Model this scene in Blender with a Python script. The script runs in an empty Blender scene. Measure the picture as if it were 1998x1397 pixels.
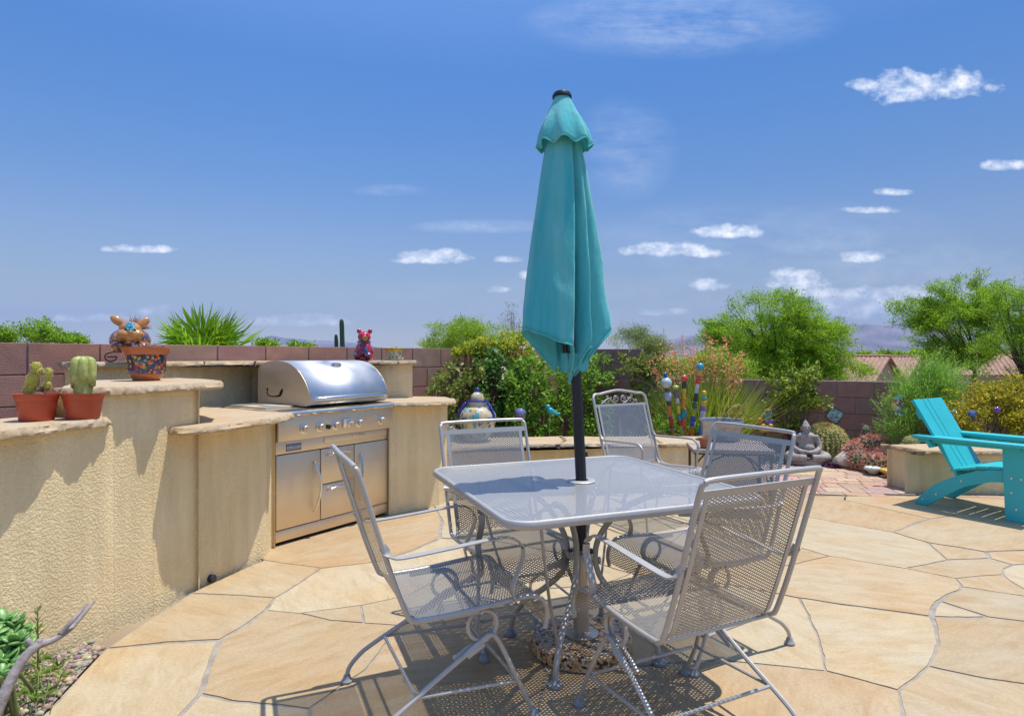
import bpy, bmesh, math, random
import numpy as np
from mathutils import Vector, Matrix, noise, geometry
R = math.radians
random.seed(7)
rng = np.random.default_rng(7)
SC = bpy.context.scene
COL = SC.collection

# ------------------------------------------------------------------ camera, sky, sun, exposure
FPX, CX, HY, CH = 1200.0, 999.0, 695.0, 1.255        # focal length and horizon measured on the 1998 px photo
cam_d = bpy.data.cameras.new('camera')
cam_d.sensor_width = 36.0
cam_d.lens = FPX / 1998.0 * 36.0
cam_d.shift_y = -(698.5 - HY) / 1998.0
cam_d.clip_start = 0.05
cam_d.clip_end = 40000
cam = bpy.data.objects.new('camera', cam_d)
COL.objects.link(cam)
cam.location = (0, 0, CH)
cam.rotation_euler = (R(90), 0, 0)
SC.camera = cam

SUN = Vector((0.25, 0.09, 1.0)).normalized()          # direction towards the sun
sun_el = math.asin(SUN.z)
sun_az = math.atan2(SUN.x, SUN.y)
sd = bpy.data.lights.new('sun', 'SUN')
sd.energy = 2.45
sd.angle = R(0.5)
sd.color = (1.0, 0.955, 0.88)
so = bpy.data.objects.new('sun', sd)
COL.objects.link(so)
so.rotation_euler = SUN.to_track_quat('Z', 'Y').to_euler()
so.location = (3, 1, 12)

SC.view_settings.view_transform = 'Standard'
SC.view_settings.look = 'None'
SC.view_settings.exposure = 1.04
SC.view_settings.gamma = 1.0
SC.view_settings.use_curve_mapping = False
SC.cycles.transparent_max_bounces = 32
SC.cycles.max_bounces = 8
SC.cycles.sample_clamp_indirect = 4.0
SC.cycles.use_adaptive_sampling = False
SC.cycles.use_denoising = True
SC.cycles.denoising_prefilter = 'NONE'
SC.cycles.caustics_reflective = False
SC.cycles.caustics_refractive = False

def make_world():
    w = bpy.data.worlds.new('World'); SC.world = w; w.use_nodes = True
    nt = w.node_tree; N = nt.nodes; L = nt.links
    N.clear()
    out = N.new('ShaderNodeOutputWorld'); bg = N.new('ShaderNodeBackground')
    bg.inputs['Strength'].default_value = 0.15
    L.new(bg.outputs[0], out.inputs[0])
    sky = N.new('ShaderNodeTexSky'); sky.sky_type = 'NISHITA'; sky.sun_disc = False
    sky.sun_elevation = sun_el; sky.sun_rotation = sun_az
    sky.air_density = 1.0; sky.dust_density = 0.6; sky.ozone_density = 4.0; sky.altitude = 800
    hs = N.new('ShaderNodeHueSaturation'); hs.inputs['Saturation'].default_value = 1.0
    L.new(sky.outputs[0], hs.inputs['Color'])
    tc = N.new('ShaderNodeTexCoord'); sp = N.new('ShaderNodeSeparateXYZ')
    L.new(tc.outputs['Generated'], sp.inputs[0])
    # the desert sky is deeper and less white towards the horizon than the clean Nishita sky
    cz = N.new('ShaderNodeValToRGB'); el = cz.color_ramp.elements
    stops = [(0.0, (0.447, 0.417, 0.412)), (0.024, (0.469, 0.4, 0.358)), (0.05, (0.467, 0.37, 0.313)), (0.0944, (0.469, 0.38, 0.315)), (0.182, (0.428, 0.408, 0.414)), (0.266, (0.333, 0.407, 0.479)), (0.344, (0.286, 0.413, 0.525)), (0.416, (0.254, 0.42, 0.566)), (0.55, (0.49, 0.612, 0.735)), (0.7, (1, 1, 1))]
    el[0].position = 0; el[0].color = (*stops[0][1], 1); el[1].position = .7; el[1].color = (*stops[-1][1], 1)
    for (q, c) in stops[1:-1]:
        e_ = el.new(q); e_.color = (*c, 1)
    L.new(sp.outputs['Z'], cz.inputs[0])
    cm = N.new('ShaderNodeMix'); cm.data_type = 'RGBA'; cm.blend_type = 'MULTIPLY'; cm.inputs[0].default_value = 1
    L.new(hs.outputs[0], cm.inputs[6]); L.new(cz.outputs[0], cm.inputs[7])
    def m(op, a, b=None, c=None, clamp=False):
        n = N.new('ShaderNodeMath'); n.operation = op; n.use_clamp = clamp
        for i, v in enumerate((a, b, c)):
            if v is None: continue
            if isinstance(v, (int, float)): n.inputs[i].default_value = v
            else: L.new(v, n.inputs[i])
        return n.outputs[0]
    yy = m('MAXIMUM', sp.outputs['Y'], 0.02)
    u = m('DIVIDE', sp.outputs['X'], yy); v = m('DIVIDE', sp.outputs['Z'], yy)
    cb = N.new('ShaderNodeCombineXYZ'); L.new(u, cb.inputs[0]); L.new(v, cb.inputs[1])
    def nz(scale, detail, rough, sx=1.0, sy=1.0, off=0.0):
        mp = N.new('ShaderNodeMapping'); mp.inputs['Scale'].default_value = (sx, sy, 1); mp.inputs['Location'].default_value = (off, off * .7, 0)
        L.new(cb.outputs[0], mp.inputs[0])
        n = N.new('ShaderNodeTexNoise'); n.inputs['Scale'].default_value = scale
        n.inputs['Detail'].default_value = detail; n.inputs['Roughness'].default_value = rough
        L.new(mp.outputs[0], n.inputs['Vector']); return n.outputs['Fac']
    n1 = nz(34, 7, .62, .9, 1.25); n2 = nz(11, 7, .7, .6, 2.4, 3.0)
    # cumulus: centre and half size on the u,v plane of directions
    clouds = [(1770,178,62,36,1),(1868,170,60,30,1),(1690,168,36,12,.8),(1960,325,38,13,1),(1432,455,68,15,1.1),(1300,490,78,15,1),(1372,496,42,10,1),
              (1685,503,38,13,1),(1700,411,50,8,.9),(1745,377,34,8,.9),(842,503,62,17,1.1),(815,508,42,10,.9),(272,488,62,9,1.05),(970,567,22,7,1),
              (1380,560,34,13,1),(1552,550,58,24,1.05),(1590,575,50,14,.8),(1720,590,120,26,.75),(1650,605,120,26,.6),(1830,580,90,22,.7),(1040,540,30,10,.9),
              (180,622,75,9,.8),(590,628,85,14,.75),(990,508,24,7,.6),(1290,610,40,9,.5),(1060,630,60,8,.5),(300,608,30,14,.6)]
    tot = None
    for (px, py, a, b, k) in clouds:
        u0 = (px - CX) / FPX; v0 = (HY - py) / FPX
        du = m('DIVIDE', m('SUBTRACT', u, u0), a * 1.3 / FPX)
        dvv = m('SUBTRACT', v, v0)
        up = m('DIVIDE', m('MAXIMUM', dvv, 0.0), b * 1.3 / FPX); dn = m('DIVIDE', m('MINIMUM', dvv, 0.0), b * .75 / FPX)
        dv = m('ADD', up, dn)
        e = m('SUBTRACT', 1.0, m('ADD', m('MULTIPLY', du, du), m('MULTIPLY', dv, dv)))
        e = m('MULTIPLY', m('MAXIMUM', e, -1.5), .55)
        d = m('ADD', e, m('MULTIPLY', m('SUBTRACT', n1, .52), 1.8))
        d = m('MULTIPLY', m('MULTIPLY', m('SMOOTH_MIN', m('MAXIMUM', d, 0.0), 1.0, .2), k), 1.15)
        tot = d if tot is None else m('MAXIMUM', tot, d)
    # thin cirrus
    for (px, py, a, b, k) in [(1330,45,330,75,.25),(1220,290,110,110,.16),(940,442,150,16,.26),(1500,470,420,90,.16),(1850,560,320,90,.22),(760,372,80,14,.14),(1200,590,700,60,.12)]:
        u0 = (px - CX) / FPX; v0 = (HY - py) / FPX
        du = m('DIVIDE', m('SUBTRACT', u, u0), a / FPX); dv = m('DIVIDE', m('SUBTRACT', v, v0), b / FPX)
        e = m('SUBTRACT', 1.0, m('ADD', m('MULTIPLY', du, du), m('MULTIPLY', dv, dv)), clamp=True)
        d = m('MULTIPLY', m('MULTIPLY', e, m('MULTIPLY', m('SUBTRACT', n2, .36, clamp=True), 3.2)), k)
        tot = m('ADD', tot, d)
    front = m('GREATER_THAN', sp.outputs['Y'], 0.03)
    tot = m('MULTIPLY', m('MINIMUM', tot, .92), front)
    mx = N.new('ShaderNodeMix'); mx.data_type = 'RGBA'
    L.new(tot, mx.inputs[0]); fx = m('SUBTRACT', 1.0, m('MULTIPLY', m('MULTIPLY', m('ADD', sp.outputs['X'], .35, clamp=True), m('GREATER_THAN', sp.outputs['Y'], 0.0)), .22))
    vm = N.new('ShaderNodeVectorMath'); vm.operation = 'SCALE'; L.new(cm.outputs[2], vm.inputs[0]); L.new(fx, vm.inputs['Scale'])
    L.new(vm.outputs[0], mx.inputs[6])
    cc = N.new('ShaderNodeValToRGB'); cc.color_ramp.elements[0].position = .42; cc.color_ramp.elements[0].color = (.70, .76, .86, 1); cc.color_ramp.elements[1].position = .60; cc.color_ramp.elements[1].color = (1, 1, 1, 1); L.new(n1, cc.inputs[0])
    cs = N.new('ShaderNodeVectorMath'); cs.operation = 'SCALE'; cs.inputs['Scale'].default_value = 4.5; L.new(cc.outputs[0], cs.inputs[0]); L.new(cs.outputs[0], mx.inputs[7])
    L.new(mx.outputs[2], bg.inputs['Color'])
make_world()

# ------------------------------------------------------------------ measuring helpers
def G(x, y, z=0.0):                       # point of height z seen at photo pixel x, y
    d = (CH - z) * FPX / (y - HY)
    return Vector(((x - CX) * d / FPX, d, z))
def P(x, y, d):                           # point at depth d seen at photo pixel x, y
    return Vector(((x - CX) * d / FPX, d, CH - (y - HY) * d / FPX))
def V(*a): return Vector(a)

# ------------------------------------------------------------------ materials
MATS = {}
def new_mat(name):
    m = bpy.data.materials.new(name); m.use_nodes = True
    nt = m.node_tree; b = nt.nodes['Principled BSDF']
    return m, nt, b
def mat(name, c, rough=.6, metal=0.0, var=0.0, vs=6.0, bump=0.0, bs=60.0, coat=0.0, rnd=0.0, c2=None, detail=4, spec=None, bdist=.01, hue=0.0):
    if name in MATS: return MATS[name]
    m, nt, b = new_mat(name); N = nt.nodes; L = nt.links
    b.inputs['Roughness'].default_value = rough; b.inputs['Metallic'].default_value = metal
    b.inputs['Coat Weight'].default_value = coat
    if spec is not None: b.inputs['Specular IOR Level'].default_value = spec
    tc = N.new('ShaderNodeTexCoord')
    src = None
    if var > 0 or c2 is not None:
        n = N.new('ShaderNodeTexNoise'); n.inputs['Scale'].default_value = vs; n.inputs['Detail'].default_value = detail; n.inputs['Roughness'].default_value = .6
        L.new(tc.outputs['Object'], n.inputs['Vector'])
        cr = N.new('ShaderNodeValToRGB')
        lo = [max(0, x * (1 - var)) for x in c]; hi = [min(1, x * (1 + var)) for x in (c2 or c)]
        cr.color_ramp.elements[0].position = .32; cr.color_ramp.elements[1].position = .68
        cr.color_ramp.elements[0].color = (*lo, 1); cr.color_ramp.elements[1].color = (*hi, 1)
        L.new(n.outputs['Fac'], cr.inputs[0]); src = cr.outputs[0]
    if rnd > 0 or hue > 0:
        g = N.new('ShaderNodeNewGeometry'); hs = N.new('ShaderNodeHueSaturation')
        if src is None: hs.inputs['Color'].default_value = (*c, 1)
        else: L.new(src, hs.inputs['Color'])
        mr = N.new('ShaderNodeMapRange'); L.new(g.outputs['Random Per Island'], mr.inputs[0])
        mr.inputs[3].default_value = 1 - rnd; mr.inputs[4].default_value = 1 + rnd
        L.new(mr.outputs[0], hs.inputs['Value'])
        if hue > 0:
            mu = N.new('ShaderNodeMath'); mu.operation = 'MULTIPLY'; mu.inputs[1].default_value = 7.31
            fr = N.new('ShaderNodeMath'); fr.operation = 'FRACT'
            L.new(g.outputs['Random Per Island'], mu.inputs[0]); L.new(mu.outputs[0], fr.inputs[0])
            m2 = N.new('ShaderNodeMapRange'); L.new(fr.outputs[0], m2.inputs[0]); m2.inputs[3].default_value = .5 - hue; m2.inputs[4].default_value = .5 + hue
            L.new(m2.outputs[0], hs.inputs['Hue'])
        src = hs.outputs[0]
    if src is None: b.inputs['Base Color'].default_value = (*c, 1)
    else: L.new(src, b.inputs['Base Color'])
    if bump > 0:
        n = N.new('ShaderNodeTexNoise'); n.inputs['Scale'].default_value = bs; n.inputs['Detail'].default_value = 5
        L.new(tc.outputs['Object'], n.inputs['Vector'])
        bp = N.new('ShaderNodeBump'); bp.inputs['Strength'].default_value = bump; bp.inputs['Distance'].default_value = bdist
        L.new(n.outputs['Fac'], bp.inputs['Height']); L.new(bp.outputs[0], b.inputs['Normal'])
    MATS[name] = m
    return m
def leaf_mat(name, c, c2=None, trans=.35, rnd=.35, hue=.02, rough=.5):
    if name in MATS: return MATS[name]
    m, nt, b = new_mat(name); N = nt.nodes; L = nt.links
    g = N.new('ShaderNodeNewGeometry'); cr = N.new('ShaderNodeValToRGB')
    cr.color_ramp.elements[0].color = (*[x * (1 - rnd) for x in c], 1)
    cr.color_ramp.elements[1].color = (*[min(1, x * (1 + rnd)) for x in (c2 or c)], 1)
    L.new(g.outputs['Random Per Island'], cr.inputs[0]); L.new(cr.outputs[0], b.inputs['Base Color'])
    b.inputs['Roughness'].default_value = rough; b.inputs['Specular IOR Level'].default_value = .3
    t = N.new('ShaderNodeBsdfTranslucent'); hs = N.new('ShaderNodeHueSaturation'); hs.inputs['Hue'].default_value = .48; hs.inputs['Value'].default_value = 1.5
    L.new(cr.outputs[0], hs.inputs['Color']); L.new(hs.outputs[0], t.inputs['Color'])
    mx = N.new('ShaderNodeMixShader'); mx.inputs[0].default_value = trans
    L.new(b.outputs[0], mx.inputs[1]); L.new(t.outputs[0], mx.inputs[2])
    L.new(mx.outputs[0], N['Material Output'].inputs['Surface'])
    MATS[name] = m
    return m
def attr_mat(name, rough=.4, var=.12, vs=40, coat=0.0, bump=0.0, bs=60, metal=0.0):    # colour read from the face attribute "col"
    if name in MATS: return MATS[name]
    m, nt, b = new_mat(name); N = nt.nodes; L = nt.links
    a = N.new('ShaderNodeAttribute'); a.attribute_name = 'col'
    tc = N.new('ShaderNodeTexCoord'); n = N.new('ShaderNodeTexNoise'); n.inputs['Scale'].default_value = vs; n.inputs['Detail'].default_value = 4
    L.new(tc.outputs['Object'], n.inputs['Vector'])
    hs = N.new('ShaderNodeHueSaturation'); mr = N.new('ShaderNodeMapRange'); mr.inputs[1].default_value = .3; mr.inputs[2].default_value = .7
    mr.inputs[3].default_value = 1 - var; mr.inputs[4].default_value = 1 + var
    L.new(n.outputs['Fac'], mr.inputs[0]); L.new(mr.outputs[0], hs.inputs['Value']); L.new(a.outputs['Color'], hs.inputs['Color'])
    L.new(hs.outputs[0], b.inputs['Base Color'])
    b.inputs['Roughness'].default_value = rough; b.inputs['Coat Weight'].default_value = coat; b.inputs['Metallic'].default_value = metal
    if bump:
        bp = N.new('ShaderNodeBump'); bp.inputs['Strength'].default_value = bump; bp.inputs['Distance'].default_value = .01
        n2 = N.new('ShaderNodeTexNoise'); n2.inputs['Scale'].default_value = bs; n2.inputs['Detail'].default_value = 5; L.new(tc.outputs['Object'], n2.inputs['Vector'])
        L.new(n2.outputs['Fac'], bp.inputs['Height']); L.new(bp.outputs[0], b.inputs['Normal'])
    MATS[name] = m
    return m
def talavera(name, palette, scale=28, dots=True, ground=(.03, .04, .12), stretch=(1, 1, 1)):
    if name in MATS: return MATS[name]
    m, nt, b = new_mat(name); N = nt.nodes; L = nt.links
    tc = N.new('ShaderNodeTexCoord'); mp = N.new('ShaderNodeMapping'); mp.inputs['Scale'].default_value = stretch
    L.new(tc.outputs['Object'], mp.inputs[0])
    vo = N.new('ShaderNodeTexVoronoi'); vo.inputs['Scale'].default_value = scale; L.new(mp.outputs[0], vo.inputs['Vector'])
    sp = N.new('ShaderNodeSeparateColor'); L.new(vo.outputs['Color'], sp.inputs[0])
    cr = N.new('ShaderNodeValToRGB'); cr.color_ramp.interpolation = 'CONSTANT'
    k = len(palette)
    cr.color_ramp.elements[0].color = (*palette[0], 1); cr.color_ramp.elements[1].position = 1 / k; cr.color_ramp.elements[1].color = (*palette[1], 1)
    for i in range(2, k):
        e = cr.color_ramp.elements.new(i / k); e.color = (*palette[i], 1)
    L.new(sp.outputs[0], cr.inputs[0])
    # rim of each painted blob in the ground colour, white dot in the middle of some
    rim = N.new('ShaderNodeMath'); rim.operation = 'GREATER_THAN'; L.new(vo.outputs['Distance'], rim.inputs[0]); rim.inputs[1].default_value = .56
    m1 = N.new('ShaderNodeMix'); m1.data_type = 'RGBA'; L.new(rim.outputs[0], m1.inputs[0]); L.new(cr.outputs[0], m1.inputs[6]); m1.inputs[7].default_value = (*ground, 1)
    src = m1.outputs[2]
    if dots:
        lt = N.new('ShaderNodeMath'); lt.operation = 'LESS_THAN'; L.new(vo.outputs['Distance'], lt.inputs[0]); lt.inputs[1].default_value = .17
        gt = N.new('ShaderNodeMath'); gt.operation = 'GREATER_THAN'; L.new(sp.outputs[1], gt.inputs[0]); gt.inputs[1].default_value = .5
        mu = N.new('ShaderNodeMath'); mu.operation = 'MULTIPLY'; L.new(lt.outputs[0], mu.inputs[0]); L.new(gt.outputs[0], mu.inputs[1])
        m2 = N.new('ShaderNodeMix'); m2.data_type = 'RGBA'; L.new(mu.outputs[0], m2.inputs[0]); L.new(src, m2.inputs[6]); m2.inputs[7].default_value = (.8, .72, .6, 1)
        src = m2.outputs[2]
    L.new(src, b.inputs['Base Color']); b.inputs['Roughness'].default_value = .2; b.inputs['Coat Weight'].default_value = .4
    MATS[name] = m
    return m
def expanded_metal(name, pw, ph, t, c=(.52, .53, .55)):
    if name in MATS: return MATS[name]
    m, nt, b = new_mat(name); N = nt.nodes; L = nt.links
    b.inputs['Base Color'].default_value = (*c, 1); b.inputs['Metallic'].default_value = .55; b.inputs['Roughness'].default_value = .42
    uv = N.new('ShaderNodeUVMap'); uv.uv_map = 'UVMap'; sp = N.new('ShaderNodeSeparateXYZ'); L.new(uv.outputs[0], sp.inputs[0])
    def mm(op, a, bb):
        n = N.new('ShaderNodeMath'); n.operation = op
        for i, v in enumerate((a, bb)):
            if isinstance(v, (int, float)): n.inputs[i].default_value = v
            elif v is not None: L.new(v, n.inputs[i])
        return n.outputs[0]
    u = mm('DIVIDE', sp.outputs[0], pw); v = mm('DIVIDE', sp.outputs[1], ph)
    fa = mm('FRACT', mm('ADD', u, v), None); fb = mm('FRACT', mm('ADD', mm('SUBTRACT', u, v), 500.0), None)
    solid = mm('MAXIMUM', mm('LESS_THAN', fa, t), mm('LESS_THAN', fb, t))
    # the strands are twisted: tilt the normal a little with the strand direction
    bp = N.new('ShaderNodeBump'); bp.inputs['Strength'].default_value = .6; bp.inputs['Distance'].default_value = .0015
    hh = mm('SUBTRACT', mm('MINIMUM', fa, t), mm('MINIMUM', fb, t)); L.new(hh, bp.inputs['Height']); L.new(bp.outputs[0], b.inputs['Normal'])
    tr = N.new('ShaderNodeBsdfTransparent'); mx = N.new('ShaderNodeMixShader')
    L.new(solid, mx.inputs[0]); L.new(tr.outputs[0], mx.inputs[1]); L.new(b.outputs[0], mx.inputs[2])
    L.new(mx.outputs[0], N['Material Output'].inputs['Surface'])
    MATS[name] = m
    return m

# ------------------------------------------------------------------ mesh builder
def catmull(pts, n=6, closed=False):
    pts = [Vector(p) for p in pts]; out = []
    k = len(pts)
    rngk = range(k if closed else k - 1)
    for i in rngk:
        p1, p2 = pts[i], pts[(i + 1) % k]
        p0 = pts[(i - 1) % k] if (closed or i > 0) else p1 * 2 - p2
        p3 = pts[(i + 2) % k] if (closed or i + 2 < k) else p2 * 2 - p1
        for j in range(n):
            t = j / n
            out.append(.5 * ((2 * p1) + (-p0 + p2) * t + (2 * p0 - 5 * p1 + 4 * p2 - p3) * t * t + (-p0 + 3 * p1 - 3 * p2 + p3) * t ** 3))
    if not closed: out.append(pts[-1].copy())
    return out
class MB:
    def __init__(s): s.v = []; s.f = []; s.c = []; s.cur = None; s.M = None
    def _add(s, vs, fs):
        o = len(s.v)
        if s.M is not None: vs = [s.M @ Vector(p) for p in vs]
        s.v += [tuple(p) for p in vs]; s.f += [tuple(i + o for i in f) for f in fs]
        s.c += [s.cur] * len(fs)
        return s
    def box(s, c, size, rot=None, bev=0.0):
        x, y, z = [k / 2 for k in size]
        bm = bmesh.new(); bmesh.ops.create_cube(bm, size=1)
        for v in bm.verts: v.co = Vector((v.co.x * size[0], v.co.y * size[1], v.co.z * size[2]))
        if bev > 0: bmesh.ops.bevel(bm, geom=list(bm.edges), offset=bev, segments=2, profile=.5, affect='EDGES')
        M = Matrix.Translation(Vector(c)) @ (rot.to_4x4() if rot is not None else Matrix())
        bm.verts.index_update()
        vs = [M @ v.co for v in bm.verts]; fs = [[v.index for v in f.verts] for f in bm.faces]; bm.free()
        return s._add(vs, fs)
    def tube(s, pts, r, seg=8, cap=True, smooth=0, closed=False, flat=None, up=None):
        pts = [Vector(p) for p in pts]
        if smooth:
            k = len(pts)
            if not isinstance(r, (int, float)):
                rr = []
                for i in range(k - 1): rr += [r[i] + (r[i + 1] - r[i]) * j / smooth for j in range(smooth)]
                r = rr + [r[-1]]
            pts = catmull(pts, smooth, closed)
        n = len(pts); rs = [r] * n if isinstance(r, (int, float)) else list(r)
        vs = []; fs = []
        nrm = None
        for i, p in enumerate(pts):
            a = pts[(i - 1) % n] if (closed or i > 0) else p; b = pts[(i + 1) % n] if (closed or i < n - 1) else p
            t = (b - a)
            t = t.normalized() if t.length > 1e-9 else Vector((0, 0, 1))
            if nrm is None:
                ref = Vector(up) if up is not None else (Vector((0, 0, 1)) if abs(t.z) < .9 else Vector((1, 0, 0)))
                nrm = (ref - t * ref.dot(t)).normalized()
            else:
                q = nrm - t * nrm.dot(t); nrm = q.normalized() if q.length > 1e-6 else nrm
            if up is not None:
                q = Vector(up) - t * Vector(up).dot(t)
                if q.length > .05: nrm = q.normalized()
            bi = t.cross(nrm)
            for j in range(seg):
                an = 2 * math.pi * (j + .5) / seg; ca, sa = math.cos(an), math.sin(an)
                if flat: vs.append(p + bi * (ca * flat[0]) + nrm * (sa * flat[1]))
                else: vs.append(p + (bi * ca + nrm * sa) * rs[i])
        for i in range(n if closed else n - 1):
            i2 = (i + 1) % n
            for j in range(seg): fs.append((i * seg + j, i * seg + (j + 1) % seg, i2 * seg + (j + 1) % seg, i2 * seg + j))
        if cap and not closed:
            fs.append(tuple(reversed(range(seg)))); fs.append(tuple((n - 1) * seg + j for j in range(seg)))
        return s._add(vs, fs)
    def lathe(s, prof, c=(0, 0, 0), seg=24, sq=1.0, ribs=0, amp=0.0, cols=None):
        vs = []; c = Vector(c)
        for (r, z) in prof:
            for j in range(seg):
                a = 2 * math.pi * j / seg; rr = r * (1 + amp * abs(math.cos(a * ribs / 2)) - amp if ribs else 1)
                vs.append(c + Vector((rr * math.cos(a), rr * math.sin(a) * sq, z)))
        n = len(prof)
        for i in range(n - 1):
            fs = [(i * seg + j, i * seg + (j + 1) % seg, (i + 1) * seg + (j + 1) % seg, (i + 1) * seg + j) for j in range(seg)]
            if cols: s.cur = cols[i]
            if i == 0: base = len(s.v); s._add(vs, fs)
            else: s.f += [tuple(k + base for k in f) for f in fs]; s.c += [s.cur] * len(fs)
        if prof[0][0] > 1e-4: s.f.append(tuple(base + j for j in reversed(range(seg)))); s.c.append(s.cur)
        if prof[-1][0] > 1e-4: s.f.append(tuple(base + (n - 1) * seg + j for j in range(seg))); s.c.append(s.cur)
        return s
    def ball(s, c, r, seg=16, rings=10, rot=None):
        r = (r, r, r) if isinstance(r, (int, float)) else r
        vs = []; c = Vector(c)
        for i in range(rings + 1):
            ph = math.pi * i / rings
            for j in range(seg):
                a = 2 * math.pi * j / seg
                p = Vector((r[0] * math.sin(ph) * math.cos(a), r[1] * math.sin(ph) * math.sin(a), -r[2] * math.cos(ph)))
                vs.append(c + (rot @ p if rot is not None else p))
        fs = [(i * seg + j, i * seg + (j + 1) % seg, (i + 1) * seg + (j + 1) % seg, (i + 1) * seg + j) for i in range(rings) for j in range(seg)]
        return s._add(vs, fs)
    def prism(s, poly, z0, z1):
        n = len(poly); area = sum(poly[i][0] * poly[(i + 1) % n][1] - poly[(i + 1) % n][0] * poly[i][1] for i in range(n))
        if area < 0: poly = list(reversed(poly))
        vs = [(p[0], p[1], z0) for p in poly] + [(p[0], p[1], z1) for p in poly]
        fs = [tuple(reversed(range(n))), tuple(range(n, 2 * n))] + [(i, (i + 1) % n, n + (i + 1) % n, n + i) for i in range(n)]
        return s._add(vs, fs)
    def build(s, name, m, parent=None, smooth=True, auto=35, recalc=False):
        me = bpy.data.meshes.new(name)
        me.from_pydata(s.v, [], s.f)
        if any(c is not None for c in s.c):
            at = me.attributes.new('col', 'FLOAT_COLOR', 'FACE')
            at.data.foreach_set('color', np.array([(*(c or (.5, .5, .5)), 1.0) for c in s.c], dtype=np.float32).ravel())
        o = link(name, me, m, parent)
        if recalc:
            bm = bmesh.new(); bm.from_mesh(me); bmesh.ops.remove_doubles(bm, verts=bm.verts, dist=1e-5); bmesh.ops.recalc_face_normals(bm, faces=bm.faces); bm.to_mesh(me); bm.free()
        if smooth:
            me.polygons.foreach_set('use_smooth', [True] * len(me.polygons))
            if auto: me.set_sharp_from_angle(angle=R(auto))
        return o
def link(name, me, m, parent=None):
    if m is not None: me.materials.append(m)
    o = bpy.data.objects.new(name, me); COL.objects.link(o)
    if parent is not None: o.parent = parent
    return o
def thing(name, label, cat, loc=(0, 0, 0), rz=0.0, group=None):
    o = bpy.data.objects.new(name, None); COL.objects.link(o); o.empty_display_size = .1
    o.location = loc; o.rotation_euler = (0, 0, rz)
    o['label'] = label; o['category'] = cat
    if group: o['group'] = group
    return o
def tag(o, label, cat, group=None):
    o['label'] = label; o['category'] = cat
    if group: o['group'] = group
    return o
def struct(o): o['kind'] = 'structure'; return o
def copy_tree(o, parent=None):
    c = o.copy(); COL.objects.link(c)
    if parent is not None: c.parent = parent
    for ch in list(o.children): copy_tree(ch, c)
    return c
def quads_mesh(name, Q, m, parent=None, per=4):             # Q: (n, per, 3) array, each polygon an island of its own
    n = len(Q); me = bpy.data.meshes.new(name)
    me.vertices.add(n * per); me.vertices.foreach_set('co', np.ascontiguousarray(Q, dtype=np.float32).ravel())
    me.loops.add(n * per); me.loops.foreach_set('vertex_index', np.arange(n * per, dtype=np.int32))
    me.polygons.add(n); me.polygons.foreach_set('loop_start', np.arange(0, n * per, per, dtype=np.int32))
    me.update(calc_edges=True); me.validate()
    return link(name, me, m, parent)
def nunit(a): return a / np.maximum(np.linalg.norm(a, axis=-1, keepdims=True), 1e-9)
def leaves(C, L, W, dirs=None, droop=0.0, spread=1.0, upbias=.3):
    """leaf-shaped quads at points C; L, W length and width (arrays or numbers)"""
    n = len(C); L = np.broadcast_to(L, n)[:, None] * rng.uniform(.45, 1.45, (n, 1)); W = np.broadcast_to(W, n)[:, None] * rng.uniform(.7, 1.2, (n, 1))
    d = rng.normal(size=(n, 3))
    if dirs is not None: d = nunit(dirs) + spread * .6 * d
    d[:, 2] -= droop; d = nunit(d)
    up = rng.normal(size=(n, 3)); up[:, 2] += upbias * 3
    sd_ = nunit(np.cross(d, up)); nn = np.cross(sd_, d)
    q = np.stack([C, C + d * L * .45 + sd_ * W * .5 + nn * L * .06, C + d * L, C + d * L * .45 - sd_ * W * .5 + nn * L * .06], 1)
    return q
# ------------------------------------------------------------------ setting: terrain, mountains
def terr_z(x, y):
    r = math.hypot(x, y)
    t = min(1, max(0, (r - 11.5) / 30)); t = t * t * (3 - 2 * t)
    return -.035 - 3.0 * t
def make_terrain():
    rs = [0, 2, 4, 6, 8, 10, 11.5, 13, 15, 18, 21, 25, 30, 36, 43, 52, 65, 85, 120, 170, 240, 350, 500, 750, 1100, 1600, 2400, 3600, 5200, 7500, 9500]
    na = 96; vs = [(0, 0, -.035)]; fs = []
    for r in rs[1:]:
        for j in range(na):
            a = 2 * math.pi * j / na; x, y = r * math.sin(a), r * math.cos(a)
            z = terr_z(x, y) + (0.25 * noise.noise(V(x * .05, y * .05, 1)) if 30 < r < 4000 else 0)
            vs.append((x, y, z))
    for j in range(na): fs.append((0, 1 + (j + 1) % na, 1 + j))
    for i in range(len(rs) - 2):
        o = 1 + i * na
        for j in range(na): fs.append((o + j, o + (j + 1) % na, o + na + (j + 1) % na, o + na + j))
    b = MB(); b._add(vs, fs)
    struct(b.build('ground', mat('desert_soil', (.27, .2, .13), .95, var=.3, vs=.8, c2=(.3, .24, .16), bump=.3, bs=30), recalc=True))
make_terrain()
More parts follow.
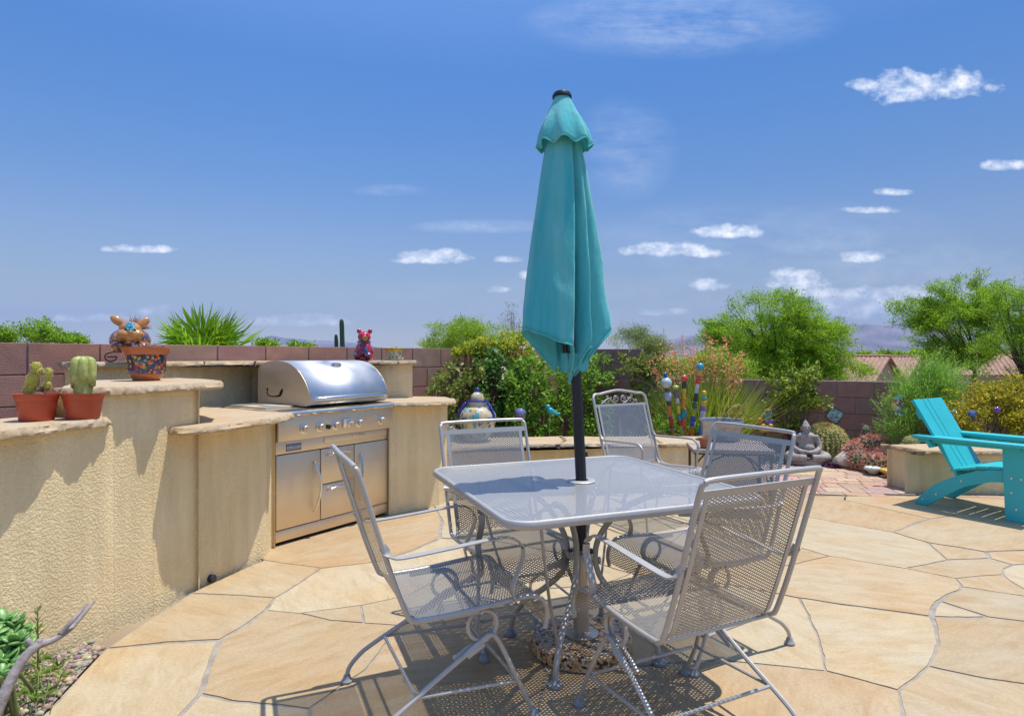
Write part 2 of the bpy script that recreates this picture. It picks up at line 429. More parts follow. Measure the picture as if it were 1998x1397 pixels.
def make_mountains(profile, dist, depth, seed):
    rngm = np.random.default_rng(seed)
    xs = [p[0] for p in profile]; ys = [p[1] for p in profile]
    cols = np.arange(xs[0], xs[-1] + 1, 2.0); nr = 16; vs = []; fs = []
    for i, px in enumerate(cols):
        h = (HY - np.interp(px, xs, ys)) * dist / FPX
        h *= 1 + .10 * noise.noise(V(px * .035, seed, 0)) + .035 * noise.noise(V(px * .12, seed, 3))
        for k in range(nr):
            t = k / (nr - 1)
            gully = noise.noise(V(px * .045 + t * 1.2, t * 2.2, seed + 7)) + (.35) * noise.noise(V(px * .12, t * 4, seed + 9))
            zz = h * (t ** 1.35) * (1 + .45 * gully * (1 - t) * t * 2.2)
            d = dist - depth * (1 - t) + depth * .16 * gully * (1 - t) * (1 if 0 < k else 0)
            vs.append(((px - CX) / FPX * d, d, -4 + zz * (1.0 if k else 0)))
    for i in range(len(cols) - 1):
        for k in range(nr - 1): fs.append((i * nr + k, (i + 1) * nr + k, (i + 1) * nr + k + 1, i * nr + k + 1))
    o = len(vs)
    for i, px in enumerate(cols):                      # back slope
        vs.append(((px - CX) / FPX * (dist + depth), dist + depth, -4))
    for i in range(len(cols) - 1): fs.append((i * nr + nr - 1, (i + 1) * nr + nr - 1, o + i + 1, o + i))
    b = MB(); b._add(vs, fs)
    struct(b.build('hills', mat('desert_rock', (.13, .11, .11), .95, var=.3, vs=.002, c2=(.2, .16, .15)), smooth=True, auto=60))
make_mountains([(1180,694),(1260,680),(1310,662),(1350,652),(1400,660),(1450,650),(1500,646),(1560,640),(1600,633),(1640,634),(1665,630),(1690,632),(1720,634),(1760,632),(1800,636),(1850,630),(1900,640),(1960,648),(2060,655),(2200,690)], 6500, 1700, 2)
make_mountains([(420,694),(470,680),(500,668),(525,657),(545,656),(565,659),(600,663),(640,664),(690,668),(720,674),(770,682),(830,693)], 8000, 1500, 5)

# ------------------------------------------------------------------ flagstone patio
def stone_mat(name, use_attr=True, c=(.62, .44, .26), streak=(2.2, 6.5, 3)):
    m, nt, b = new_mat(name); N = nt.nodes; L = nt.links
    tc = N.new('ShaderNodeTexCoord'); mp = N.new('ShaderNodeMapping'); mp.inputs['Scale'].default_value = streak; mp.inputs['Rotation'].default_value = (0, 0, .35)
    g_ = N.new('ShaderNodeNewGeometry'); an = N.new('ShaderNodeMath'); an.operation = 'MULTIPLY'; an.inputs[1].default_value = 6.283; L.new(g_.outputs['Random Per Island'], an.inputs[0])
    vr = N.new('ShaderNodeVectorRotate'); vr.rotation_type = 'Z_AXIS'; L.new(tc.outputs['Object'], vr.inputs['Vector']); L.new(an.outputs[0], vr.inputs['Angle'])      # the grain of each stone runs its own way
    L.new(vr.outputs[0], mp.inputs[0])
    n1 = N.new('ShaderNodeTexNoise'); n1.inputs['Scale'].default_value = 2.2; n1.inputs['Detail'].default_value = 8; n1.inputs['Roughness'].default_value = .62; n1.inputs['Distortion'].default_value = .8
    L.new(mp.outputs[0], n1.inputs['Vector'])
    n2 = N.new('ShaderNodeTexNoise'); n2.inputs['Scale'].default_value = 2.2; n2.inputs['Detail'].default_value = 3; L.new(tc.outputs['Object'], n2.inputs['Vector'])
    cr = N.new('ShaderNodeValToRGB'); e = cr.color_ramp.elements
    e[0].position = .3; e[0].color = (.90, .83, .74, 1); e[1].position = .72; e[1].color = (1.1, 1.12, 1.16, 1)
    k = e.new(.5); k.color = (1, 1, 1, 1)
    L.new(n1.outputs['Fac'], cr.inputs[0])
    mul = N.new('ShaderNodeMix'); mul.data_type = 'RGBA'; mul.blend_type = 'MULTIPLY'; mul.inputs[0].default_value = 1
    if use_attr:
        a = N.new('ShaderNodeAttribute'); a.attribute_name = 'col'; L.new(a.outputs['Color'], mul.inputs[6])
    else: mul.inputs[6].default_value = (*c, 1)
    L.new(cr.outputs[0], mul.inputs[7])
    cr2 = N.new('ShaderNodeValToRGB'); cr2.color_ramp.elements[0].position = .35; cr2.color_ramp.elements[0].color = (1.0, .9, .78, 1); cr2.color_ramp.elements[1].position = .65; cr2.color_ramp.elements[1].color = (1, 1.02, 1.05, 1)
    L.new(n2.outputs['Fac'], cr2.inputs[0])
    m2 = N.new('ShaderNodeMix'); m2.data_type = 'RGBA'; m2.blend_type = 'MULTIPLY'; m2.inputs[0].default_value = 1
    L.new(mul.outputs[2], m2.inputs[6]); L.new(cr2.outputs[0], m2.inputs[7])
    n4 = N.new('ShaderNodeTexNoise'); n4.inputs['Scale'].default_value = 75; n4.inputs['Detail'].default_value = 6; n4.inputs['Roughness'].default_value = .7; L.new(tc.outputs['Object'], n4.inputs['Vector'])
    mr = N.new('ShaderNodeMapRange'); mr.inputs[1].default_value = .3; mr.inputs[2].default_value = .7; mr.inputs[3].default_value = .86; mr.inputs[4].default_value = 1.1; L.new(n4.outputs['Fac'], mr.inputs[0])
    mg = N.new('ShaderNodeVectorMath'); mg.operation = 'SCALE'; L.new(m2.outputs[2], mg.inputs[0]); L.new(mr.outputs[0], mg.inputs['Scale'])
    # hairline cracks and specks of the stone itself
    vo = N.new('ShaderNodeTexNoise'); vo.inputs['Scale'].default_value = 3.1; vo.inputs['Detail'].default_value = 2; L.new(mp.outputs[0], vo.inputs['Vector'])
    s1 = N.new('ShaderNodeMath'); s1.operation = 'SUBTRACT'; s1.inputs[1].default_value = .63; L.new(vo.outputs['Fac'], s1.inputs[0])
    s2 = N.new('ShaderNodeMath'); s2.operation = 'ABSOLUTE'; L.new(s1.outputs[0], s2.inputs[0])
    s3 = N.new('ShaderNodeMath'); s3.operation = 'LESS_THAN'; s3.inputs[1].default_value = .0035; L.new(s2.outputs[0], s3.inputs[0])
    s4 = N.new('ShaderNodeMath'); s4.operation = 'GREATER_THAN'; s4.inputs[1].default_value = .56; L.new(n1.outputs['Fac'], s4.inputs[0])
    s5 = N.new('ShaderNodeMath'); s5.operation = 'MULTIPLY'; L.new(s3.outputs[0], s5.inputs[0]); L.new(s4.outputs[0], s5.inputs[1])
    s6 = N.new('ShaderNodeMath'); s6.operation = 'MULTIPLY'; s6.inputs[1].default_value = .45; L.new(s5.outputs[0], s6.inputs[0])
    m3 = N.new('ShaderNodeMix'); m3.data_type = 'RGBA'; L.new(s6.outputs[0], m3.inputs[0]); L.new(mg.outputs[0], m3.inputs[6]); m3.inputs[7].default_value = (.16, .1, .06, 1)
    L.new(m3.outputs[2], b.inputs['Base Color']); b.inputs['Roughness'].default_value = .72; b.inputs['Specular IOR Level'].default_value = .3
    bp = N.new('ShaderNodeBump'); bp.inputs['Strength'].default_value = .35; bp.inputs['Distance'].default_value = .012
    n3 = N.new('ShaderNodeTexNoise'); n3.inputs['Scale'].default_value = 9; n3.inputs['Detail'].default_value = 8; L.new(mp.outputs[0], n3.inputs['Vector'])
    L.new(n3.outputs['Fac'], bp.inputs['Height']); L.new(bp.outputs[0], b.inputs['Normal'])
    return m
PATIO_M = stone_mat('flagstone_paving')
SLAB_M = stone_mat('flagstone_slab', False, (.50, .39, .25))
def make_patio():
    N = dict(P0=(450,1000),B5=(515,1092),B4=(368,1158),B3=(205,1266),BL=(60,1420),BM=(-500,2300),P1=(640,967),P2=(839,967),P3=(1180,967),P4=(1400,967),P5=(1649,967),P6=(2500,967),
             RA=(2500,985),R1=(2500,1062),R2=(2500,1092),RB=(2500,1186),R3=(2500,1232),R4=(2500,1262),R5=(2500,1415),R6=(2500,2300),D0=(1900,2300),D1=(1030,2300),D3=(480,2300),D2=(0,2300),
             a=(1649,975),b=(1816,1012),d=(1742,1038),e=(1810,1058),g=(1924,1077),h=(1849,1092),i=(1767,1108),j=(1931,1089),k=(1976,1102),l=(1957,1120),m=(1865,1128),o=(1878,1144),p=(1832,1173),q=(1818,1203),r=(1930,1204),
             t=(1618,1085),u=(1531,1104),U1=(1330,1040),V1=(1231,1119),W1=(1050,1150),w=(1559,1166),x=(1612,1310),y=(1813,1299),z=(1751,1347),A=(1400,1287),G1=(1063,1317),
             C=(629,1108),E=(859,1050),F1=(1100,1080),I=(538,1166),K=(519,1190),L=(427,1249),M=(387,1354),Nn=(584,1196),O=(709,1215),H=(775,1220),Q=(703,1180),Rr=(600,1385))
    E_ = ['P0 B5 B4 B3 BL BM D2 D3 D1 D0 R6 R5 R4 R3 RB R2 R1 RA P6 P5 P4 P3 P2 P1 P0',
          'P5 a b', [('b'),(1900,1000),(2050,994),'RA'], 'b d', ['P4',(1470,985),(1558,1005),'d'], 'd e g', ['g',(1998,1074),'R1'], 'e h', 'i h j', 'g j k', ['k',(2050,1098),'R2'],
          ['k',(1960,1109),'l'], ['l',(1970,1132),(1996,1147),(2090,1166),'RB'], 'i m l', 'm o', ['o',(1998,1162),'R3'], ['o',(1872,1151),(1850,1160),'p',(1822,1186),'q'], 'p r', ['q',(1860,1205),'r',(1998,1212),'R4'],
          ['U1',(1440,1046),(1541,1063),'t',(1700,1098),'i'], ['t',(1570,1094),'u'], 'u U1', ['U1',(1250,1000),'P3'], ['U1',(1290,1075),'V1'], ['w',(1430,1142),'V1'], ['V1',(1180,1139),'W1'], ['w',(1643,1180),'q'],
          ['w',(1580,1200),(1597,1244),'x'], ['q',(1827,1225),(1831,1257),'y'], ['y',(1790,1318),'z'], ['A',(1482,1296),'x',(1680,1328),'z'], ['z',(1762,1397),(1800,1560),'D0'], ['y',(1931,1323),(2100,1346),'R5'],
          ['A',(1230,1300),'G1'], ['G1',(1051,1380),(1060,1600),'D1'], ['G1',(1045,1230),'W1'], ['B5',(570,1100),'C'], ['C',(735,1095),(800,1075),'E'], ['E',(863,1019),'P2'], ['E',(960,1054),'F1'], ['F1',(1170,1100),'V1'],
          ['W1',(900,1195),'H'], ['C',(585,1138),'I','K',(473,1224),'L'], ['B4',(450,1160),'I'], ['B3',(320,1254),'L'], ['L',(407,1313),'M'], ['M',(345,1397),(240,1700),'D2'], ['K',(550,1194),'Nn',(646,1210),'O','H'],
          'Nn Q', ['Q',(800,1160),(880,1120),'F1'], 'Q O', ['M',(464,1369),'Rr'], ['Rr',(610,1500),'D3'], ['Rr',(663,1340),(716,1307),'H']]
    pos = []; names = {}; adj = {}
    def node(q):
        if isinstance(q, str):
            if q not in names: names[q] = len(pos); pos.append(G(*N[q]).xy)
            return names[q]
        pos.append(G(*q).xy); return len(pos) - 1
    for e in E_:
        ids = [node(q) for q in (e.split() if isinstance(e, str) else e)]
        for s0, s1 in zip(ids, ids[1:]): adj.setdefault(s0, set()).add(s1); adj.setdefault(s1, set()).add(s0)
    order = {k: sorted(vv, key=lambda n: math.atan2(pos[n].y - pos[k].y, pos[n].x - pos[k].x)) for k, vv in adj.items()}
    seen = set(); faces = []
    for a in adj:
        for b in adj[a]:
            if (a, b) in seen: continue
            f = []; p, q = a, b
            while (p, q) not in seen:
                seen.add((p, q)); f.append(p)
                o = order[q]; nx = o[(o.index(p) - 1) % len(o)]
                p, q = q, nx
            area = sum(pos[f[i]].x * pos[f[(i + 1) % len(f)]].y - pos[f[(i + 1) % len(f)]].x * pos[f[i]].y for i in range(len(f))) / 2
            if area > .003: faces.append(f)
    bld = MB(); cr = random.Random(3)
    tones = [(.455,.35,.212),(.45,.332,.195),(.465,.38,.243),(.445,.328,.19),(.46,.36,.222),(.475,.395,.258),(.45,.342,.204)]
    for f in faces:
        pts = [pos[k] for k in f]; dense = []
        for i in range(len(pts)):
            p0, p1 = pts[i], pts[(i + 1) % len(pts)]; n = max(1, int((p1 - p0).length / .035))
            for s in range(n):
                q = p0.lerp(p1, s / n)
                w_ = .012
                dense.append(Vector((q.x + w_ * noise.noise(V(q.x * 3.1, q.y * 3.1, 0)) + .005 * noise.noise(V(q.x * 13, q.y * 13, 4)), q.y + w_ * noise.noise(V(q.x * 3.1, q.y * 3.1, 9)) + .005 * noise.noise(V(q.x * 13, q.y * 13, 7)))))
        n = len(dense); ins = []
        for i in range(n):
            p0, p1, p2 = dense[(i - 1) % n], dense[i], dense[(i + 1) % n]
            t0 = (p1 - p0).normalized(); t1 = (p2 - p1).normalized(); n0 = Vector((-t0.y, t0.x)); n1 = Vector((-t1.y, t1.x))
            mm = n0 + n1; mm = mm.normalized() if mm.length > .2 else n0
            k = 1 / max(.5, mm.dot(n0))
            wd = .0058 + .014 * max(0, noise.noise(V(p1.x * 1.1 + 5, p1.y * 1.1, 2)) + .05) + (.003) * noise.noise(V(p1.x * 20, p1.y * 20, 2))
            ins.append(p1 + mm * wd * k)
        c = cr.choice(tones); s = cr.uniform(.94, 1.05); bld.cur = tuple(x * s for x in c)
        h = cr.uniform(-.0012, .0012)
        vs = [(p.x, p.y, h) for p in ins] + [(p.x, p.y, -.014) for p in ins]
        bld._add(vs, [tuple(range(n))] + [((i + 1) % n, i, n + i, n + (i + 1) % n) for i in range(n)])
    o = bld.build('patio', PATIO_M, smooth=False); struct(o)
    mb = MB(); q = [pos[k] for k in (names[s] for s in 'P0 B5 B4 B3 BL BM D2 R6 P6'.split())]
    mb._add([(p.x, p.y, -.0035) for p in q], [tuple(range(len(q)))])
    struct(mb.build('patio_mortar', mat('mortar_joint', (.33, .29, .235), .95, var=.2, vs=14, bump=.5, bs=120), recalc=True))
make_patio()
def make_pavers():
    b = MB(); r = random.Random(5); ang = R(-12); ca, sa = math.cos(ang), math.sin(ang)
    pal = [(.45,.28,.19),(.5,.33,.22),(.4,.25,.19),(.52,.36,.25),(.47,.3,.23),(.42,.3,.25)]
    row = 0; y = -2.0
    while y < 4.5:
        h = r.choice([.14, .14, .21, .105]); x = -4 + r.uniform(0, .2)
        while x < 6:
            w = r.choice([.14, .21, .21, .28])
            cx, cy = x + w / 2, y + h / 2
            wx, wy = 3.5 + cx * ca - cy * sa, 5.6 + cx * sa + cy * ca
            if 5.53 < wy < 7.6 and -1 < wx < 7:
                g = .004; b.cur = tuple(k * r.uniform(.88, 1.1) for k in r.choice(pal))
                q = []
                for dx, dy in ((-1, -1), (1, -1), (1, 1), (-1, 1)):
                    ux, uy = cx + dx * (w / 2 - g) + r.uniform(-.002, .002), cy + dy * (h / 2 - g) + r.uniform(-.002, .002)
                    q.append((3.5 + ux * ca - uy * sa, 5.6 + ux * sa + uy * ca))
                zt = r.uniform(-.001, .0015); n = len(q)
                b._add([(p[0], p[1], zt) for p in q] + [(p[0], p[1], -.012) for p in q], [tuple(range(n))] + [((i + 1) % n, i, n + i, n + (i + 1) % n) for i in range(n)])
            x += w
        y += h
    struct(b.build('paver_path', attr_mat('brick_pavers', .85, .15, 25, bump=.4, bs=80), smooth=False))
    b = MB(); b._add([(-1, 5.5, -.009), (8, 5.5, -.009), (8, 8.5, -.009), (-1, 8.5, -.009)], [(0, 1, 2, 3)])
    struct(b.build('paver_bedding_sand', mat('joint_sand', (.2, .15, .11), .95, var=.2, vs=30)))
make_pavers()

# ------------------------------------------------------------------ block walls
WA = Vector((-3.23, 3.87)); WD = Vector((2.3, 2.73)).normalized()
RA_ = Vector((2.99, 8.13)); RD = Vector((2.76, -1.23)).normalized()
def _isect():
    den = WD.x * RD.y - WD.y * RD.x; d = RA_ - WA
    return (d.x * RD.y - d.y * RD.x) / den
CORNER = WA + WD * _isect()
BLOCK_M = attr_mat('concrete_block', .92, .13, 9, bump=.55, bs=130)
MORT_M = mat('block_mortar', (.25, .19, .175), .95, var=.15, vs=20)
def block_wall(name, label, start, direction, length, top, courses, skip=(), s_off=0.0, tone=(.40, .215, .165), seed=1, extra=None, z_base=-.3):
    r = random.Random(seed); n = Vector((-direction.y, direction.x))
    root = thing(name, label, 'wall', (start.x, start.y, 0), math.atan2(direction.y, direction.x))
    b = MB(); core = MB(); bl, bh, th = .406, .203, .15
    for k in range(courses):
        z1 = top - k * bh; z0 = max(z1 - bh, z_base); x = -bl * (s_off + (.5 if k % 2 else 0)); i = 0
        while x < length:
            xa, xb = max(0, x), min(length, x + bl); x += bl; i += 1
            if xb - xa < .03: continue
            if any(a < (xa + xb) / 2 < c and kk == k for (kk, a, c) in skip): continue
            if extra and k < extra[1] and (xa + xb) / 2 > extra[0]: continue
            b.cur = tuple(c * r.uniform(.9, 1.1) for c in tone)
            b.box(((xa + xb) / 2, th / 2, (z0 + z1) / 2 + (.004 if k == 0 else 0)), (xb - xa - .011, th, z1 - z0 - (.009 if k else .001)), bev=.003)
            core.box(((xa + xb) / 2, th / 2, (z0 + z1) / 2 - .002), (xb - xa, th - .014, z1 - z0 + .003))
    b.build('block_courses', BLOCK_M, root, smooth=False)
    core.build('mortar', MORT_M, root, smooth=False)
    return root
_s0 = WA - WD * 4.2
_pt = lambda px: ((px - CX) / FPX)
def s_at_px(px):
    k = _pt(px); return (k * WA.y - WA.x) / (WD.x - k * WD.y) + 4.2
block_wall('block_wall', 'long sunlit mauve concrete block wall behind the barbecue island', _s0, WD, 4.2 + _isect() + .1, 1.337, 8, skip=[(1, s_at_px(966), s_at_px(1014))], s_off=.3)
_len2 = (RA_ - CORNER).length
_step = (Vector((1.875, 8.63)) - CORNER).length
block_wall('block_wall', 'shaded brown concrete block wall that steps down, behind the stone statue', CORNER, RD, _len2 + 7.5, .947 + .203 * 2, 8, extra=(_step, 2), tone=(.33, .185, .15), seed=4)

# ------------------------------------------------------------------ stucco masonry with flagstone tops
def stucco_mat():
    m, nt, b = new_mat('sand_stucco'); N = nt.nodes; L = nt.links
    tc = N.new('ShaderNodeTexCoord')
    n1 = N.new('ShaderNodeTexNoise'); n1.inputs['Scale'].default_value = 2.2; n1.inputs['Detail'].default_value = 6; L.new(tc.outputs['Object'], n1.inputs['Vector'])
    cr = N.new('ShaderNodeValToRGB'); cr.color_ramp.elements[0].position = .3; cr.color_ramp.elements[0].color = (.84, .655, .35, 1)
    cr.color_ramp.elements[1].position = .7; cr.color_ramp.elements[1].color = (.92, .755, .46, 1); L.new(n1.outputs['Fac'], cr.inputs[0])
    mp = N.new('ShaderNodeMapping'); mp.inputs['Scale'].default_value = (5, 5, .7); L.new(tc.outputs['Object'], mp.inputs[0])
    n5 = N.new('ShaderNodeTexNoise'); n5.inputs['Scale'].default_value = 2.5; n5.inputs['Detail'].default_value = 6; L.new(mp.outputs[0], n5.inputs['Vector'])
    mr = N.new('ShaderNodeMapRange'); mr.inputs[1].default_value = .35; mr.inputs[2].default_value = .7; mr.inputs[3].default_value = .93; mr.inputs[4].default_value = 1.1; L.new(n5.outputs['Fac'], mr.inputs[0])
    mg = N.new('ShaderNodeVectorMath'); mg.operation = 'SCALE'; L.new(cr.outputs[0], mg.inputs[0]); L.new(mr.outputs[0], mg.inputs['Scale'])
    L.new(mg.outputs[0], b.inputs['Base Color']); b.inputs['Roughness'].default_value = .95; b.inputs['Specular IOR Level'].default_value = .15
    n2 = N.new('ShaderNodeTexNoise'); n2.inputs['Scale'].default_value = 88; n2.inputs['Detail'].default_value = 3; n2.inputs['Roughness'].default_value = .6; L.new(tc.outputs['Object'], n2.inputs['Vector'])
    n3 = N.new('ShaderNodeTexNoise'); n3.inputs['Scale'].default_value = 14; n3.inputs['Detail'].default_value = 3; L.new(tc.outputs['Object'], n3.inputs['Vector'])
    ad = N.new('ShaderNodeMath'); ad.operation = 'MULTIPLY_ADD'; sh = N.new('ShaderNodeMapRange'); sh.interpolation_type = 'SMOOTHSTEP'; sh.inputs[1].default_value = .40; sh.inputs[2].default_value = .60; L.new(n2.outputs['Fac'], sh.inputs[0]); ad.inputs[1].default_value = .6; L.new(n3.outputs['Fac'], ad.inputs[0]); L.new(sh.outputs[0], ad.inputs[2])
    bp = N.new('ShaderNodeBump'); bp.inputs['Strength'].default_value = .6; bp.inputs['Distance'].default_value = .005
    L.new(ad.outputs[0], bp.inputs['Height']); L.new(bp.outputs[0], b.inputs['Normal'])
    return m
STUCCO = stucco_mat()
def slab(outline, z0, z1, name, parent, seed=0, amp=.018, smooth_n=6, m=None, jag=0.0):
    pts = [p.xy for p in catmull([(p[0], p[1], 0) for p in outline], smooth_n, True)]
    ar = sum(pts[i].x * pts[(i + 1) % len(pts)].y - pts[(i + 1) % len(pts)].x * pts[i].y for i in range(len(pts)))
    if ar < 0: pts.reverse()
    dn = []
    for i in range(len(pts)):
        a, b = pts[i], pts[(i + 1) % len(pts)]; k = max(1, int((b - a).length / .012))
        dn += [a.lerp(b, s / k) for s in range(k)]
    n = len(dn); rings = []
    th = z1 - z0
    prof = [(.010, 0), (.002, .12), (0, .34), (.004, .62), (.009, .86), (.014, 1)]
    for (ins, f) in prof:
        ring = []
        for i in range(n):
            p = dn[i]; t = (dn[(i + 2) % n] - dn[(i - 2) % n]).normalized(); nr = Vector((t.y, -t.x))
            big = amp * (1.3 * noise.noise(V(p.x * 4.2, p.y * 4.2, seed)) + .8 * noise.noise(V(p.x * 11, p.y * 11, seed + 3)))
            big += jag * (abs(((p.x + p.y * .83) * 4.1 + .35 * noise.noise(V(p.x * 3, p.y * 3, seed))) % 1 * 2 - 1) - .5)
            fine = .0055 * noise.noise(V(p.x * 35, p.y * 35, f * 3.0 + seed)) + .004 * noise.noise(V(p.x * 80, p.y * 80, f * 6 + seed))
            chip = max(0, noise.noise(V(p.x * 7, p.y * 7, seed + 20)) - .25) * .05 * (1 if f > .6 else .3)
            q = p + nr * (big + fine - chip - ins)
            ring.append((q.x, q.y, z0 + th * f))
        rings.append(ring)
    vs = [p for r_ in rings for p in r_]; fs = []
    for k in range(len(prof) - 1):
        for i in range(n): fs.append((k * n + i, k * n + (i + 1) % n, (k + 1) * n + (i + 1) % n, (k + 1) * n + i))
    for ring, up in ((rings[0], False), (rings[-1], True)):          # caps by constrained triangulation of the ragged outline
        o = len(vs); cv, ce, cf, *_ = geometry.delaunay_2d_cdt([Vector((p[0], p[1])) for p in ring], [], [list(range(n))], 1, 1e-6)
        vs += [(p.x, p.y, ring[0][2]) for p in cv]
        for f in cf:
            a_, b_, c_ = (cv[f[0]], cv[f[1]], cv[f[2]]); cr_ = (b_ - a_).x * (c_ - a_).y - (b_ - a_).y * (c_ - a_).x
            f = list(f) if (cr_ > 0) == up else list(reversed(f)); fs.append(tuple(o + k for k in f))
    b = MB(); b._add(vs, fs)
    return b.build(name, m or SLAB_M, parent, smooth=True, auto=40)
def masonry(poly, z0, z1, name, parent, rnd=.03, n=5):
    pts = [p.xy for p in catmull([(p[0], p[1], 0) for p in poly], n, True)] if n else [Vector(p) for p in poly]
    b = MB(); b.prism([tuple(p) for p in pts], z0, z1)
    return b.build(name, STUCCO, parent, auto=45)
def sharp(pts, k=.012):                                     # doubles the corners so that a smooth curve keeps them
    out = []
    n = len(pts)
    for i, p in enumerate(pts):
        p = Vector(p[:2]); a = Vector(pts[i - 1][:2]); c = Vector(pts[(i + 1) % n][:2])
        out += [p + (a - p).normalized() * k, p + (c - p).normalized() * k]
    return [tuple(q) for q in out]
isl = thing('barbecue_island', 'curved tan stucco barbecue island with stepped ragged flagstone counters', 'outdoor kitchen', (-1.9, 3.6, 0))
_off = Matrix.Translation((1.9, -3.6, 0))
def island_part(o): o.matrix_parent_inverse = _off; return o
fA = [(-2.3,1.55),(-2.13,2.0),(-2.0,2.35),(-1.866,2.78),(-1.852,2.87),(-1.93,3.02)]; bA = [(-2.14,3.0),(-2.33,2.45),(-2.46,2.1),(-2.62,1.65)]
island_part(masonry(sharp(fA + bA), -.1, .937, 'stucco_wall', isl, n=4))
island_part(masonry(sharp([(-2.1,2.83),(-1.876,2.80),(-1.785,3.07),(-1.708,3.345),(-2.0,3.9),(-2.2,4.02),(-2.5,3.6)]), -.1, 1.072, 'stucco_wall', isl, n=4))
island_part(masonry(sharp([(-1.775,3.18),(-1.63,3.56),(-1.548,3.86),(-1.575,4.04),(-2.09,4.395),(-2.3,4.45),(-2.02,3.8)]), -.1, .852, 'stucco_wall', isl, n=4))
island_part(masonry(sharp([(-.985,4.872),(-.78,5.02),(-.62,5.17),(-.56,5.32),(-.62,5.5),(-.9,5.55),(-1.48,5.29)]), -.1, .852, 'stucco_wall', isl, n=4))
island_part(masonry(sharp([(-2.76,3.87),(-2.47,4.2),(-2.28,4.5),(-2.05,4.86),(-1.6,5.31),(-1.02,5.40),(-.885,5.46),(-.95,5.66),(-1.6,5.6),(-2.2,5.06),(-2.45,4.72),(-2.67,4.40),(-2.93,4.06)]), -.1, 1.178, 'stucco_wall', isl, n=4))
sl = [slab(sharp([(-2.2,1.5),(-2.03,2.02),(-1.905,2.36),(-1.885,2.45),(-1.88,2.52),(-1.886,2.60),(-1.84,2.68),(-1.845,2.74),(-1.825,2.79),(-1.85,2.84),(-2.0,2.87),(-2.2,2.96),(-2.42,2.4),(-2.62,1.9),(-2.72,1.6)], .02), .937, .977, 'countertop', isl, 1, amp=.006),
      slab(sharp([(-2.06,2.79),(-1.93,2.785),(-1.85,2.80),(-1.832,2.85),(-1.783,2.89),(-1.772,2.975),(-1.70,3.03),(-1.712,3.08),(-1.73,3.13),(-1.69,3.20),(-1.65,3.3),(-1.61,3.42),(-1.70,3.62),(-1.95,3.9),(-2.2,4.05),(-2.55,3.6)], .02), 1.072, 1.112, 'countertop', isl, 6, amp=.006),
      slab(sharp([(-1.80,3.15),(-1.66,3.10),(-1.58,3.19),(-1.50,3.33),(-1.42,3.6),(-1.385,3.85),(-1.41,3.98),(-1.53,4.045),(-1.6,4.07),(-2.08,4.40),(-2.24,4.44),(-2.1,3.9),(-1.92,3.45)], .02), .852, .89, 'countertop', isl, 11),
      slab(sharp([(-.955,4.81),(-.7,4.90),(-.53,5.0),(-.455,5.12),(-.5,5.35),(-.6,5.55),(-.9,5.6),(-1.05,5.43),(-1.40,5.33),(-1.36,5.18),(-.985,4.89)], .02), .852, .89, 'countertop', isl, 16),
      slab(sharp([(-2.73,3.80),(-2.42,4.17),(-2.23,4.47),(-2.0,4.82),(-1.56,5.25),(-1.0,5.345),(-.83,5.40),(-.88,5.68),(-1.6,5.63),(-2.22,5.08),(-2.47,4.74),(-2.69,4.42),(-2.97,4.05)], .02), 1.178, 1.217, 'countertop', isl, 21, amp=.012)]
for s in sl: island_part(s)
b = MB(); b.tube([(-1.70, 3.43, .02), (-1.655, 3.418, .02)], .021, 12); b.M = None
island_part(b.build('drain_pipe', mat('dark_plastic', (.03, .03, .035), .6), isl))
sw = thing('seat_wall', 'low curved tan stucco seat wall with flagstone top behind the chairs', 'wall', (.8, 5.8, 0))
_o2 = Matrix.Translation((-.8, -5.8, 0))
o = masonry(sharp([(-.58,5.36),(-.2,5.55),(.15,5.655),(.7,5.69),(1.3,5.70),(1.9,5.72),(2.3,5.78),(2.3,6.15),(1.5,6.15),(.5,6.13),(-.3,6.02),(-.62,5.8)]), -.1, .412, 'stucco_wall', sw, n=4); o.matrix_parent_inverse = _o2
o = slab(sharp([(-.565,5.335),(-.2,5.52),(.15,5.625),(.42,5.658),(.5,5.9),(.47,6.19),(-.3,6.08),(-.66,5.84)], .02), .412, .45, 'countertop', sw, 31, amp=.008); o.matrix_parent_inverse = _o2
o = slab(sharp([(.437,5.658),(.9,5.665),(1.38,5.67),(1.375,6.2),(.9,6.2),(.485,6.19),(.517,5.9)], .012), .412, .449, 'countertop', sw, 33, amp=.006); o.matrix_parent_inverse = _o2
o = slab(sharp([(1.395,5.67),(1.9,5.69),(2.36,5.75),(2.36,6.2),(1.9,6.2),(1.39,6.2)], .012), .412, .45, 'countertop', sw, 35, amp=.008); o.matrix_parent_inverse = _o2
b = MB(); b.box((.66, 5.682, .31), (.075, .02, .11), bev=.004)
o = b.build('outlet_cover', mat('dark_bronze', (.05, .04, .045), .5), sw); o.matrix_parent_inverse = _o2
sb = thing('seat_wall', 'square tan stucco bench block with flagstone top behind the turquoise chair', 'bench', (4.6, 5.9, 0))
_o3 = Matrix.Translation((-4.6, -5.9, 0))
o = masonry(sharp([(3.79,5.64),(6.6,5.5),(6.6,6.0),(4.6,6.1),(3.69,5.96)]), -.1, .357, 'stucco_wall', sb, n=4); o.matrix_parent_inverse = _o3
o = slab(sharp([(3.765,5.6),(5.1,5.53),(6.6,5.46),(6.6,6.05),(4.6,6.14),(3.65,5.98)], .015), .357, .397, 'countertop', sb, 41, amp=.006); o.matrix_parent_inverse = _o3

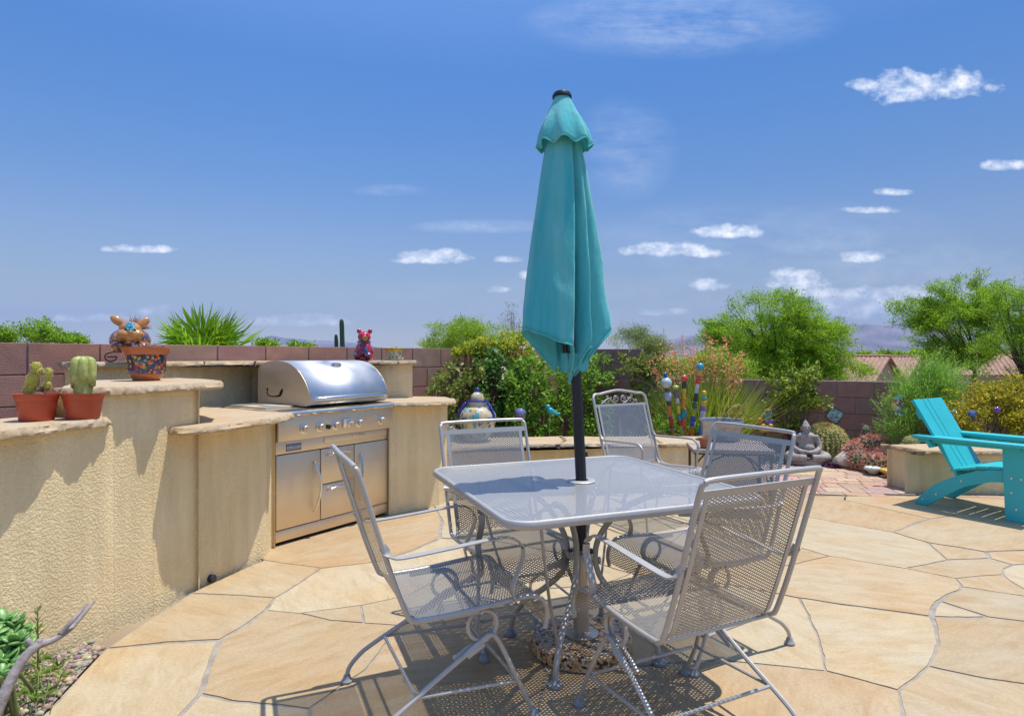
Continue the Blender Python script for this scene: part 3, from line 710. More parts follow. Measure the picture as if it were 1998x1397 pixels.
# ------------------------------------------------------------------ gravel beds
def in_poly(x, y, poly):
    c = False; n = len(poly)
    for i in range(n):
        (x0, y0), (x1, y1) = poly[i], poly[(i + 1) % n]
        if (y0 > y) != (y1 > y) and x < (x1 - x0) * (y - y0) / (y1 - y0) + x0: c = not c
    return c
bed1 = [(-1.0, 6.0), (2.3, 6.05), (2.42, 6.9), (3.0, 7.17), (3.55, 7.08), (4.15, 6.6), (4.15, 5.9), (8, 5.7), (8.5, 5.8), (3.0, 8.2), (1.0, 9.05)]
bed2 = [tuple(G(*p).xy) for p in [(206,1262),(60,1420),(-60,1600)]] + [(-1.6, .9), (-2.3, 1.2), (-2.3, 1.6), (-2.0, 2.35), (-1.86, 2.7)]
def gravel(name, poly, z, n, smin, smax, pal, seed, hump=0.0):
    r = random.Random(seed); b = MB(); b._add([(p[0], p[1], z) for p in poly], [tuple(range(len(poly)))])
    struct(b.build('gravel_bed', mat('gravel_fines', (.33, .27, .21), .95, var=.35, vs=45, bump=.8, bs=90), recalc=True))
    bm = bmesh.new(); bmesh.ops.create_icosphere(bm, subdivisions=1, radius=1); bm.verts.index_update()
    iv = [v.co.copy() for v in bm.verts]; jf = [tuple(v.index for v in f.verts) for f in bm.faces]; bm.free()
    xs = [p[0] for p in poly]; ys = [p[1] for p in poly]; b = MB(); k = 0
    while k < n:
        x, y = r.uniform(min(xs), max(xs)), r.uniform(min(ys), max(ys))
        if not in_poly(x, y, poly): continue
        k += 1; s = smin + (smax - smin) * r.random() ** 2.2
        q = Matrix.Rotation(r.uniform(0, 6.3), 3, 'Z') @ Matrix.Rotation(r.uniform(-.4, .4), 3, 'X')
        sc = (s * r.uniform(.8, 1.35), s * r.uniform(.7, 1.0), s * r.uniform(.45, .8)); b.cur = tuple(c * r.uniform(.75, 1.15) for c in r.choice(pal))
        zz = z + sc[2] * r.uniform(.2, .7)
        b._add([q @ V(v.x * sc[0] * r.uniform(.85, 1.1), v.y * sc[1], v.z * sc[2]) + V(x, y, zz) for v in iv], jf)
    o = b.build(name, attr_mat('pebbles', .85, .2, 60), smooth=True, auto=0); o['kind'] = 'stuff'
    return o
palg = [(.40,.31,.22),(.33,.25,.19),(.46,.37,.27),(.34,.25,.2),(.29,.24,.2),(.44,.33,.22),(.50,.42,.32)]
gravel('gravel', [(2.42,6.85),(3.0,7.17),(3.55,7.08),(4.15,6.6),(4.2,7.4),(3.0,8.0),(2.4,8.2)], .004, 3200, .007, .022, palg, 3)
gravel('gravel', bed2, .003, 4200, .004, .019, palg, 4)
b = MB(); b._add([(p[0], p[1], .0015) for p in bed1], [tuple(range(len(bed1)))]); struct(b.build('planting_bed', mat('bed_soil', (.24, .18, .13), .95, var=.35, vs=20, bump=.8, bs=70), recalc=True))
# ------------------------------------------------------------------ metal patio furniture
SILVER = mat('silver_enamel', (.45, .43, .395), .45, metal=.3, var=.05, vs=30, bump=.12, bs=260, bdist=.002)
MESH_M = expanded_metal('expanded_metal', .020, .0105, .46, (.32, .305, .28))
FOOT_M = mat('grey_foot_cap', (.30, .30, .30), .55)
def sheet(name, rows, m, parent, uv0=(0, 0)):                # rows: list of (left point, right point, half width) -> ribbon with uv in metres
    vs = []; fs = []; uvs = []; s = 0; nx = 10
    for i, (a, b) in enumerate(rows):
        a, b = Vector(a), Vector(b)
        if i: s += ((a + b) / 2 - (Vector(rows[i - 1][0]) + Vector(rows[i - 1][1])) / 2).length
        for j in range(nx + 1):
            t = j / nx; vs.append(a.lerp(b, t)); uvs.append((uv0[0] + (t - .5) * (b - a).length, uv0[1] + s))
    for i in range(len(rows) - 1):
        for j in range(nx): o = i * (nx + 1) + j; fs.append((o, o + 1, o + nx + 2, o + nx + 1))
    me = bpy.data.meshes.new(name); me.from_pydata([tuple(v) for v in vs], [], fs)
    ul = me.uv_layers.new(name='UVMap')
    for l in me.loops: ul.data[l.index].uv = uvs[l.vertex_index]
    me.polygons.foreach_set('use_smooth', [True] * len(me.polygons))
    return link(name, me, m, parent)
def make_spring_chair(name='spring_chair'):
    root = thing(name, 'silver mesh spring chair', 'chair')
    W = .235
    back = [(-.405, .915), (-.395, .90), (-.35, .76), (-.29, .57), (-.245, .445)]
    # outer tube: down one upright, along the seat and over the front, joined across the top
    side = [(-.39, .885), (-.345, .74), (-.285, .55), (-.238, .425), (-.222, .405), (-.195, .398), (-.05, .400), (.12, .414), (.20, .416), (.238, .405), (.262, .375), (.268, .335), (.258, .295)]
    L_ = [Vector((-W, y, z)) for (y, z) in side]; R_ = [Vector((W, y, z)) for (y, z) in reversed(side)]
    top = [Vector((-W + .008, -.402, .908)), Vector((-W + .03, -.408, .917)), Vector((0, -.413, .919)), Vector((W - .03, -.408, .917)), Vector((W - .008, -.402, .908))]
    path = list(reversed(R_))[::-1]
    path = [Vector((-W, y, z)) for (y, z) in reversed(side)] + top + [Vector((W, y, z)) for (y, z) in side]
    MB().tube(path, .0086, 10, smooth=4).build('frame', SILVER, root)
    # flat bars carrying the mesh
    def lerp_side(z):
        for (y0, z0), (y1, z1) in zip(side, side[1:]):
            if z1 <= z <= z0: return y0 + (y1 - y0) * (z0 - z) / (z0 - z1)
        return side[0][0]
    b = MB(); zt = .872
    b.tube([(-W, lerp_side(zt) + .004, zt), (W, lerp_side(zt) + .004, zt)], .01, 4, flat=(.003, .017), up=(0, -.3, 1))
    for sx in (-1, 1):
        pts = [(sx * (W - .035), lerp_side(z) + .005, z) for z in (.87, .74, .62, .5, .43)] + [(sx * (W - .022), -.20, .402)]
        b.tube(pts, .01, 4, flat=(.012, .0025), up=(0, 1, .35), smooth=3)
    b.tube([(-W, -.205, .392), (W, -.205, .392)], .007, 8)
    b.tube([(-W, .02, .388), (W, .02, .388)], .006, 8)
    b.build('mesh_bars', SILVER, root)
    rows = []
    for z in (.872, .80, .72, .64, .56, .48, .43): rows.append(((-W + .036, lerp_side(z) + .006, z), (W - .036, lerp_side(z) + .006, z)))
    rows.append(((-W + .025, -.218, .409), (W - .025, -.218, .409)))
    sheet('backrest', rows, MESH_M, root)
    sp = catmull([(0, y, z) for (y, z) in side[4:]], 4)
    rows = [((-W + .008, p.y, p.z + .006 if p.y < .2 else p.z + .004), (W - .008, p.y, p.z + .006 if p.y < .2 else p.z + .004)) for p in sp[2:-1]]
    sheet('seat', rows, MESH_M, root, (.003, .002))
    for sx in (-1, 1):
        x = sx * (W + .006)
        arm = [(sx * W, -.318, .655), (x, -.295, .625), (x, -.26, .612), (x, -.10, .622), (x, .05, .634), (x, .12, .632), (x, .165, .60), (x, .168, .55), (x, .14, .49), (x, .128, .45), (x, .14, .41)]
        MB().tube(arm, .01, 6, smooth=5, flat=(.016, .0045), up=(0, -.55, .85)).build('armrest', SILVER, root)
        # coil spring under the seat
        cx = sx * (W - .012); pts = [(cx, -.11, .386), (cx, -.02, .388)]
        for k in range(0, 31):
            a = math.pi / 2 - 2 * math.pi * k / 20
            pts.append((cx - sx * (.026 * k / 30), .03 + .052 * math.cos(a), .338 + .052 * math.sin(a)))
        pts += [(cx - sx * .024, -.03, .258), (cx - sx * .022, -.07, .236)]
        MB().tube(pts, .0075, 8).build('spring', SILVER, root)
        fx = sx * (W + .012)
        rear = MB().tube([(cx, .045, .292), (cx, .02, .283), (cx + sx * .006, -.10, .216), (fx, -.26, .126), (fx, -.31, .092), (fx, -.345, .05), (fx, -.35, .006)], .0085, 8, smooth=4).build('leg', SILVER, root)
        MB().lathe([(.012, .03), (.016, .016), (.022, .010), (.022, .002), (.018, 0)][::-1], (fx, -.35, 0), 14).build('foot', FOOT_M, rear)
        front = MB().tube([(cx, -.04, .25), (cx, .02, .288), (cx, .055, .302), (cx, .085, .278), (fx, .15, .136), (fx, .208, .012)], .0085, 8, smooth=5).build('leg', SILVER, root)
        MB().lathe([(.012, .03), (.016, .016), (.022, .010), (.022, .002), (.018, 0)][::-1], (fx, .21, 0), 14).build('foot', FOOT_M, front)
        MB().tube([(fx - sx * .006, -.208, .155), (fx - sx * .004, .15, .136)], .006, 8).build('stretcher', SILVER, root)
        MB().tube([(cx, .03, .279), (cx, -.03, .247)], .0125, 8).build('clamp', SILVER, root)
    MB().tube([(-W, -.208, .155), (W, -.208, .155)], .006, 8).build('stretcher', SILVER, root)
    MB().tube([(-W, .15, .136), (W, .15, .136)], .006, 8).build('stretcher', SILVER, root)
    return root
chair0 = make_spring_chair()
GC = 'spring chairs round the patio table'
def place(o, x, y, face, label):
    o.location = (x, y, 0); o.rotation_euler = (0, 0, R(face - 90)); o['label'] = label; o['group'] = GC
place(chair0, -.215, 2.285, 24, 'silver mesh spring chair left of the table, seen from its side, nearest the barbecue')
place(copy_tree(chair0), .555, 2.135, 116, 'silver mesh spring chair in the foreground with its back to the viewer')
place(copy_tree(chair0), .02, 2.83, -65, 'silver mesh spring chair pulled under the far left table edge, facing the viewer')
place(copy_tree(chair0), .785, 2.735, 208, 'silver mesh spring chair right of the table, half hidden by the foreground chair')

def make_scroll_chair():
    root = thing('scroll_back_chair', 'silver mesh armchair with a vine scroll in its back, set behind the table', 'chair', (1.09, 4.67, 0), R(-60 - 90), None)
    W = .272
    side = [(-.41, .90), (-.36, .74), (-.30, .56), (-.245, .42), (-.22, .395), (-.12, .385), (.12, .405), (.19, .402), (.225, .375), (.228, .335)]
    top = [(-W + .012, -.425, .935), (-W + .035, -.43, .948), (-W + .08, -.432, .950), (-.12, -.437, .962), (0, -.442, .975), (.12, -.437, .962), (W - .08, -.432, .950), (W - .035, -.43, .948), (W - .012, -.425, .935)]
    path = [(-W, y, z) for (y, z) in reversed(side)] + top + [(W, y, z) for (y, z) in side]
    MB().tube(path, .011, 10, smooth=4).build('frame', SILVER, root)
    def ly(z):
        for (y0, z0), (y1, z1) in zip(side, side[1:]):
            if z1 <= z <= z0: return y0 + (y1 - y0) * (z0 - z) / (z0 - z1)
        return side[0][0]
    b = MB(); b.tube([(-W, ly(.86), .86), (W, ly(.86), .86)], .01, 4, flat=(.003, .014), up=(0, -.3, 1))
    for sx in (-1, 1): b.tube([(sx * (W - .035), ly(z) + .004, z) for z in (.86, .7, .56, .44)] + [(sx * (W - .03), -.21, .395)], .01, 4, flat=(.012, .0025), up=(0, 1, .35), smooth=3)
    b.tube([(-W, -.24, .415), (W, -.24, .415)], .01, 4, flat=(.003, .016), up=(0, -.3, 1))
    b.build('mesh_bars', SILVER, root)
    big = expanded_metal('coarse_expanded_metal', .030, .0155, .30, (.40, .41, .42))
    sheet('backrest', [((-W + .036, ly(z) + .005, z), (W - .036, ly(z) + .005, z)) for z in (.86, .78, .70, .62, .54, .46, .425)], big, root)
    sp = catmull([(0, y, z) for (y, z) in side[4:]], 4)
    sheet('seat', [((-W + .008, p.y, p.z + .006), (W - .008, p.y, p.z + .006)) for p in sp[1:-1]], big, root)
    b = MB(); yb = -.415
    for sx in (-1, 1):
        sc = []
        for k in range(28):
            a = k / 27; r = .034 * (1 - .72 * a); an = -math.pi / 2 + a * 3.3 * math.pi
            sc.append((sx * (.036 + r * math.cos(an) * .95), yb - .006, .905 + r * math.sin(an)))
        b.tube(sc, .0042, 6)
        b.tube([(sx * .036, yb - .006, .871), (sx * .075, yb - .002, .885), (sx * .11, yb - .004, .915), (sx * .145, yb - .002, .90), (sx * .19, yb, .872)], .004, 6, smooth=4)
        for (lx, lz, an) in ((.085, .908, .7), (.108, .893, -.3), (.125, .924, 1.2), (.15, .887, .1), (.135, .878, -.9), (.172, .888, .8)):
            for da in (-.7, 0, .7): b.ball((sx * (lx + .009 * math.cos(an + da)), yb - .006, lz + .009 * math.sin(an + da)), (.0085, .003, .006), 8, 5)
    b.build('scroll_ornament', SILVER, root)
    for sx in (-1, 1):
        x = sx * (W + .004)
        MB().tube([(sx * W, -.325, .64), (x, -.30, .61), (x, -.25, .605), (x, .05, .62), (x, .13, .612), (x, .165, .57), (x, .155, .50), (x, .15, .41)], .009, 8, smooth=4).build('armrest', SILVER, root)
        MB().tube([(x, .15, .41), (x, .19, .2), (x, .215, .01)], .009, 8, smooth=3).build('leg', SILVER, root)
        MB().tube([(x, -.16, .385), (x, -.24, .2), (x, -.29, .01)], .009, 8, smooth=3).build('leg', SILVER, root)
        MB().tube([(x, .195, .17), (x, -.245, .17)], .006, 8).build('stretcher', SILVER, root)
    MB().tube([(-W, -.03, .17), (W, -.03, .17)], .006, 8).build('stretcher', SILVER, root)
    return root
make_scroll_chair()

# ------------------------------------------------------------------ table
TC = Vector((.297, 2.64)); TA = R(21.5)
def make_table():
    root = thing('patio_table', 'square silver mesh patio table with rounded corners and a parasol hole', 'table', (TC.x, TC.y, 0), TA)
    h = .525; rc = .085; zt = .722
    out = []
    for (sx, sy, a0) in ((1, 1, 0), (-1, 1, 90), (-1, -1, 180), (1, -1, 270)):
        for k in range(9):
            a = R(a0 + 90 * k / 8); out.append((sx * (h - rc) + rc * math.cos(a), sy * (h - rc) + rc * math.sin(a)))
    MB().tube([(x, y, zt - .014) for x, y in out], .014, 10, closed=True, flat=(.013, .016), up=(0, 0, 1)).build('rim', SILVER, root)
    n = len(out); hole = .05
    vs = [(x * .985, y * .985, zt - .004) for x, y in out] + [(hole * math.cos(math.atan2(y, x)), hole * math.sin(math.atan2(y, x)), zt - .004) for x, y in out]
    me = bpy.data.meshes.new('tabletop'); me.from_pydata(vs, [], [(i, (i + 1) % n, n + (i + 1) % n, n + i) for i in range(n)])
    ul = me.uv_layers.new(name='UVMap')
    for l in me.loops: ul.data[l.index].uv = vs[l.vertex_index][:2]
    link('tabletop', me, expanded_metal('tabletop_expanded_metal', .027, .015, .58, (.44, .435, .42)), root)
    MB().lathe([(.03, zt - .006), (.062, zt - .006), (.064, zt), (.058, zt + .004), (.031, zt + .004), (.03, zt - .006)], seg=28).build('parasol_ring', SILVER, root)
    for k in range(4):
        a = R(45 + 90 * k); c, s = math.cos(a), math.sin(a)
        rz = [(.34, .694), (.27, .672), (.16, .60), (.085, .50), (.062, .41), (.085, .32), (.17, .235), (.26, .165), (.315, .09), (.332, .01)]
        lg = MB().tube([(r * c, r * s, z) for r, z in rz], .0125, 10, smooth=5).build('leg', SILVER, root)
        MB().lathe([(.026, 0), (.03, .004), (.03, .012), (.02, .018), (.014, .03)], (.332 * c, .332 * s, 0), 16).build('foot', FOOT_M, lg)
        MB().tube([(.50 * c, .50 * s, .694), (.46 * c, .46 * s, .55), (.40 * c, .40 * s, .36), (.30 * c, .30 * s, .14)], .006, 8, smooth=4).build('brace', SILVER, lg)
        MB().tube([(.34 * c, .34 * s, .698), (.62 * c, .62 * s, .702)], .007, 6, flat=(.012, .003)).build('top_support', SILVER, root)
    MB().lathe([(.062, .395), (.062, .42), (.055, .42), (.055, .395), (.062, .395)], seg=20).build('leg_ring', SILVER, root)
    return root
make_table()

# ------------------------------------------------------------------ parasol and its base
def canvas():
    m, nt, b = new_mat('teal_canvas'); N = nt.nodes; L = nt.links
    tc = N.new('ShaderNodeTexCoord'); mp = N.new('ShaderNodeMapping'); mp.inputs['Scale'].default_value = (9, 9, 1.1); L.new(tc.outputs['Object'], mp.inputs[0])
    n = N.new('ShaderNodeTexNoise'); n.inputs['Scale'].default_value = 1.6; n.inputs['Detail'].default_value = 6; L.new(mp.outputs[0], n.inputs['Vector'])
    cr = N.new('ShaderNodeValToRGB'); cr.color_ramp.elements[0].position = .32; cr.color_ramp.elements[0].color = (.07, .60, .64, 1); cr.color_ramp.elements[1].position = .7; cr.color_ramp.elements[1].color = (.24, .74, .72, 1)
    L.new(n.outputs['Fac'], cr.inputs[0]); L.new(cr.outputs[0], b.inputs['Base Color']); b.inputs['Roughness'].default_value = .9; b.inputs['Specular IOR Level'].default_value = .15; b.inputs['Sheen Weight'].default_value = .3
    wv = N.new('ShaderNodeTexNoise'); wv.inputs['Scale'].default_value = 5; wv.inputs['Detail'].default_value = 5; mp2 = N.new('ShaderNodeMapping'); mp2.inputs['Scale'].default_value = (3, 3, 1.2); mp2.inputs['Rotation'].default_value = (.5, .3, 0); L.new(tc.outputs['Object'], mp2.inputs[0]); L.new(mp2.outputs[0], wv.inputs['Vector'])
    bp = N.new('ShaderNodeBump'); bp.inputs['Strength'].default_value = .5; bp.inputs['Distance'].default_value = .025; L.new(wv.outputs['Fac'], bp.inputs['Height']); L.new(bp.outputs[0], b.inputs['Normal'])
    t = N.new('ShaderNodeBsdfTranslucent'); L.new(cr.outputs[0], t.inputs['Color']); mx = N.new('ShaderNodeMixShader'); mx.inputs[0].default_value = .3
    L.new(b.outputs[0], mx.inputs[1]); L.new(t.outputs[0], mx.inputs[2]); L.new(mx.outputs[0], N['Material Output'].inputs['Surface'])
    return m
TEAL = canvas()
BLACK = mat('black_metal', (.012, .013, .018), .38)
def make_parasol():
    root = thing('parasol', 'closed teal parasol with a black pole standing through the table', 'umbrella', (TC.x, TC.y, 0))
    LX = -.05
    def ax(z): return Vector((LX * max(0, z - .72) / 1.0, 0, z))
    MB().tube([ax(.10), ax(.72), ax(1.2), ax(1.8), ax(2.34)], .0235, 16).build('pole', BLACK, root)
    keys = [(-178, .98), (-150, 1.0), (-125, .93), (-105, .84), (-92, .82), (-82, .80), (-74, .46), (-66, .30), (-60, .34), (-54, .72), (-46, .80), (-40, .74), (-33, .36), (-27, .34), (-20, .84), (-8, 1.0), (2, .93), (9, .48), (15, .46), (24, .95), (40, .98), (52, .6), (58, .42), (74, .9), (92, .92), (104, .5), (112, .42), (130, .88), (146, .9), (156, .5), (165, .45), (172, .8)]
    tk = [math.radians(k[0]) for k in keys] + [math.radians(keys[0][0] + 360)]; rk = [k[1] for k in keys] + [keys[0][1]]
    n = 150
    th = [tk[0] + (2 * math.pi) * i / n for i in range(n)]
    rr = np.interp(th, tk, rk)
    rr = (np.roll(rr, 1) + 2 * rr + np.roll(rr, -1)) / 4
    rows = 30; vs = []; fs = []
    for k in range(rows):
        t = k / (rows - 1)                                     # 0 hem, 1 top
        z_ = 1.30 + (2.30 - 1.30) * t
        Rm = .156 * (1 - t) ** .8 + .042 + .05 * t * (1 - t)
        fold = 1.42 - 1.05 * t ** 1.5
        for i in range(n):
            tw = .35 * t
            f = 1 - (1 - rr[i]) * fold
            wr = 1 + .04 * noise.noise(V(th[i] * 1.3 + t * 3, t * 7, 11)) + .025 * noise.noise(V(th[i] * 2.5, t * 5, 1)) + .012 * noise.noise(V(th[i] * 7, t * 9, 4))
            r = Rm * f * wr
            dz = (-.17 + .235 * (r / .198)) * (1 - t) ** 3
            a = ax(z_ + dz)
            vs.append((a.x - .036 * (1 - t) + r * math.cos(th[i] + tw), r * math.sin(th[i] + tw), a.z))
    for k in range(rows - 1):
        for i in range(n): fs.append((k * n + i, k * n + (i + 1) % n, (k + 1) * n + (i + 1) % n, (k + 1) * n + i))
    b = MB(); b._add(vs, fs); o = b.build('canopy', TEAL, root, auto=60)
    md = o.modifiers.new('cloth', 'SOLIDIFY'); md.thickness = .0025; md.offset = -1
    b = MB(); b.tube([vs[i] for i in range(n)], .0035, 6, closed=True); b.build('hem', TEAL, o)
    # wind vent: the small flounce on top
    vs = []; fs = []; rows = 14
    for k in range(rows):
        t = k / (rows - 1)
        for i in range(n):
            a = 2 * math.pi * i / n
            wav = .5 + .5 * math.cos(8 * a + .6 + .5 * math.sin(2 * a)); wav = wav * (.75 + .35 * noise.noise(V(math.cos(a) * 1.3, math.sin(a) * 1.3, 8)))
            r = .038 + (.090 * (1 - t) ** .9 + .01 * math.sin(t * 5)) * (.74 + .30 * wav * (1 - t) + .06 * t)
            z = 2.145 + .228 * t + (.030 * wav - .006) * (1 - t) ** 2 + .012 * noise.noise(V(math.cos(a) * 2, math.sin(a) * 2, 3)) * (1 - t)
            p = ax(z); vs.append((p.x + r * math.cos(a), r * math.sin(a), p.z))
    for k in range(rows - 1):
        for i in range(n): fs.append((k * n + i, k * n + (i + 1) % n, (k + 1) * n + (i + 1) % n, (k + 1) * n + i))
    b = MB(); b._add(vs, fs); o = b.build('vent_flounce', TEAL, root, auto=60)
    md = o.modifiers.new('cloth', 'SOLIDIFY'); md.thickness = .002; md.offset = -1
    MB().tube([vs[i] for i in range(n)], .003, 6, closed=True).build('hem', TEAL, o)
    p = ax(2.37)
    MB().lathe([(.0, .022), (.02, .020), (.036, .012), (.042, .0), (.042, -.008), (.0, -.01)][::-1], (p.x, p.y, p.z), 24).build('finial', BLACK, root)
    for k in range(8):
        a = R(-100 + 45 * k); c, s = math.cos(a), math.sin(a); q = ax(1.25)
        rb = MB().tube([(q.x + .048 * c, .048 * s, 1.235), (ax(1.6).x + .04 * c, .04 * s, 1.6), (ax(2.3).x + .03 * c, .03 * s, 2.3)], .008, 6, flat=(.011, .006)).build('rib', BLACK, root)
        r0, r1 = .055, .062
        b = MB(); w = .020
        pts = [(r1, -w, 1.268), (r1, w, 1.268), (r0, w * 1.2, 1.205), (r0 - .004, 0, 1.188), (r0, -w * 1.2, 1.205)]
        vs = [(q.x + r * c - u * s, r * s + u * c, z) for (r, u, z) in pts]; vs2 = [(q.x + (r - .012) * c - u * s, (r - .012) * s + u * c, z) for (r, u, z) in pts]
        m_ = len(pts); b._add(vs + vs2, [tuple(range(m_)), tuple(reversed(range(m_, 2 * m_)))] + [(i, m_ + i, m_ + (i + 1) % m_, (i + 1) % m_) for i in range(m_)])
        b.build('rib_pocket', TEAL, rb, smooth=False)
    return root
make_parasol()
def granite():
    m, nt, b = new_mat('speckled_granite'); N = nt.nodes; L = nt.links
    tc = N.new('ShaderNodeTexCoord'); vo = N.new('ShaderNodeTexVoronoi'); vo.inputs['Scale'].default_value = 95; L.new(tc.outputs['Object'], vo.inputs['Vector'])
    sp = N.new('ShaderNodeSeparateColor'); L.new(vo.outputs['Color'], sp.inputs[0])
    n = N.new('ShaderNodeTexNoise'); n.inputs['Scale'].default_value = 22; n.inputs['Detail'].default_value = 6; L.new(tc.outputs['Object'], n.inputs['Vector'])
    ad = N.new('ShaderNodeMath'); ad.operation = 'MULTIPLY_ADD'; ad.inputs[1].default_value = 1.1; L.new(n.outputs['Fac'], ad.inputs[0]); L.new(sp.outputs[0], ad.inputs[2])
    cr = N.new('ShaderNodeValToRGB'); cr.color_ramp.interpolation = 'CONSTANT'; e = cr.color_ramp.elements
    L.new(ad.outputs[0], cr.inputs[0])
    st = [(0, (.05,.035,.025)), (.68, (.30,.16,.06)), (.86, (.50,.29,.12)), (1.05, (.62,.41,.2)), (1.3, (.65,.5,.33))]
    dv = N.new('ShaderNodeMath'); dv.operation = 'DIVIDE'; dv.inputs[1].default_value = 2.0; L.new(ad.outputs[0], dv.inputs[0]); L.new(dv.outputs[0], cr.inputs[0])
    e[0].position = 0; e[0].color = (*st[0][1], 1); e[1].position = st[1][0] / 2; e[1].color = (*st[1][1], 1)
    for q, c in st[2:]:
        k = e.new(q / 2); k.color = (*c, 1)
    L.new(cr.outputs[0], b.inputs['Base Color']); b.inputs['Roughness'].default_value = .35
    return m
pb = thing('granite_stand', 'round speckled granite parasol stand under the table', 'umbrella stand', (TC.x, TC.y, 0))
MB().lathe([(.205, 0.002), (.214, .006), (.216, .03), (.214, .056), (.206, .064), (.0, .065)], seg=56).build('stone_disc', granite(), pb)
MB().lathe([(.075, .066), (.075, .072), (.05, .078), (.034, .085), (.0325, .2), (.0325, .40), (.036, .40), (.036, .43), (.028, .43), (.028, .3)], seg=24).build('socket_tube', mat('champagne_metal', (.5, .46, .4), .35, metal=.7), pb)
b = MB(); b.tube([(.033, 0, .38), (.075, 0, .38)], .006, 8); b.ball((.078, 0, .38), (.009, .016, .016), 10, 8); b.build('lock_knob', SILVER, pb)

# ------------------------------------------------------------------ turquoise slatted lounge chair
def make_adirondack():
    root = thing('slatted_lounge_chair', 'turquoise plank lounge chair with wide flat arms at the right', 'chair', (3.9, 5.02, 0), R(-57 - 90))
    T = mat('turquoise_board', (.03, .47, .49), .42, var=.06, vs=3, bump=.12, bs=40)
    Wd = .27
    def board(prof, x0, x1, name, parent=root):                 # prof in (y, z)
        n = len(prof); b = MB()
        vs = [(x0, y, z) for y, z in prof] + [(x1, y, z) for y, z in prof]
        b._add(vs, [tuple(range(n)), tuple(reversed(range(n, 2 * n)))] + [(i, n + i, n + (i + 1) % n, (i + 1) % n) for i in range(n)])
        o = b.build(name, T, parent, smooth=False, recalc=True)
        md = o.modifiers.new('bevel', 'BEVEL'); md.width = .004; md.segments = 2; md.limit_method = 'ANGLE'
        return o
    rail = [(.30, .30), (.30, .385), (.10, .372), (-.05, .325), (-.18, .262), (-.30, .185), (-.44, .03), (-.44, 0), (-.345, 0), (-.22, .10), (-.08, .205), (.10, .275)]
    bolt = mat('steel_bolt', (.6, .6, .6), .3, metal=1)
    for sx in (-1, 1):
        rl = board(rail, sx * (Wd - .022), sx * Wd, 'side_rail')
        lg = board([(.20, 0), (.335, 0), (.345, .565), (.18, .565)], sx * (Wd + .002), sx * (Wd + .026), 'front_leg')
        ap = board([(.225, .545), (.30, .545), (.30, .565), (-.40, .565), (-.40, .535)], sx * (Wd + .028), sx * (Wd + .048), 'arm_brace')
        xa, xb = sorted((sx * (Wd - .055), sx * (Wd + .085)))
        b = MB(); pl = [(xa, -.44), (xb - .03 if sx > 0 else xb, -.44), (xb, -.37), (xb, .40), (xa, .40)] if sx > 0 else [(xa, -.37), (xa + .03, -.44), (xb, -.44), (xb, .40), (xa, .40)]
        b.prism(pl, .5675, .592); ar = b.build('armrest', T, root, smooth=False); md = ar.modifiers.new('bevel', 'BEVEL'); md.width = .004; md.segments = 2; md.limit_method = 'ANGLE'
        for (y, z, dx) in ((.24, .33, .026), (.30, .33, .026), (.24, .22, .026), (.27, .1, .026), (-.28, .11, .0), (-.38, .05, 0), (-.10, .25, 0)):
            MB().tube([(sx * (Wd + dx), y, z), (sx * (Wd + dx + .003), y, z)], .007, 10).build('bolt', bolt, lg if dx else rl)
    y = .30
    for k in range(6):
        zz = [.388, .384, .376, .365, .344, .322][k]; tl = [.0, .03, .07, .12, .28, .33][k]
        b = MB(); b.box((0, .30 - .088 * k, zz + .011), (2 * Wd - .004, .08, .02), Matrix.Rotation(tl, 3, 'X'), bev=.004); b.build('seat_slat', T, root, smooth=False)
    b = MB(); b.box((0, .315, .335), (2 * Wd - .05, .02, .10), bev=.003); b.build('front_apron', T, root, smooth=False)
    b = MB(); b.box((0, .27, .12), (2 * Wd, .02, .06), bev=.003); b.build('stretcher', T, root, smooth=False)
    ang = R(29); base = V(0, -.135, .285)
    for (x0, x1, hgt) in ((-.262, -.092, .68), (-.085, -.005, .68), (.002, .262, .68)) if False else ((.262, .10, .68), (.093, .012, .68), (.005, -.262, .68)):
        b = MB(); b.box(((x0 + x1) / 2, 0, hgt / 2), (abs(x1 - x0), .022, hgt), bev=.004)
        o = b.build('back_plank', T, root, smooth=False); o.location = base; o.rotation_euler = (ang, 0, 0)
    b = MB(); b.box((0, -.03, .30), (2 * Wd + .14, .03, .07), bev=.003); b.box((0, -.026, .55), (2 * Wd - .06, .026, .07), bev=.003)
    o = b.build('back_brace', T, root, smooth=False); o.location = base; o.rotation_euler = (ang, 0, 0)
    return root
make_adirondack()

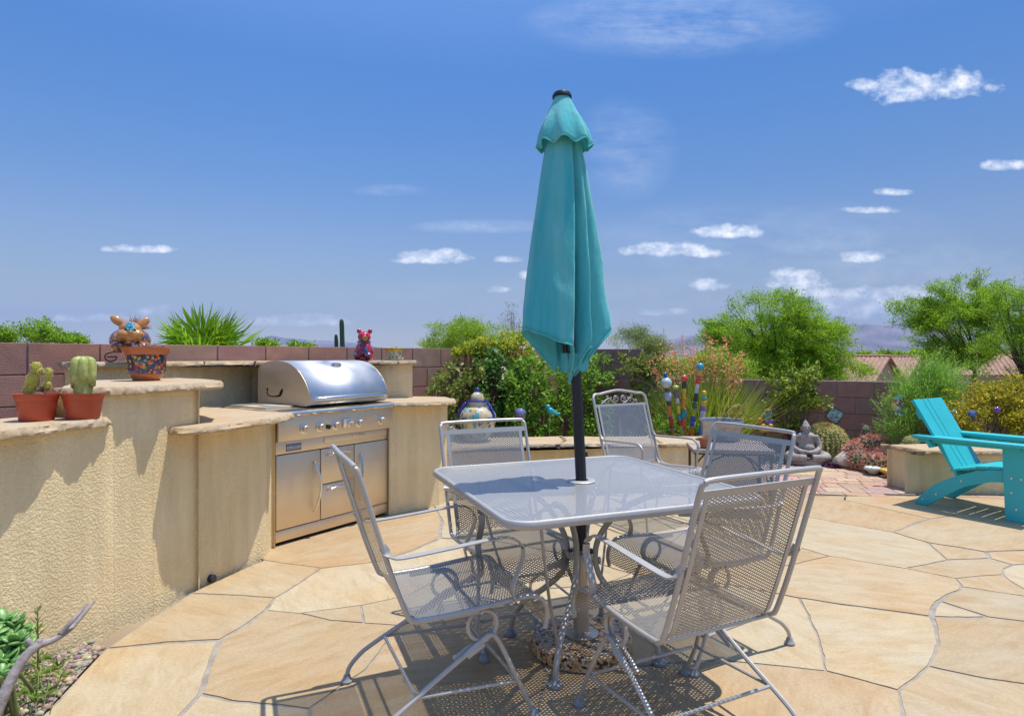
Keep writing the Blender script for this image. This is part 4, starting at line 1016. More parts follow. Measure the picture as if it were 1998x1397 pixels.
# ------------------------------------------------------------------ barbecue grill
def steel_mat(name='brushed_steel', c=(.74, .63, .48), rough=.46, along=(2, 2, 160)):  # default tan tint puts the paving's warm reflection into the base colour
    m, nt, b = new_mat(name); N = nt.nodes; L = nt.links
    tc = N.new('ShaderNodeTexCoord'); mp = N.new('ShaderNodeMapping'); mp.inputs['Scale'].default_value = along; L.new(tc.outputs['Object'], mp.inputs[0])
    n = N.new('ShaderNodeTexNoise'); n.inputs['Scale'].default_value = 3; n.inputs['Detail'].default_value = 4; L.new(mp.outputs[0], n.inputs['Vector'])
    n2 = N.new('ShaderNodeTexNoise'); n2.inputs['Scale'].default_value = 5; n2.inputs['Detail'].default_value = 5; L.new(tc.outputs['Object'], n2.inputs['Vector'])
    mr = N.new('ShaderNodeMapRange'); mr.inputs[1].default_value = .3; mr.inputs[2].default_value = .7; mr.inputs[3].default_value = rough - .05; mr.inputs[4].default_value = rough + .12; L.new(n2.outputs['Fac'], mr.inputs[0]); L.new(mr.outputs[0], b.inputs['Roughness'])
    bp = N.new('ShaderNodeBump'); bp.inputs['Strength'].default_value = .12; bp.inputs['Distance'].default_value = .002; L.new(n.outputs['Fac'], bp.inputs['Height']); L.new(bp.outputs[0], b.inputs['Normal'])
    b.inputs['Base Color'].default_value = (*c, 1); b.inputs['Metallic'].default_value = 1.0; b.inputs['Anisotropic'].default_value = .4
    return m
STEEL = steel_mat()
def make_grill():
    root = thing('barbecue_grill', 'built-in stainless steel gas barbecue with rounded hood, knobs and drawers', 'barbecue', (-1.555, 4.04, 0), math.atan2(.819, .574))
    dark = mat('grill_gap', (.015, .014, .013), .7)
    chrome = mat('polished_steel', (.72, .71, .7), .12, metal=1)
    b = MB(); b.box((.5, .30, .47), (.985, .50, .78)); b.box((.5, .055, .06), (.96, .02, .10)); b.build('cabinet_core', dark, root, smooth=False)
    def panel(name, x0, x1, z0, z1, y0=0.0, th=.05, bev=.004):
        b = MB(); b.box(((x0 + x1) / 2, y0 + th / 2, (z0 + z1) / 2), (x1 - x0, th, z1 - z0), bev=bev)
        return b.build(name, STEEL, root)
    panel('plinth', .005, 1.0, .022, .1, 0.004, .06, .008)
    panel('fascia_band', .005, 1.0, .603, .688, .004)
    def bar(pts, r, parent, name='handle'): return MB().tube(pts, r, 10, smooth=6).build(name, chrome, parent)
    d = panel('door', .008, .356, .105, .598)
    bar([(.30, 0, .18), (.305, -.02, .20), (.322, -.046, .29), (.325, -.05, .35), (.322, -.046, .41), (.305, -.02, .50), (.30, 0, .52)], .0085, d)
    d = panel('door', .666, .998, .105, .598)
    bar([(.722, 0, .18), (.717, -.02, .20), (.70, -.046, .29), (.697, -.05, .35), (.70, -.046, .41), (.717, -.02, .50), (.722, 0, .52)], .0085, d)
    for (z0, z1, zh) in ((.35, .598, .562), (.105, .345, .315)):
        d = panel('drawer', .363, .659, z0, z1)
        bar([(.415, 0, zh - .012), (.42, -.025, zh - .006), (.47, -.034, zh + .004), (.513, -.036, zh + .006), (.556, -.034, zh + .004), (.606, -.025, zh - .006), (.611, 0, zh - .012)], .007, d)
    d = panel('drip_tray', .39, .992, .640, .684, -.004, .02, .002)
    bar([(.64, -.004, .668), (.645, -.014, .668), (.70, -.018, .668), (.755, -.014, .668), (.76, -.004, .668)], .004, d)
    # control panel with its rounded front edge
    cp = panel('control_panel', .0, 1.012, .692, .852, -.035, .09, .004)
    prof = [(.02, .846), (-.03, .846), (-.055, .852), (-.066, .866), (-.062, .882), (-.045, .891), (.0, .894), (.075, .894), (.075, .846)]
    b = MB(); n = len(prof)
    b._add([(.0, y, z) for y, z in prof] + [(1.02, y, z) for y, z in prof], [tuple(range(n)), tuple(reversed(range(n, 2 * n)))] + [(i, n + i, n + (i + 1) % n, (i + 1) % n) for i in range(n)])
    b.build('bullnose', steel_mat('smooth_steel', rough=.2), root, recalc=True, auto=50)
    for s in (.194, .325, .459, .675, .892):
        k = MB(); k.M = Matrix.Translation((s, -.035, .762)) @ Matrix.Rotation(R(90), 4, 'X')
        k.lathe([(.034, 0), (.034, .006), (.028, .009)], seg=28)
        kb = k.build('knob', chrome, cp)
        k = MB(); k.M = Matrix.Translation((s, -.035, .762)) @ Matrix.Rotation(R(90), 4, 'X')
        k.lathe([(.024, .008), (.025, .012), (.023, .034), (.02, .037), (0, .038)], seg=28); k.box((0, 0, .036), (.010, .042, .012), bev=.002)
        k.build('grip', STEEL, kb)
    k = MB(); k.tube([(.392, -.035, .757), (.392, -.052, .757)], .016, 16); k.build('igniter_button', mat('black_button', (.01, .01, .01), .3), cp)
    k = MB(); k.box((.555, -.043, .772), (.07, .018, .066), bev=.003); k.tube([(.565, -.052, .774), (.595, -.075, .774)], .006, 8); k.build('switch_box', chrome, cp)
    k = MB(); k.box((.5, .34, .889), (1.0, .54, .012), bev=.002); k.build('top_deck', STEEL, root)
    k = MB(); k.box((.13, .36, .902), (.215, .44, .014), bev=.005); k.build('side_burner_lid', STEEL, root)
    # hood: curved sheet between two side plates
    hp = [(.035, .905), (.012, .925), (.004, .96), (.012, 1.0), (.04, 1.055), (.085, 1.11), (.145, 1.16), (.215, 1.195), (.30, 1.216), (.40, 1.222), (.50, 1.215), (.57, 1.195), (.612, 1.165), (.62, 1.12), (.62, .90)]
    hp = [(p.y, p.z) for p in catmull([(0, a, c) for a, c in hp], 4)]
    n = len(hp); x0, x1 = .275, 1.0; b = MB()
    b._add([(x0, y, z) for y, z in hp] + [(x1, y, z) for y, z in hp], [(i, i + 1, n + i + 1, n + i) for i in range(n - 1)])
    hood = b.build('hood', steel_mat('hood_steel', (.60, .60, .60), .45, (160, 2, 2)), root, recalc=True, auto=60)
    md = hood.modifiers.new('sheet', 'SOLIDIFY'); md.thickness = .004
    for x in (x0, x1):
        b = MB(); b._add([(x - .004, y, z) for y, z in hp] + [(x + .004, y, z) for y, z in hp], [tuple(range(n)), tuple(reversed(range(n, 2 * n)))] + [(i, n + i, n + (i + 1) % n, (i + 1) % n) for i in range(n)])
        b.build('hood_end', STEEL, hood, smooth=False, recalc=True)
    b = MB(); b.tube([(x0 + .03, -.012, .955), (x0 + .04, -.030, .957), (x1 - .05, -.030, .957), (x1 - .04, -.012, .955)], .0135, 12, smooth=1); b.build('handle', chrome, hood)
    # curved slot cut in the hood end
    b = MB(); b.tube([(x0 - .0045, .50, 1.005), (x0 - .0045, .50, .975), (x0 - .0045, .46, .962), (x0 - .0045, .40, .962), (x0 - .0045, .345, .972), (x0 - .0045, .325, 1.0)], [.004, .004, .004, .005, .010, .013], 8, smooth=4); b.ball((x0 - .0045, .50, 1.01), (.002, .012, .012), 10, 8)
    b.ball((x0 - .0045, .322, 1.008), (.002, .013, .013), 10, 8)
    b.build('hinge_slot', dark, hood)
    q = Matrix.Translation((.645, .185, 1.1915)) @ Matrix.Rotation(R(28), 4, 'X')
    b = MB(); b.M = q; b.lathe([(.046, -.006), (.046, .004), (.040, .009), (0, .010)], seg=32, sq=.5); e = b.build('emblem', chrome, hood)
    b = MB(); b.M = q; b.lathe([(.034, .0095), (.034, .0125), (0, .0125)], seg=32, sq=.44); b.build('emblem_inset', mat('emblem_grey', (.35, .37, .4), .3, metal=.6), e)
    b = MB(); b.box((.142, .002, .641), (.118, .006, .050), bev=.002); bd = b.build('badge', mat('badge_plate', (.22, .23, .30), .4, metal=.3), root)
    tx = bpy.data.curves.new('badge_lettering', 'FONT'); tx.body = 'KIRKLAND'; tx.size = .022; tx.extrude = .0008; tx.align_x = 'CENTER'; tx.align_y = 'CENTER'
    to = bpy.data.objects.new('tmp', tx); COL.objects.link(to)
    bpy.context.view_layer.update()
    me = bpy.data.meshes.new_from_object(to.evaluated_get(bpy.context.evaluated_depsgraph_get())); bpy.data.objects.remove(to)
    lo = link('badge_lettering', me, mat('badge_white', (.8, .8, .82), .4), bd); lo.location = (.142, -.0016, .641); lo.rotation_euler = (R(90), 0, 0)
    return root
make_grill()

# ------------------------------------------------------------------ small side table by the seat wall
def make_side_table():
    root = thing('side_table', 'small brown metal side table with arched legs behind the right chair', 'table', (1.77, 5.02, 0), R(-8))
    br = mat('brown_metal', (.09, .06, .045), .5, metal=.4, var=.2, vs=30)
    b = MB(); b.box((0, 0, .505), (.62, .40, .03), bev=.006); b.build('tabletop', mat('stone_tile_top', (.42, .33, .26), .6, var=.2, vs=12), root)
    b = MB(); b.box((0, 0, .483), (.60, .38, .014)); b.build('apron', br, root, smooth=False)
    for sx in (-1, 1):
        for sy in (-1, 1): MB().tube([(sx * .285, sy * .175, .48), (sx * .285, sy * .175, 0)], .011, 6).build('leg', br, root)
    for sy in (-1, 1): MB().tube([(-.278, sy * .175, .1), (-.25, sy * .175, .3), (-.14, sy * .175, .44), (0, sy * .175, .474), (.14, sy * .175, .44), (.25, sy * .175, .3), (.278, sy * .175, .1)], .007, 6, smooth=5).build('arch', br, root)
make_side_table()
# ------------------------------------------------------------------ pots, cacti and ornaments
TERRA = mat('terracotta', (.42, .15, .065), .65, var=.12, vs=18)
REDPOT = mat('red_plastic', (.47, .075, .03), .45, var=.08, vs=12)
SOILM = mat('potting_soil', (.08, .055, .04), .95, var=.4, vs=60)
SPINE_Y = leaf_mat('straw_spines', (.70, .58, .20), (.82, .72, .34), trans=.0, rnd=.15)
SPINE_R = leaf_mat('red_spines', (.80, .30, .24), (.85, .46, .34), trans=.0, rnd=.2)
SPINE_W = leaf_mat('pale_spines', (.6, .5, .4), (.7, .6, .5), trans=.0, rnd=.2)
def spikes(name, base, tip, w, m, parent):                  # thin spines as three-sided slivers
    base = np.array(base, float); tip = np.array(tip, float); d = nunit(tip - base); s = nunit(np.cross(d, rng.normal(size=d.shape))); t = np.cross(d, s)
    q = np.stack([base + s * w, base - s * w * .5 + t * w * .87, tip], 1); q2 = np.stack([base - s * w * .5 + t * w * .87, base - s * w * .5 - t * w * .87, tip], 1); q3 = np.stack([base - s * w * .5 - t * w * .87, base + s * w, tip], 1)
    return quads_mesh(name, np.concatenate([q, q2, q3]), m, parent, per=3)
def barrel(name, label, cat, c, Rr, H, ribs, body_c, spine_m, slen, hook=.0, group=None, parent=None, crown=None, nper=13, tilt=None, w=.0022, radial=7):
    if parent is None:
        root = thing(name, label, cat, c, group=group)
    else:
        root = bpy.data.objects.new(name, None); COL.objects.link(root); root.parent = parent; root.location = c
    if tilt is not None: root.rotation_euler = tilt
    prof = []; k = 18
    for i in range(k + 1):
        a = -math.pi / 2 + math.pi * i / k * .985
        prof.append((max(.004, Rr * math.cos(a) ** .85), H / 2 + H / 2 * math.sin(a) - (H * .06 * max(0, (i / k - .86) / .14))))
    seg = ribs * 6; b = MB(); vs = []
    for (r, z) in prof:
        for j in range(seg):
            a = 2 * math.pi * j / seg; f = 1 - .15 * (1 - abs(math.cos(a * ribs / 2)) ** .7)
            vs.append((r * f * math.cos(a), r * f * math.sin(a), z))
    fs = [(i * seg + j, i * seg + (j + 1) % seg, (i + 1) * seg + (j + 1) % seg, (i + 1) * seg + j) for i in range(k) for j in range(seg)]
    b._add(vs, fs); b.build('stem', mat('cactus_skin_%s' % (ribs if body_c[1] < .12 else 100 + ribs), body_c, .55, var=.2, vs=25), root, auto=0)
    B = []; T = []
    for rb in range(ribs):
        a = 2 * math.pi * (rb + 0.0) / ribs
        for i in range(nper):
            u = .14 + .85 * i / (nper - 1); ang = -math.pi / 2 + math.pi * u * .985
            r = Rr * math.cos(ang) ** .85; z = H / 2 + H / 2 * math.sin(ang)
            p = np.array([r * math.cos(a), r * math.sin(a), z]); n = np.array([math.cos(a) * math.cos(ang), math.sin(a) * math.cos(ang), math.sin(ang) * Rr / H * 2]); n /= np.linalg.norm(n)
            for s in range(radial):
                d = n + rng.normal(size=3) * .75; d[2] -= hook; d /= np.linalg.norm(d); B.append(p); T.append(p + d * slen * rng.uniform(.6, 1.15))
    spikes('spines', B, T, w, spine_m, root)
    if crown is not None:
        B = []; T = []
        for i in range(260):
            a = rng.uniform(0, 6.283); rr = Rr * .34 * math.sqrt(rng.uniform(0, 1)); p = np.array([rr * math.cos(a), rr * math.sin(a), H * .985 - rr * rr / Rr * .6]); d = np.array([math.cos(a) * .6, math.sin(a) * .6, 1]) + rng.normal(size=3) * .35
            B.append(p); T.append(p + nunit(d) * slen * .9)
        spikes('crown_wool', B, T, w * 1.4, crown, root)
    return root
def nursery_pot(label, c, rt, h, group):
    root = thing('nursery_pot', label, 'pot', c, group=group)
    rb = rt * .76
    MB().lathe([(rb * .97, 0), (rb, .004), (rt * .90, h * .74), (rt * .93, h * .76), (rt, h * .97), (rt, h), (rt * .96, h), (rt * .93, h * .95), (rt * .86, h * .8), (.0, h * .8)], seg=40).build('pot', REDPOT, root)
    MB().lathe([(rt * .86, h * .83), (rt * .5, h * .85), (0, h * .86)], seg=24).build('soil', SOILM, root)
    return root
zA = .979
nursery_pot('red plastic pot holding a prickly pear, left of two on the lowest counter', (-2.055, 2.66, zA), .083, .116, 'red nursery pots on the low counter')
nursery_pot('red plastic pot holding a fat ribbed cactus, right of two on the lowest counter', (-1.91, 2.74, zA), .083, .113, 'red nursery pots on the low counter')
def prickly_pear():
    root = thing('prickly_pear', 'small bristly yellow-green prickly pear of several pads growing in a red pot', 'cactus', (-2.055, 2.66, zA + .098))
    gm = mat('pear_pad', (.44, .41, .05), .6, var=.3, vs=40, bump=.7, bs=160)
    om = mat('old_pad', (.16, .09, .04), .8, var=.3, vs=40)
    def pad(c, r, tilt, yaw, m=gm, sp=110):
        q = Matrix.Rotation(yaw, 3, 'Z') @ Matrix.Rotation(tilt, 3, 'Y')
        b = MB(); vs = []; 
        b.ball((0, 0, 0), (r[0], r[1], r[2]), 18, 12)
        b.v = [tuple(Vector(c) + q @ Vector((x * (1 + .22 * z / r[2]), y, z))) for x, y, z in b.v]
        o = b.build('pad', m, root, auto=0)
        B = []; T = []
        for _ in range(sp):
            d = rng.normal(size=3); d /= np.linalg.norm(d); p = Vector((d[0] * r[0] * (1 + .22 * d[2]), d[1] * r[1], d[2] * r[2])); n = Vector((d[0] / r[0], d[1] / r[1], d[2] / r[2])).normalized()
            pp = Vector(c) + q @ p; B.append(pp); T.append(pp + q @ (n + V(*rng.normal(size=3)) * .4).normalized() * .007)
        spikes('spines', B, T, .0009, SPINE_Y, o)
    pad((-.022, 0, .055), (.026, .012, .055), .22, .3, sp=240); pad((-.006, .004, .128), (.019, .010, .026), .05, .6); pad((.012, .004, .112), (.012, .008, .016), .5, .4)
    pad((.040, .005, .050), (.022, .013, .025), .12, -.5, sp=140); pad((.046, .004, .096), (.015, .010, .032), .12, .2, sp=140); pad((-.045, .0, .025), (.012, .010, .022), -.15, .6)
    pad((.012, -.008, .022), (.014, .012, .030), .75, .2, om, 20); pad((.022, -.012, .012), (.024, .015, .014), .1, .2, om, 20)
prickly_pear()
def fat_cactus():
    root = thing('ribbed_cactus', 'fat pale green cactus with a lobed mushroom-like top in a red pot', 'cactus', (-1.91, 2.74, zA + .094))
    gm = mat('pale_cactus', (.36, .43, .10), .5, var=.25, vs=25, c2=(.46, .47, .14), bump=.25, bs=40)
    seg = 72; prof = [(.036, -.01), (.037, .03), (.038, .06), (.040, .075), (.047, .08), (.049, .10), (.050, .125), (.050, .145), (.046, .160), (.036, .171), (.018, .176), (.004, .172)]
    vs = []; nl = 7
    for i, (r, z) in enumerate(prof):
        for j in range(seg):
            a = 2 * math.pi * j / seg; up = max(0, min(1, (z - .05) / .04)); l = abs(math.cos(a * nl / 2 + .4)) ** .5
            lip = .30 * up * (1 - l); zz = z
            if .074 < z < .09: zz = z - .022 * math.sin(a * 2 + 1) - .015 * l
            rr = r * (1 - lip) * (1 + .03 * noise.noise(V(math.cos(a) * 3, math.sin(a) * 3, z * 25)))
            vs.append((rr * math.cos(a), rr * math.sin(a), zz + (.006 * l if z > .155 else 0)))
    b = MB(); b._add(vs, [(i * seg + j, i * seg + (j + 1) % seg, (i + 1) * seg + (j + 1) % seg, (i + 1) * seg + j) for i in range(len(prof) - 1) for j in range(seg)]); b.build('stem', gm, root, auto=0)
fat_cactus()
PAL1 = [(.45,.03,.03),(.02,.03,.10),(.55,.30,.03),(.03,.10,.32),(.06,.20,.05),(.30,.05,.12),(.6,.12,.03),(.03,.22,.25),(.5,.42,.05),(.10,.03,.12)]
TALA = talavera('talavera_flowers', PAL1, 58, ground=(.035, .02, .05))
def spiky_tuft(name, label, c, r, h, n, m, parent=None, group=None, w=.004, lab_cat='succulent'):
    root = thing(name, label, lab_cat, c, group=group) if parent is None else parent
    B = np.zeros((n, 3)); a = rng.uniform(0, 6.283, n); el = rng.uniform(.05, 1.0, n)
    B[:, 0] = np.cos(a) * r * .35 * rng.uniform(0, 1, n); B[:, 1] = np.sin(a) * r * .35 * rng.uniform(0, 1, n)
    d = np.stack([np.cos(a) * np.sqrt(1 - el ** 2), np.sin(a) * np.sqrt(1 - el ** 2), el * h / r], 1); L_ = r * rng.uniform(.7, 1.1, n)
    T = B + d * L_[:, None]
    return root, spikes('leaves', B, T, w, m, root)
ALOE = leaf_mat('dry_aloe', (.42, .22, .15), (.58, .42, .33), trans=.1, rnd=.3)
tp = thing('talavera_pot', 'hand painted talavera pot with an orange rim on the tall counter', 'pot', (-2.14, 3.6, 1.114))
MB().lathe([(.068, 0), (.072, .006), (.090, .034), (.090, .040)], seg=44).build('foot_band', mat('orange_glaze', (.50, .135, .04), .3, var=.1, vs=20, coat=.3), tp)
MB().lathe([(.094, .040), (.098, .06), (.102, .10), (.108, .146), (.108, .150)], seg=44).build('painted_body', TALA, tp)
MB().lathe([(.108, .150), (.116, .153), (.128, .186), (.128, .193), (.118, .193), (.108, .17), (0, .168)], seg=44).build('rim', MATS['orange_glaze'], tp)
spiky_tuft('dwarf_aloe', 'dry reddish spiky succulent growing in the painted talavera pot', (-2.14, 3.6, 1.114 + .168), .085, .06, 300, ALOE, w=.0045)
def rabbit():
    st = thing('plant_stand', 'black wrought iron stand with scrolled ends under the orange rabbit planter', 'stand', (-2.52, 4.06, 1.217), R(32))
    BL = MATS['black_metal']
    MB().lathe([(.07, .062), (.085, .062), (.085, .068), (.07, .068), (.07, .062)], seg=28).build('ring', BL, st)
    for k in range(3):
        q = Matrix.Rotation(2 * math.pi * k / 3 + 3.0, 4, 'Z'); b = MB(); b.M = q
        b.tube([(.03, 0, .064), (.10, 0, .064), (.135, 0, .05), (.142, 0, .03), (.128, 0, .008), (.105, 0, .004), (.082, 0, .016), (.078, 0, .034), (.10, 0, .034), (.13, 0, .034)], .0042, 6, smooth=5); b.build('scroll_leg', BL, st)
    root = thing('rabbit_planter', 'orange ceramic rabbit planter with a blue flower on its forehead and a painted body', 'planter', (-2.52, 4.06, 1.286), R(32))
    OR = mat('orange_ceramic', (.55, .20, .05), .18, var=.3, vs=14, c2=(.5, .26, .08), coat=.5)
    BLU = talavera('talavera_blue', [(.55,.22,.04),(.5,.2,.04),(.5,.42,.3),(.52,.26,.05),(.04,.10,.38),(.45,.10,.04),(.5,.36,.08),(.3,.08,.06)], 34, ground=(.10, .05, .06))
    b = MB(); b.ball((0, .03, .075), (.12, .14, .085), 28, 18); b.ball((-.07, -.085, .03), (.04, .055, .035), 16, 10); b.ball((.07, -.085, .03), (.04, .055, .035), 16, 10); b.lathe([(.085, 0), (.09, .004), (.09, .014), (0, .015)], (0, .02, 0), 28)
    b.lathe([(.06, .135), (.068, .165), (.058, .165), (.05, .13)], (0, .05, 0), 24)
    b.build('body', BLU, root)
    hb = MB(); hb.ball((0, -.10, .135), (.066, .055, .058), 24, 16); hb.ball((-.034, -.125, .108), (.042, .040, .034), 16, 12); hb.ball((.034, -.125, .108), (.042, .040, .034), 16, 12); hb.ball((0, -.155, .125), (.014, .01, .009), 10, 8); hb.ball((0, -.125, .088), (.045, .03, .022), 14, 10)
    hd = hb.build('head', OR, root); md = hd.modifiers.new('merge', 'REMESH'); md.voxel_size = .004; md.use_smooth_shade = True
    for sx in (-1, 1):
        e = MB(); q = Matrix.Rotation(sx * .85, 3, 'Y') @ Matrix.Rotation(-.2, 3, 'X'); e.ball((sx * .072, -.09, .196 if sx < 0 else .188), (.026, .014, .046), 18, 12, q); e.build('ear', OR, hd)
        e = MB(); e.ball((sx * .026, -.151, .138), (.006, .004, .006), 8, 6); e.build('eye', mat('black_glaze', (.01, .01, .012), .15), hd)
    f = MB(); FQ = Matrix.Translation((0, -.150, .160)) @ Matrix.Rotation(R(72), 4, 'X'); f.M = FQ; f.lathe([(.027, -.006), (.027, .002), (0, .004)], seg=24); f.build('forehead_flower', talavera('talavera_turquoise', [(.04,.35,.45),(.3,.6,.65),(.03,.15,.45),(.1,.45,.5)], 70, ground=(.02, .25, .35)), hd)
    spiky_tuft('spiky_succulent', 'tall dry pinkish spiky succulent growing out of the rabbit planter', (-2.50, 4.10, 1.286 + .15), .085, .10, 240, ALOE, w=.0045)
rabbit()
def pig():
    root = thing('pig_figurine', 'red and pink painted ceramic pig sitting upright on the back counter', 'figurine', (-1.30, 5.40, 1.219), R(5))
    RED = talavera('talavera_red', [(.45,.02,.05),(.5,.03,.08),(.42,.02,.04),(.55,.3,.02),(.03,.12,.25),(.5,.45,.35),(.48,.03,.10)], 17, ground=(.3, .015, .04))
    PK = mat('red_glaze', (.5, .025, .06), .15, var=.25, vs=14, coat=.6)
    b = MB(); b.ball((0, 0, .075), (.082, .085, .085), 24, 16); b.ball((0, .0, .13), (.06, .062, .07), 20, 14); b.lathe([(.078, 0), (.08, .01), (.07, .03)], seg=24)
    for sx in (-1, 1): b.ball((sx * .05, -.06, .035), (.032, .04, .035), 14, 10); b.tube([(sx * .035, -.05, .13), (sx * .03, -.075, .08), (sx * .03, -.075, .03)], [.022, .02, .018], 10, smooth=3)
    o = b.build('body', RED, root); md = o.modifiers.new('merge', 'REMESH'); md.voxel_size = .005; md.use_smooth_shade = True
    b = MB(); b.ball((.005, -.015, .205), (.056, .055, .050), 22, 14); b.tube([(.012, -.05, .195), (.022, -.085, .188)], .024, 14)
    hd = b.build('head', PK, root); md = hd.modifiers.new('merge', 'REMESH'); md.voxel_size = .004; md.use_smooth_shade = True
    MB().tube([(.0225, -.087, .188), (.0235, -.091, .1875)], .021, 16).build('snout', mat('yellow_glaze', (.55, .33, .03), .2, coat=.5), hd)
    for sx in (-1, 1):
        e = MB(); q = Matrix.Rotation(sx * .6, 3, 'Y'); e.ball((sx * .046 + .006, -.005, .252), (.020, .010, .024), 14, 10, q); e.build('ear', PK, hd)
        e = MB(); e.ball((sx * .024 + .012, -.062, .222), (.006, .005, .006), 8, 6); e.build('eye', mat('black_glaze', (.01, .01, .012), .15), hd)
    MB().tube([(.055 * math.cos(a), .002 + .055 * math.sin(a), .163) for a in np.linspace(0, 6.283, 24, endpoint=False)], .006, 8, closed=True).build('collar', mat('blue_glaze', (.03, .08, .3), .2, coat=.5), root)
pig()
sp = thing('flower_pot', 'small cream pot with yellow scalloped rim and saucer on the back counter', 'pot', (-1.05, 5.47, 1.219))
CREAM = talavera('talavera_cream', [(.6,.54,.36),(.62,.56,.4),(.06,.16,.08),(.58,.5,.35),(.10,.08,.06),(.6,.55,.4)], 60, False, ground=(.6, .54, .38))
MB().lathe([(.07, 0), (.075, .004), (.088, .020), (.088, .026), (.06, .024), (0, .024)], seg=32).build('saucer', CREAM, sp)
MB().lathe([(.062, .024), (.066, .04), (.072, .075)], seg=32).build('pot_body', CREAM, sp)
MB().lathe([(.073, .075), (.082, .085), (.085, .106), (.078, .108), (.07, .09), (0, .088)], seg=32, ribs=14, amp=.06).build('rim', talavera('talavera_yellow', [(.6,.35,.03),(.55,.2,.02),(.6,.42,.05),(.1,.2,.05)], 60, ground=(.6, .35, .03)), sp)
spiky_tuft('tiny_cactus', 'tiny pale spiny cactus in the small cream pot', (-1.05, 5.47, 1.219 + .09), .05, .045, 150, SPINE_W, w=.0028)

# seat wall ornaments
def ginger_jar():
    root = thing('talavera_jar', 'large lidded talavera jar with blue handles standing on the seat wall', 'jar', (-.33, 5.86, .451))
    J = talavera('talavera_jar_paint', [(.62,.52,.32),(.10,.35,.36),(.60,.36,.06),(.62,.55,.4),(.08,.28,.33),(.6,.5,.3),(.06,.12,.3),(.62,.55,.42)], 26, ground=(.55, .45, .25), stretch=(1, 1, .7))
    JB = mat('cobalt_glaze', (.015, .025, .28), .15, coat=.6)
    MB().lathe([(.095, 0), (.10, .012), (.13, .06), (.165, .13), (.182, .20), (.178, .25), (.150, .30), (.115, .325), (.095, .332)], seg=48).build('belly', J, root)
    MB().lathe([(.092, .332), (.088, .340), (.092, .36), (.096, .372)], seg=40).build('neck', mat('cream_glaze', (.62, .55, .40), .2, coat=.4, var=.1, vs=20), root)
    lid = MB().lathe([(.104, .372), (.108, .378), (.104, .386), (.09, .388)], seg=40).build('lid_rim', JB, root)
    MB().lathe([(.065, .388), (.064, .41), (.052, .442), (.030, .460), (.012, .466)], seg=32).build('lid_dome', J, lid)
    MB().lathe([(.008, .464), (.016, .474), (.020, .486), (.015, .498), (.004, .506), (0, .507)], seg=20).build('lid_knob', JB, lid)
    for a0 in (200, 330):
        a = R(a0); c, s = math.cos(a), math.sin(a); b = MB()
        for k in range(9):
            t = k / 8; r = .108 + .075 * t; z = .352 - .125 * t + .02 * math.sin(t * 3.14); b.ball((r * c + .012 * c, r * s + .012 * s, z), .017 - .004 * t, 10, 8)
        b.build('handle', JB, root)
ginger_jar()
gp = thing('glazed_pot', 'green glazed ribbed pot at the left end of the seat wall', 'pot', (-.62, 5.56, .451))
MB().lathe([(.055, 0), (.07, .01), (.095, .05), (.105, .09), (.098, .13), (.085, .15), (.09, .158), (.08, .158), (.07, .14), (0, .138)], seg=60, ribs=22, amp=.05).build('pot', mat('celadon_glaze', (.10, .22, .13), .2, var=.3, vs=14, c2=(.18, .3, .2), coat=.4), gp)
spiky_tuft('ghost_succulent', 'pale rosette succulent in the green glazed pot', (-.62, 5.56, .451 + .138), .10, .055, 140, leaf_mat('ghost_leaf', (.45, .38, .33), (.6, .55, .5), trans=.1), w=.012)
STAKE = mat('stake_metal', (.45, .36, .24), .5)
def staked_ball(name, label, cat, c, r, m, zb, group=None, petals=False):
    root = thing(name, label, cat, (c[0], c[1], zb), group=group); h = c[2] - zb
    MB().tube([(0, 0, -.03), (0, 0, h - r * .6)], .005, 8).build('stake', mat('dark_stake', (.05, .05, .05), .5), root)
    b = MB(); b.ball((0, 0, h), r, 28, 18)
    if petals:
        for k in range(6): a = k * math.pi / 3; b.ball((r * .55 * math.cos(a), r * .55 * math.sin(a), h + r * .25), (r * .5, r * .5, r * .55), 12, 8)
    b.build('globe', m, root)
GZ = mat('turquoise_glass', (.03, .22, .26), .06, var=.6, vs=9, c2=(.18, .14, .32), coat=1, spec=.8)
c = P(1015, 807, 6.45); staked_ball('gazing_ball', 'turquoise and violet glass gazing ball behind the left seat wall', 'garden ball', c, .064, GZ, -.02)
def bird():
    c = P(1075, 802, 6.45); root = thing('bird_stake', 'turquoise ceramic bird perched on a thin stake behind the seat wall', 'garden stake', (c.x, c.y, -.02))
    h = c.z + .02; MB().tube([(-.03, 0, -.02), (-.01, 0, h - .03)], .004, 8).build('stake', STAKE, root)
    b = MB(); b.ball((0, 0, h), (.05, .032, .034), 20, 14, Matrix.Rotation(.6, 3, 'Y')); b.ball((-.032, 0, h + .045), .026, 16, 12); b.tube([(.03, 0, h - .015), (.07, 0, h - .03), (.098, 0, h - .022)], [.024, .016, .008], 10, smooth=3); b.tube([(-.052, 0, h + .045), (-.07, 0, h + .041)], [.008, .002], 8)
    o = b.build('body', mat('turquoise_glaze', (.02, .38, .42), .2, coat=.5, var=.15, vs=30), root); md = o.modifiers.new('merge', 'REMESH'); md.voxel_size = .0045; md.use_smooth_shade = True
bird()
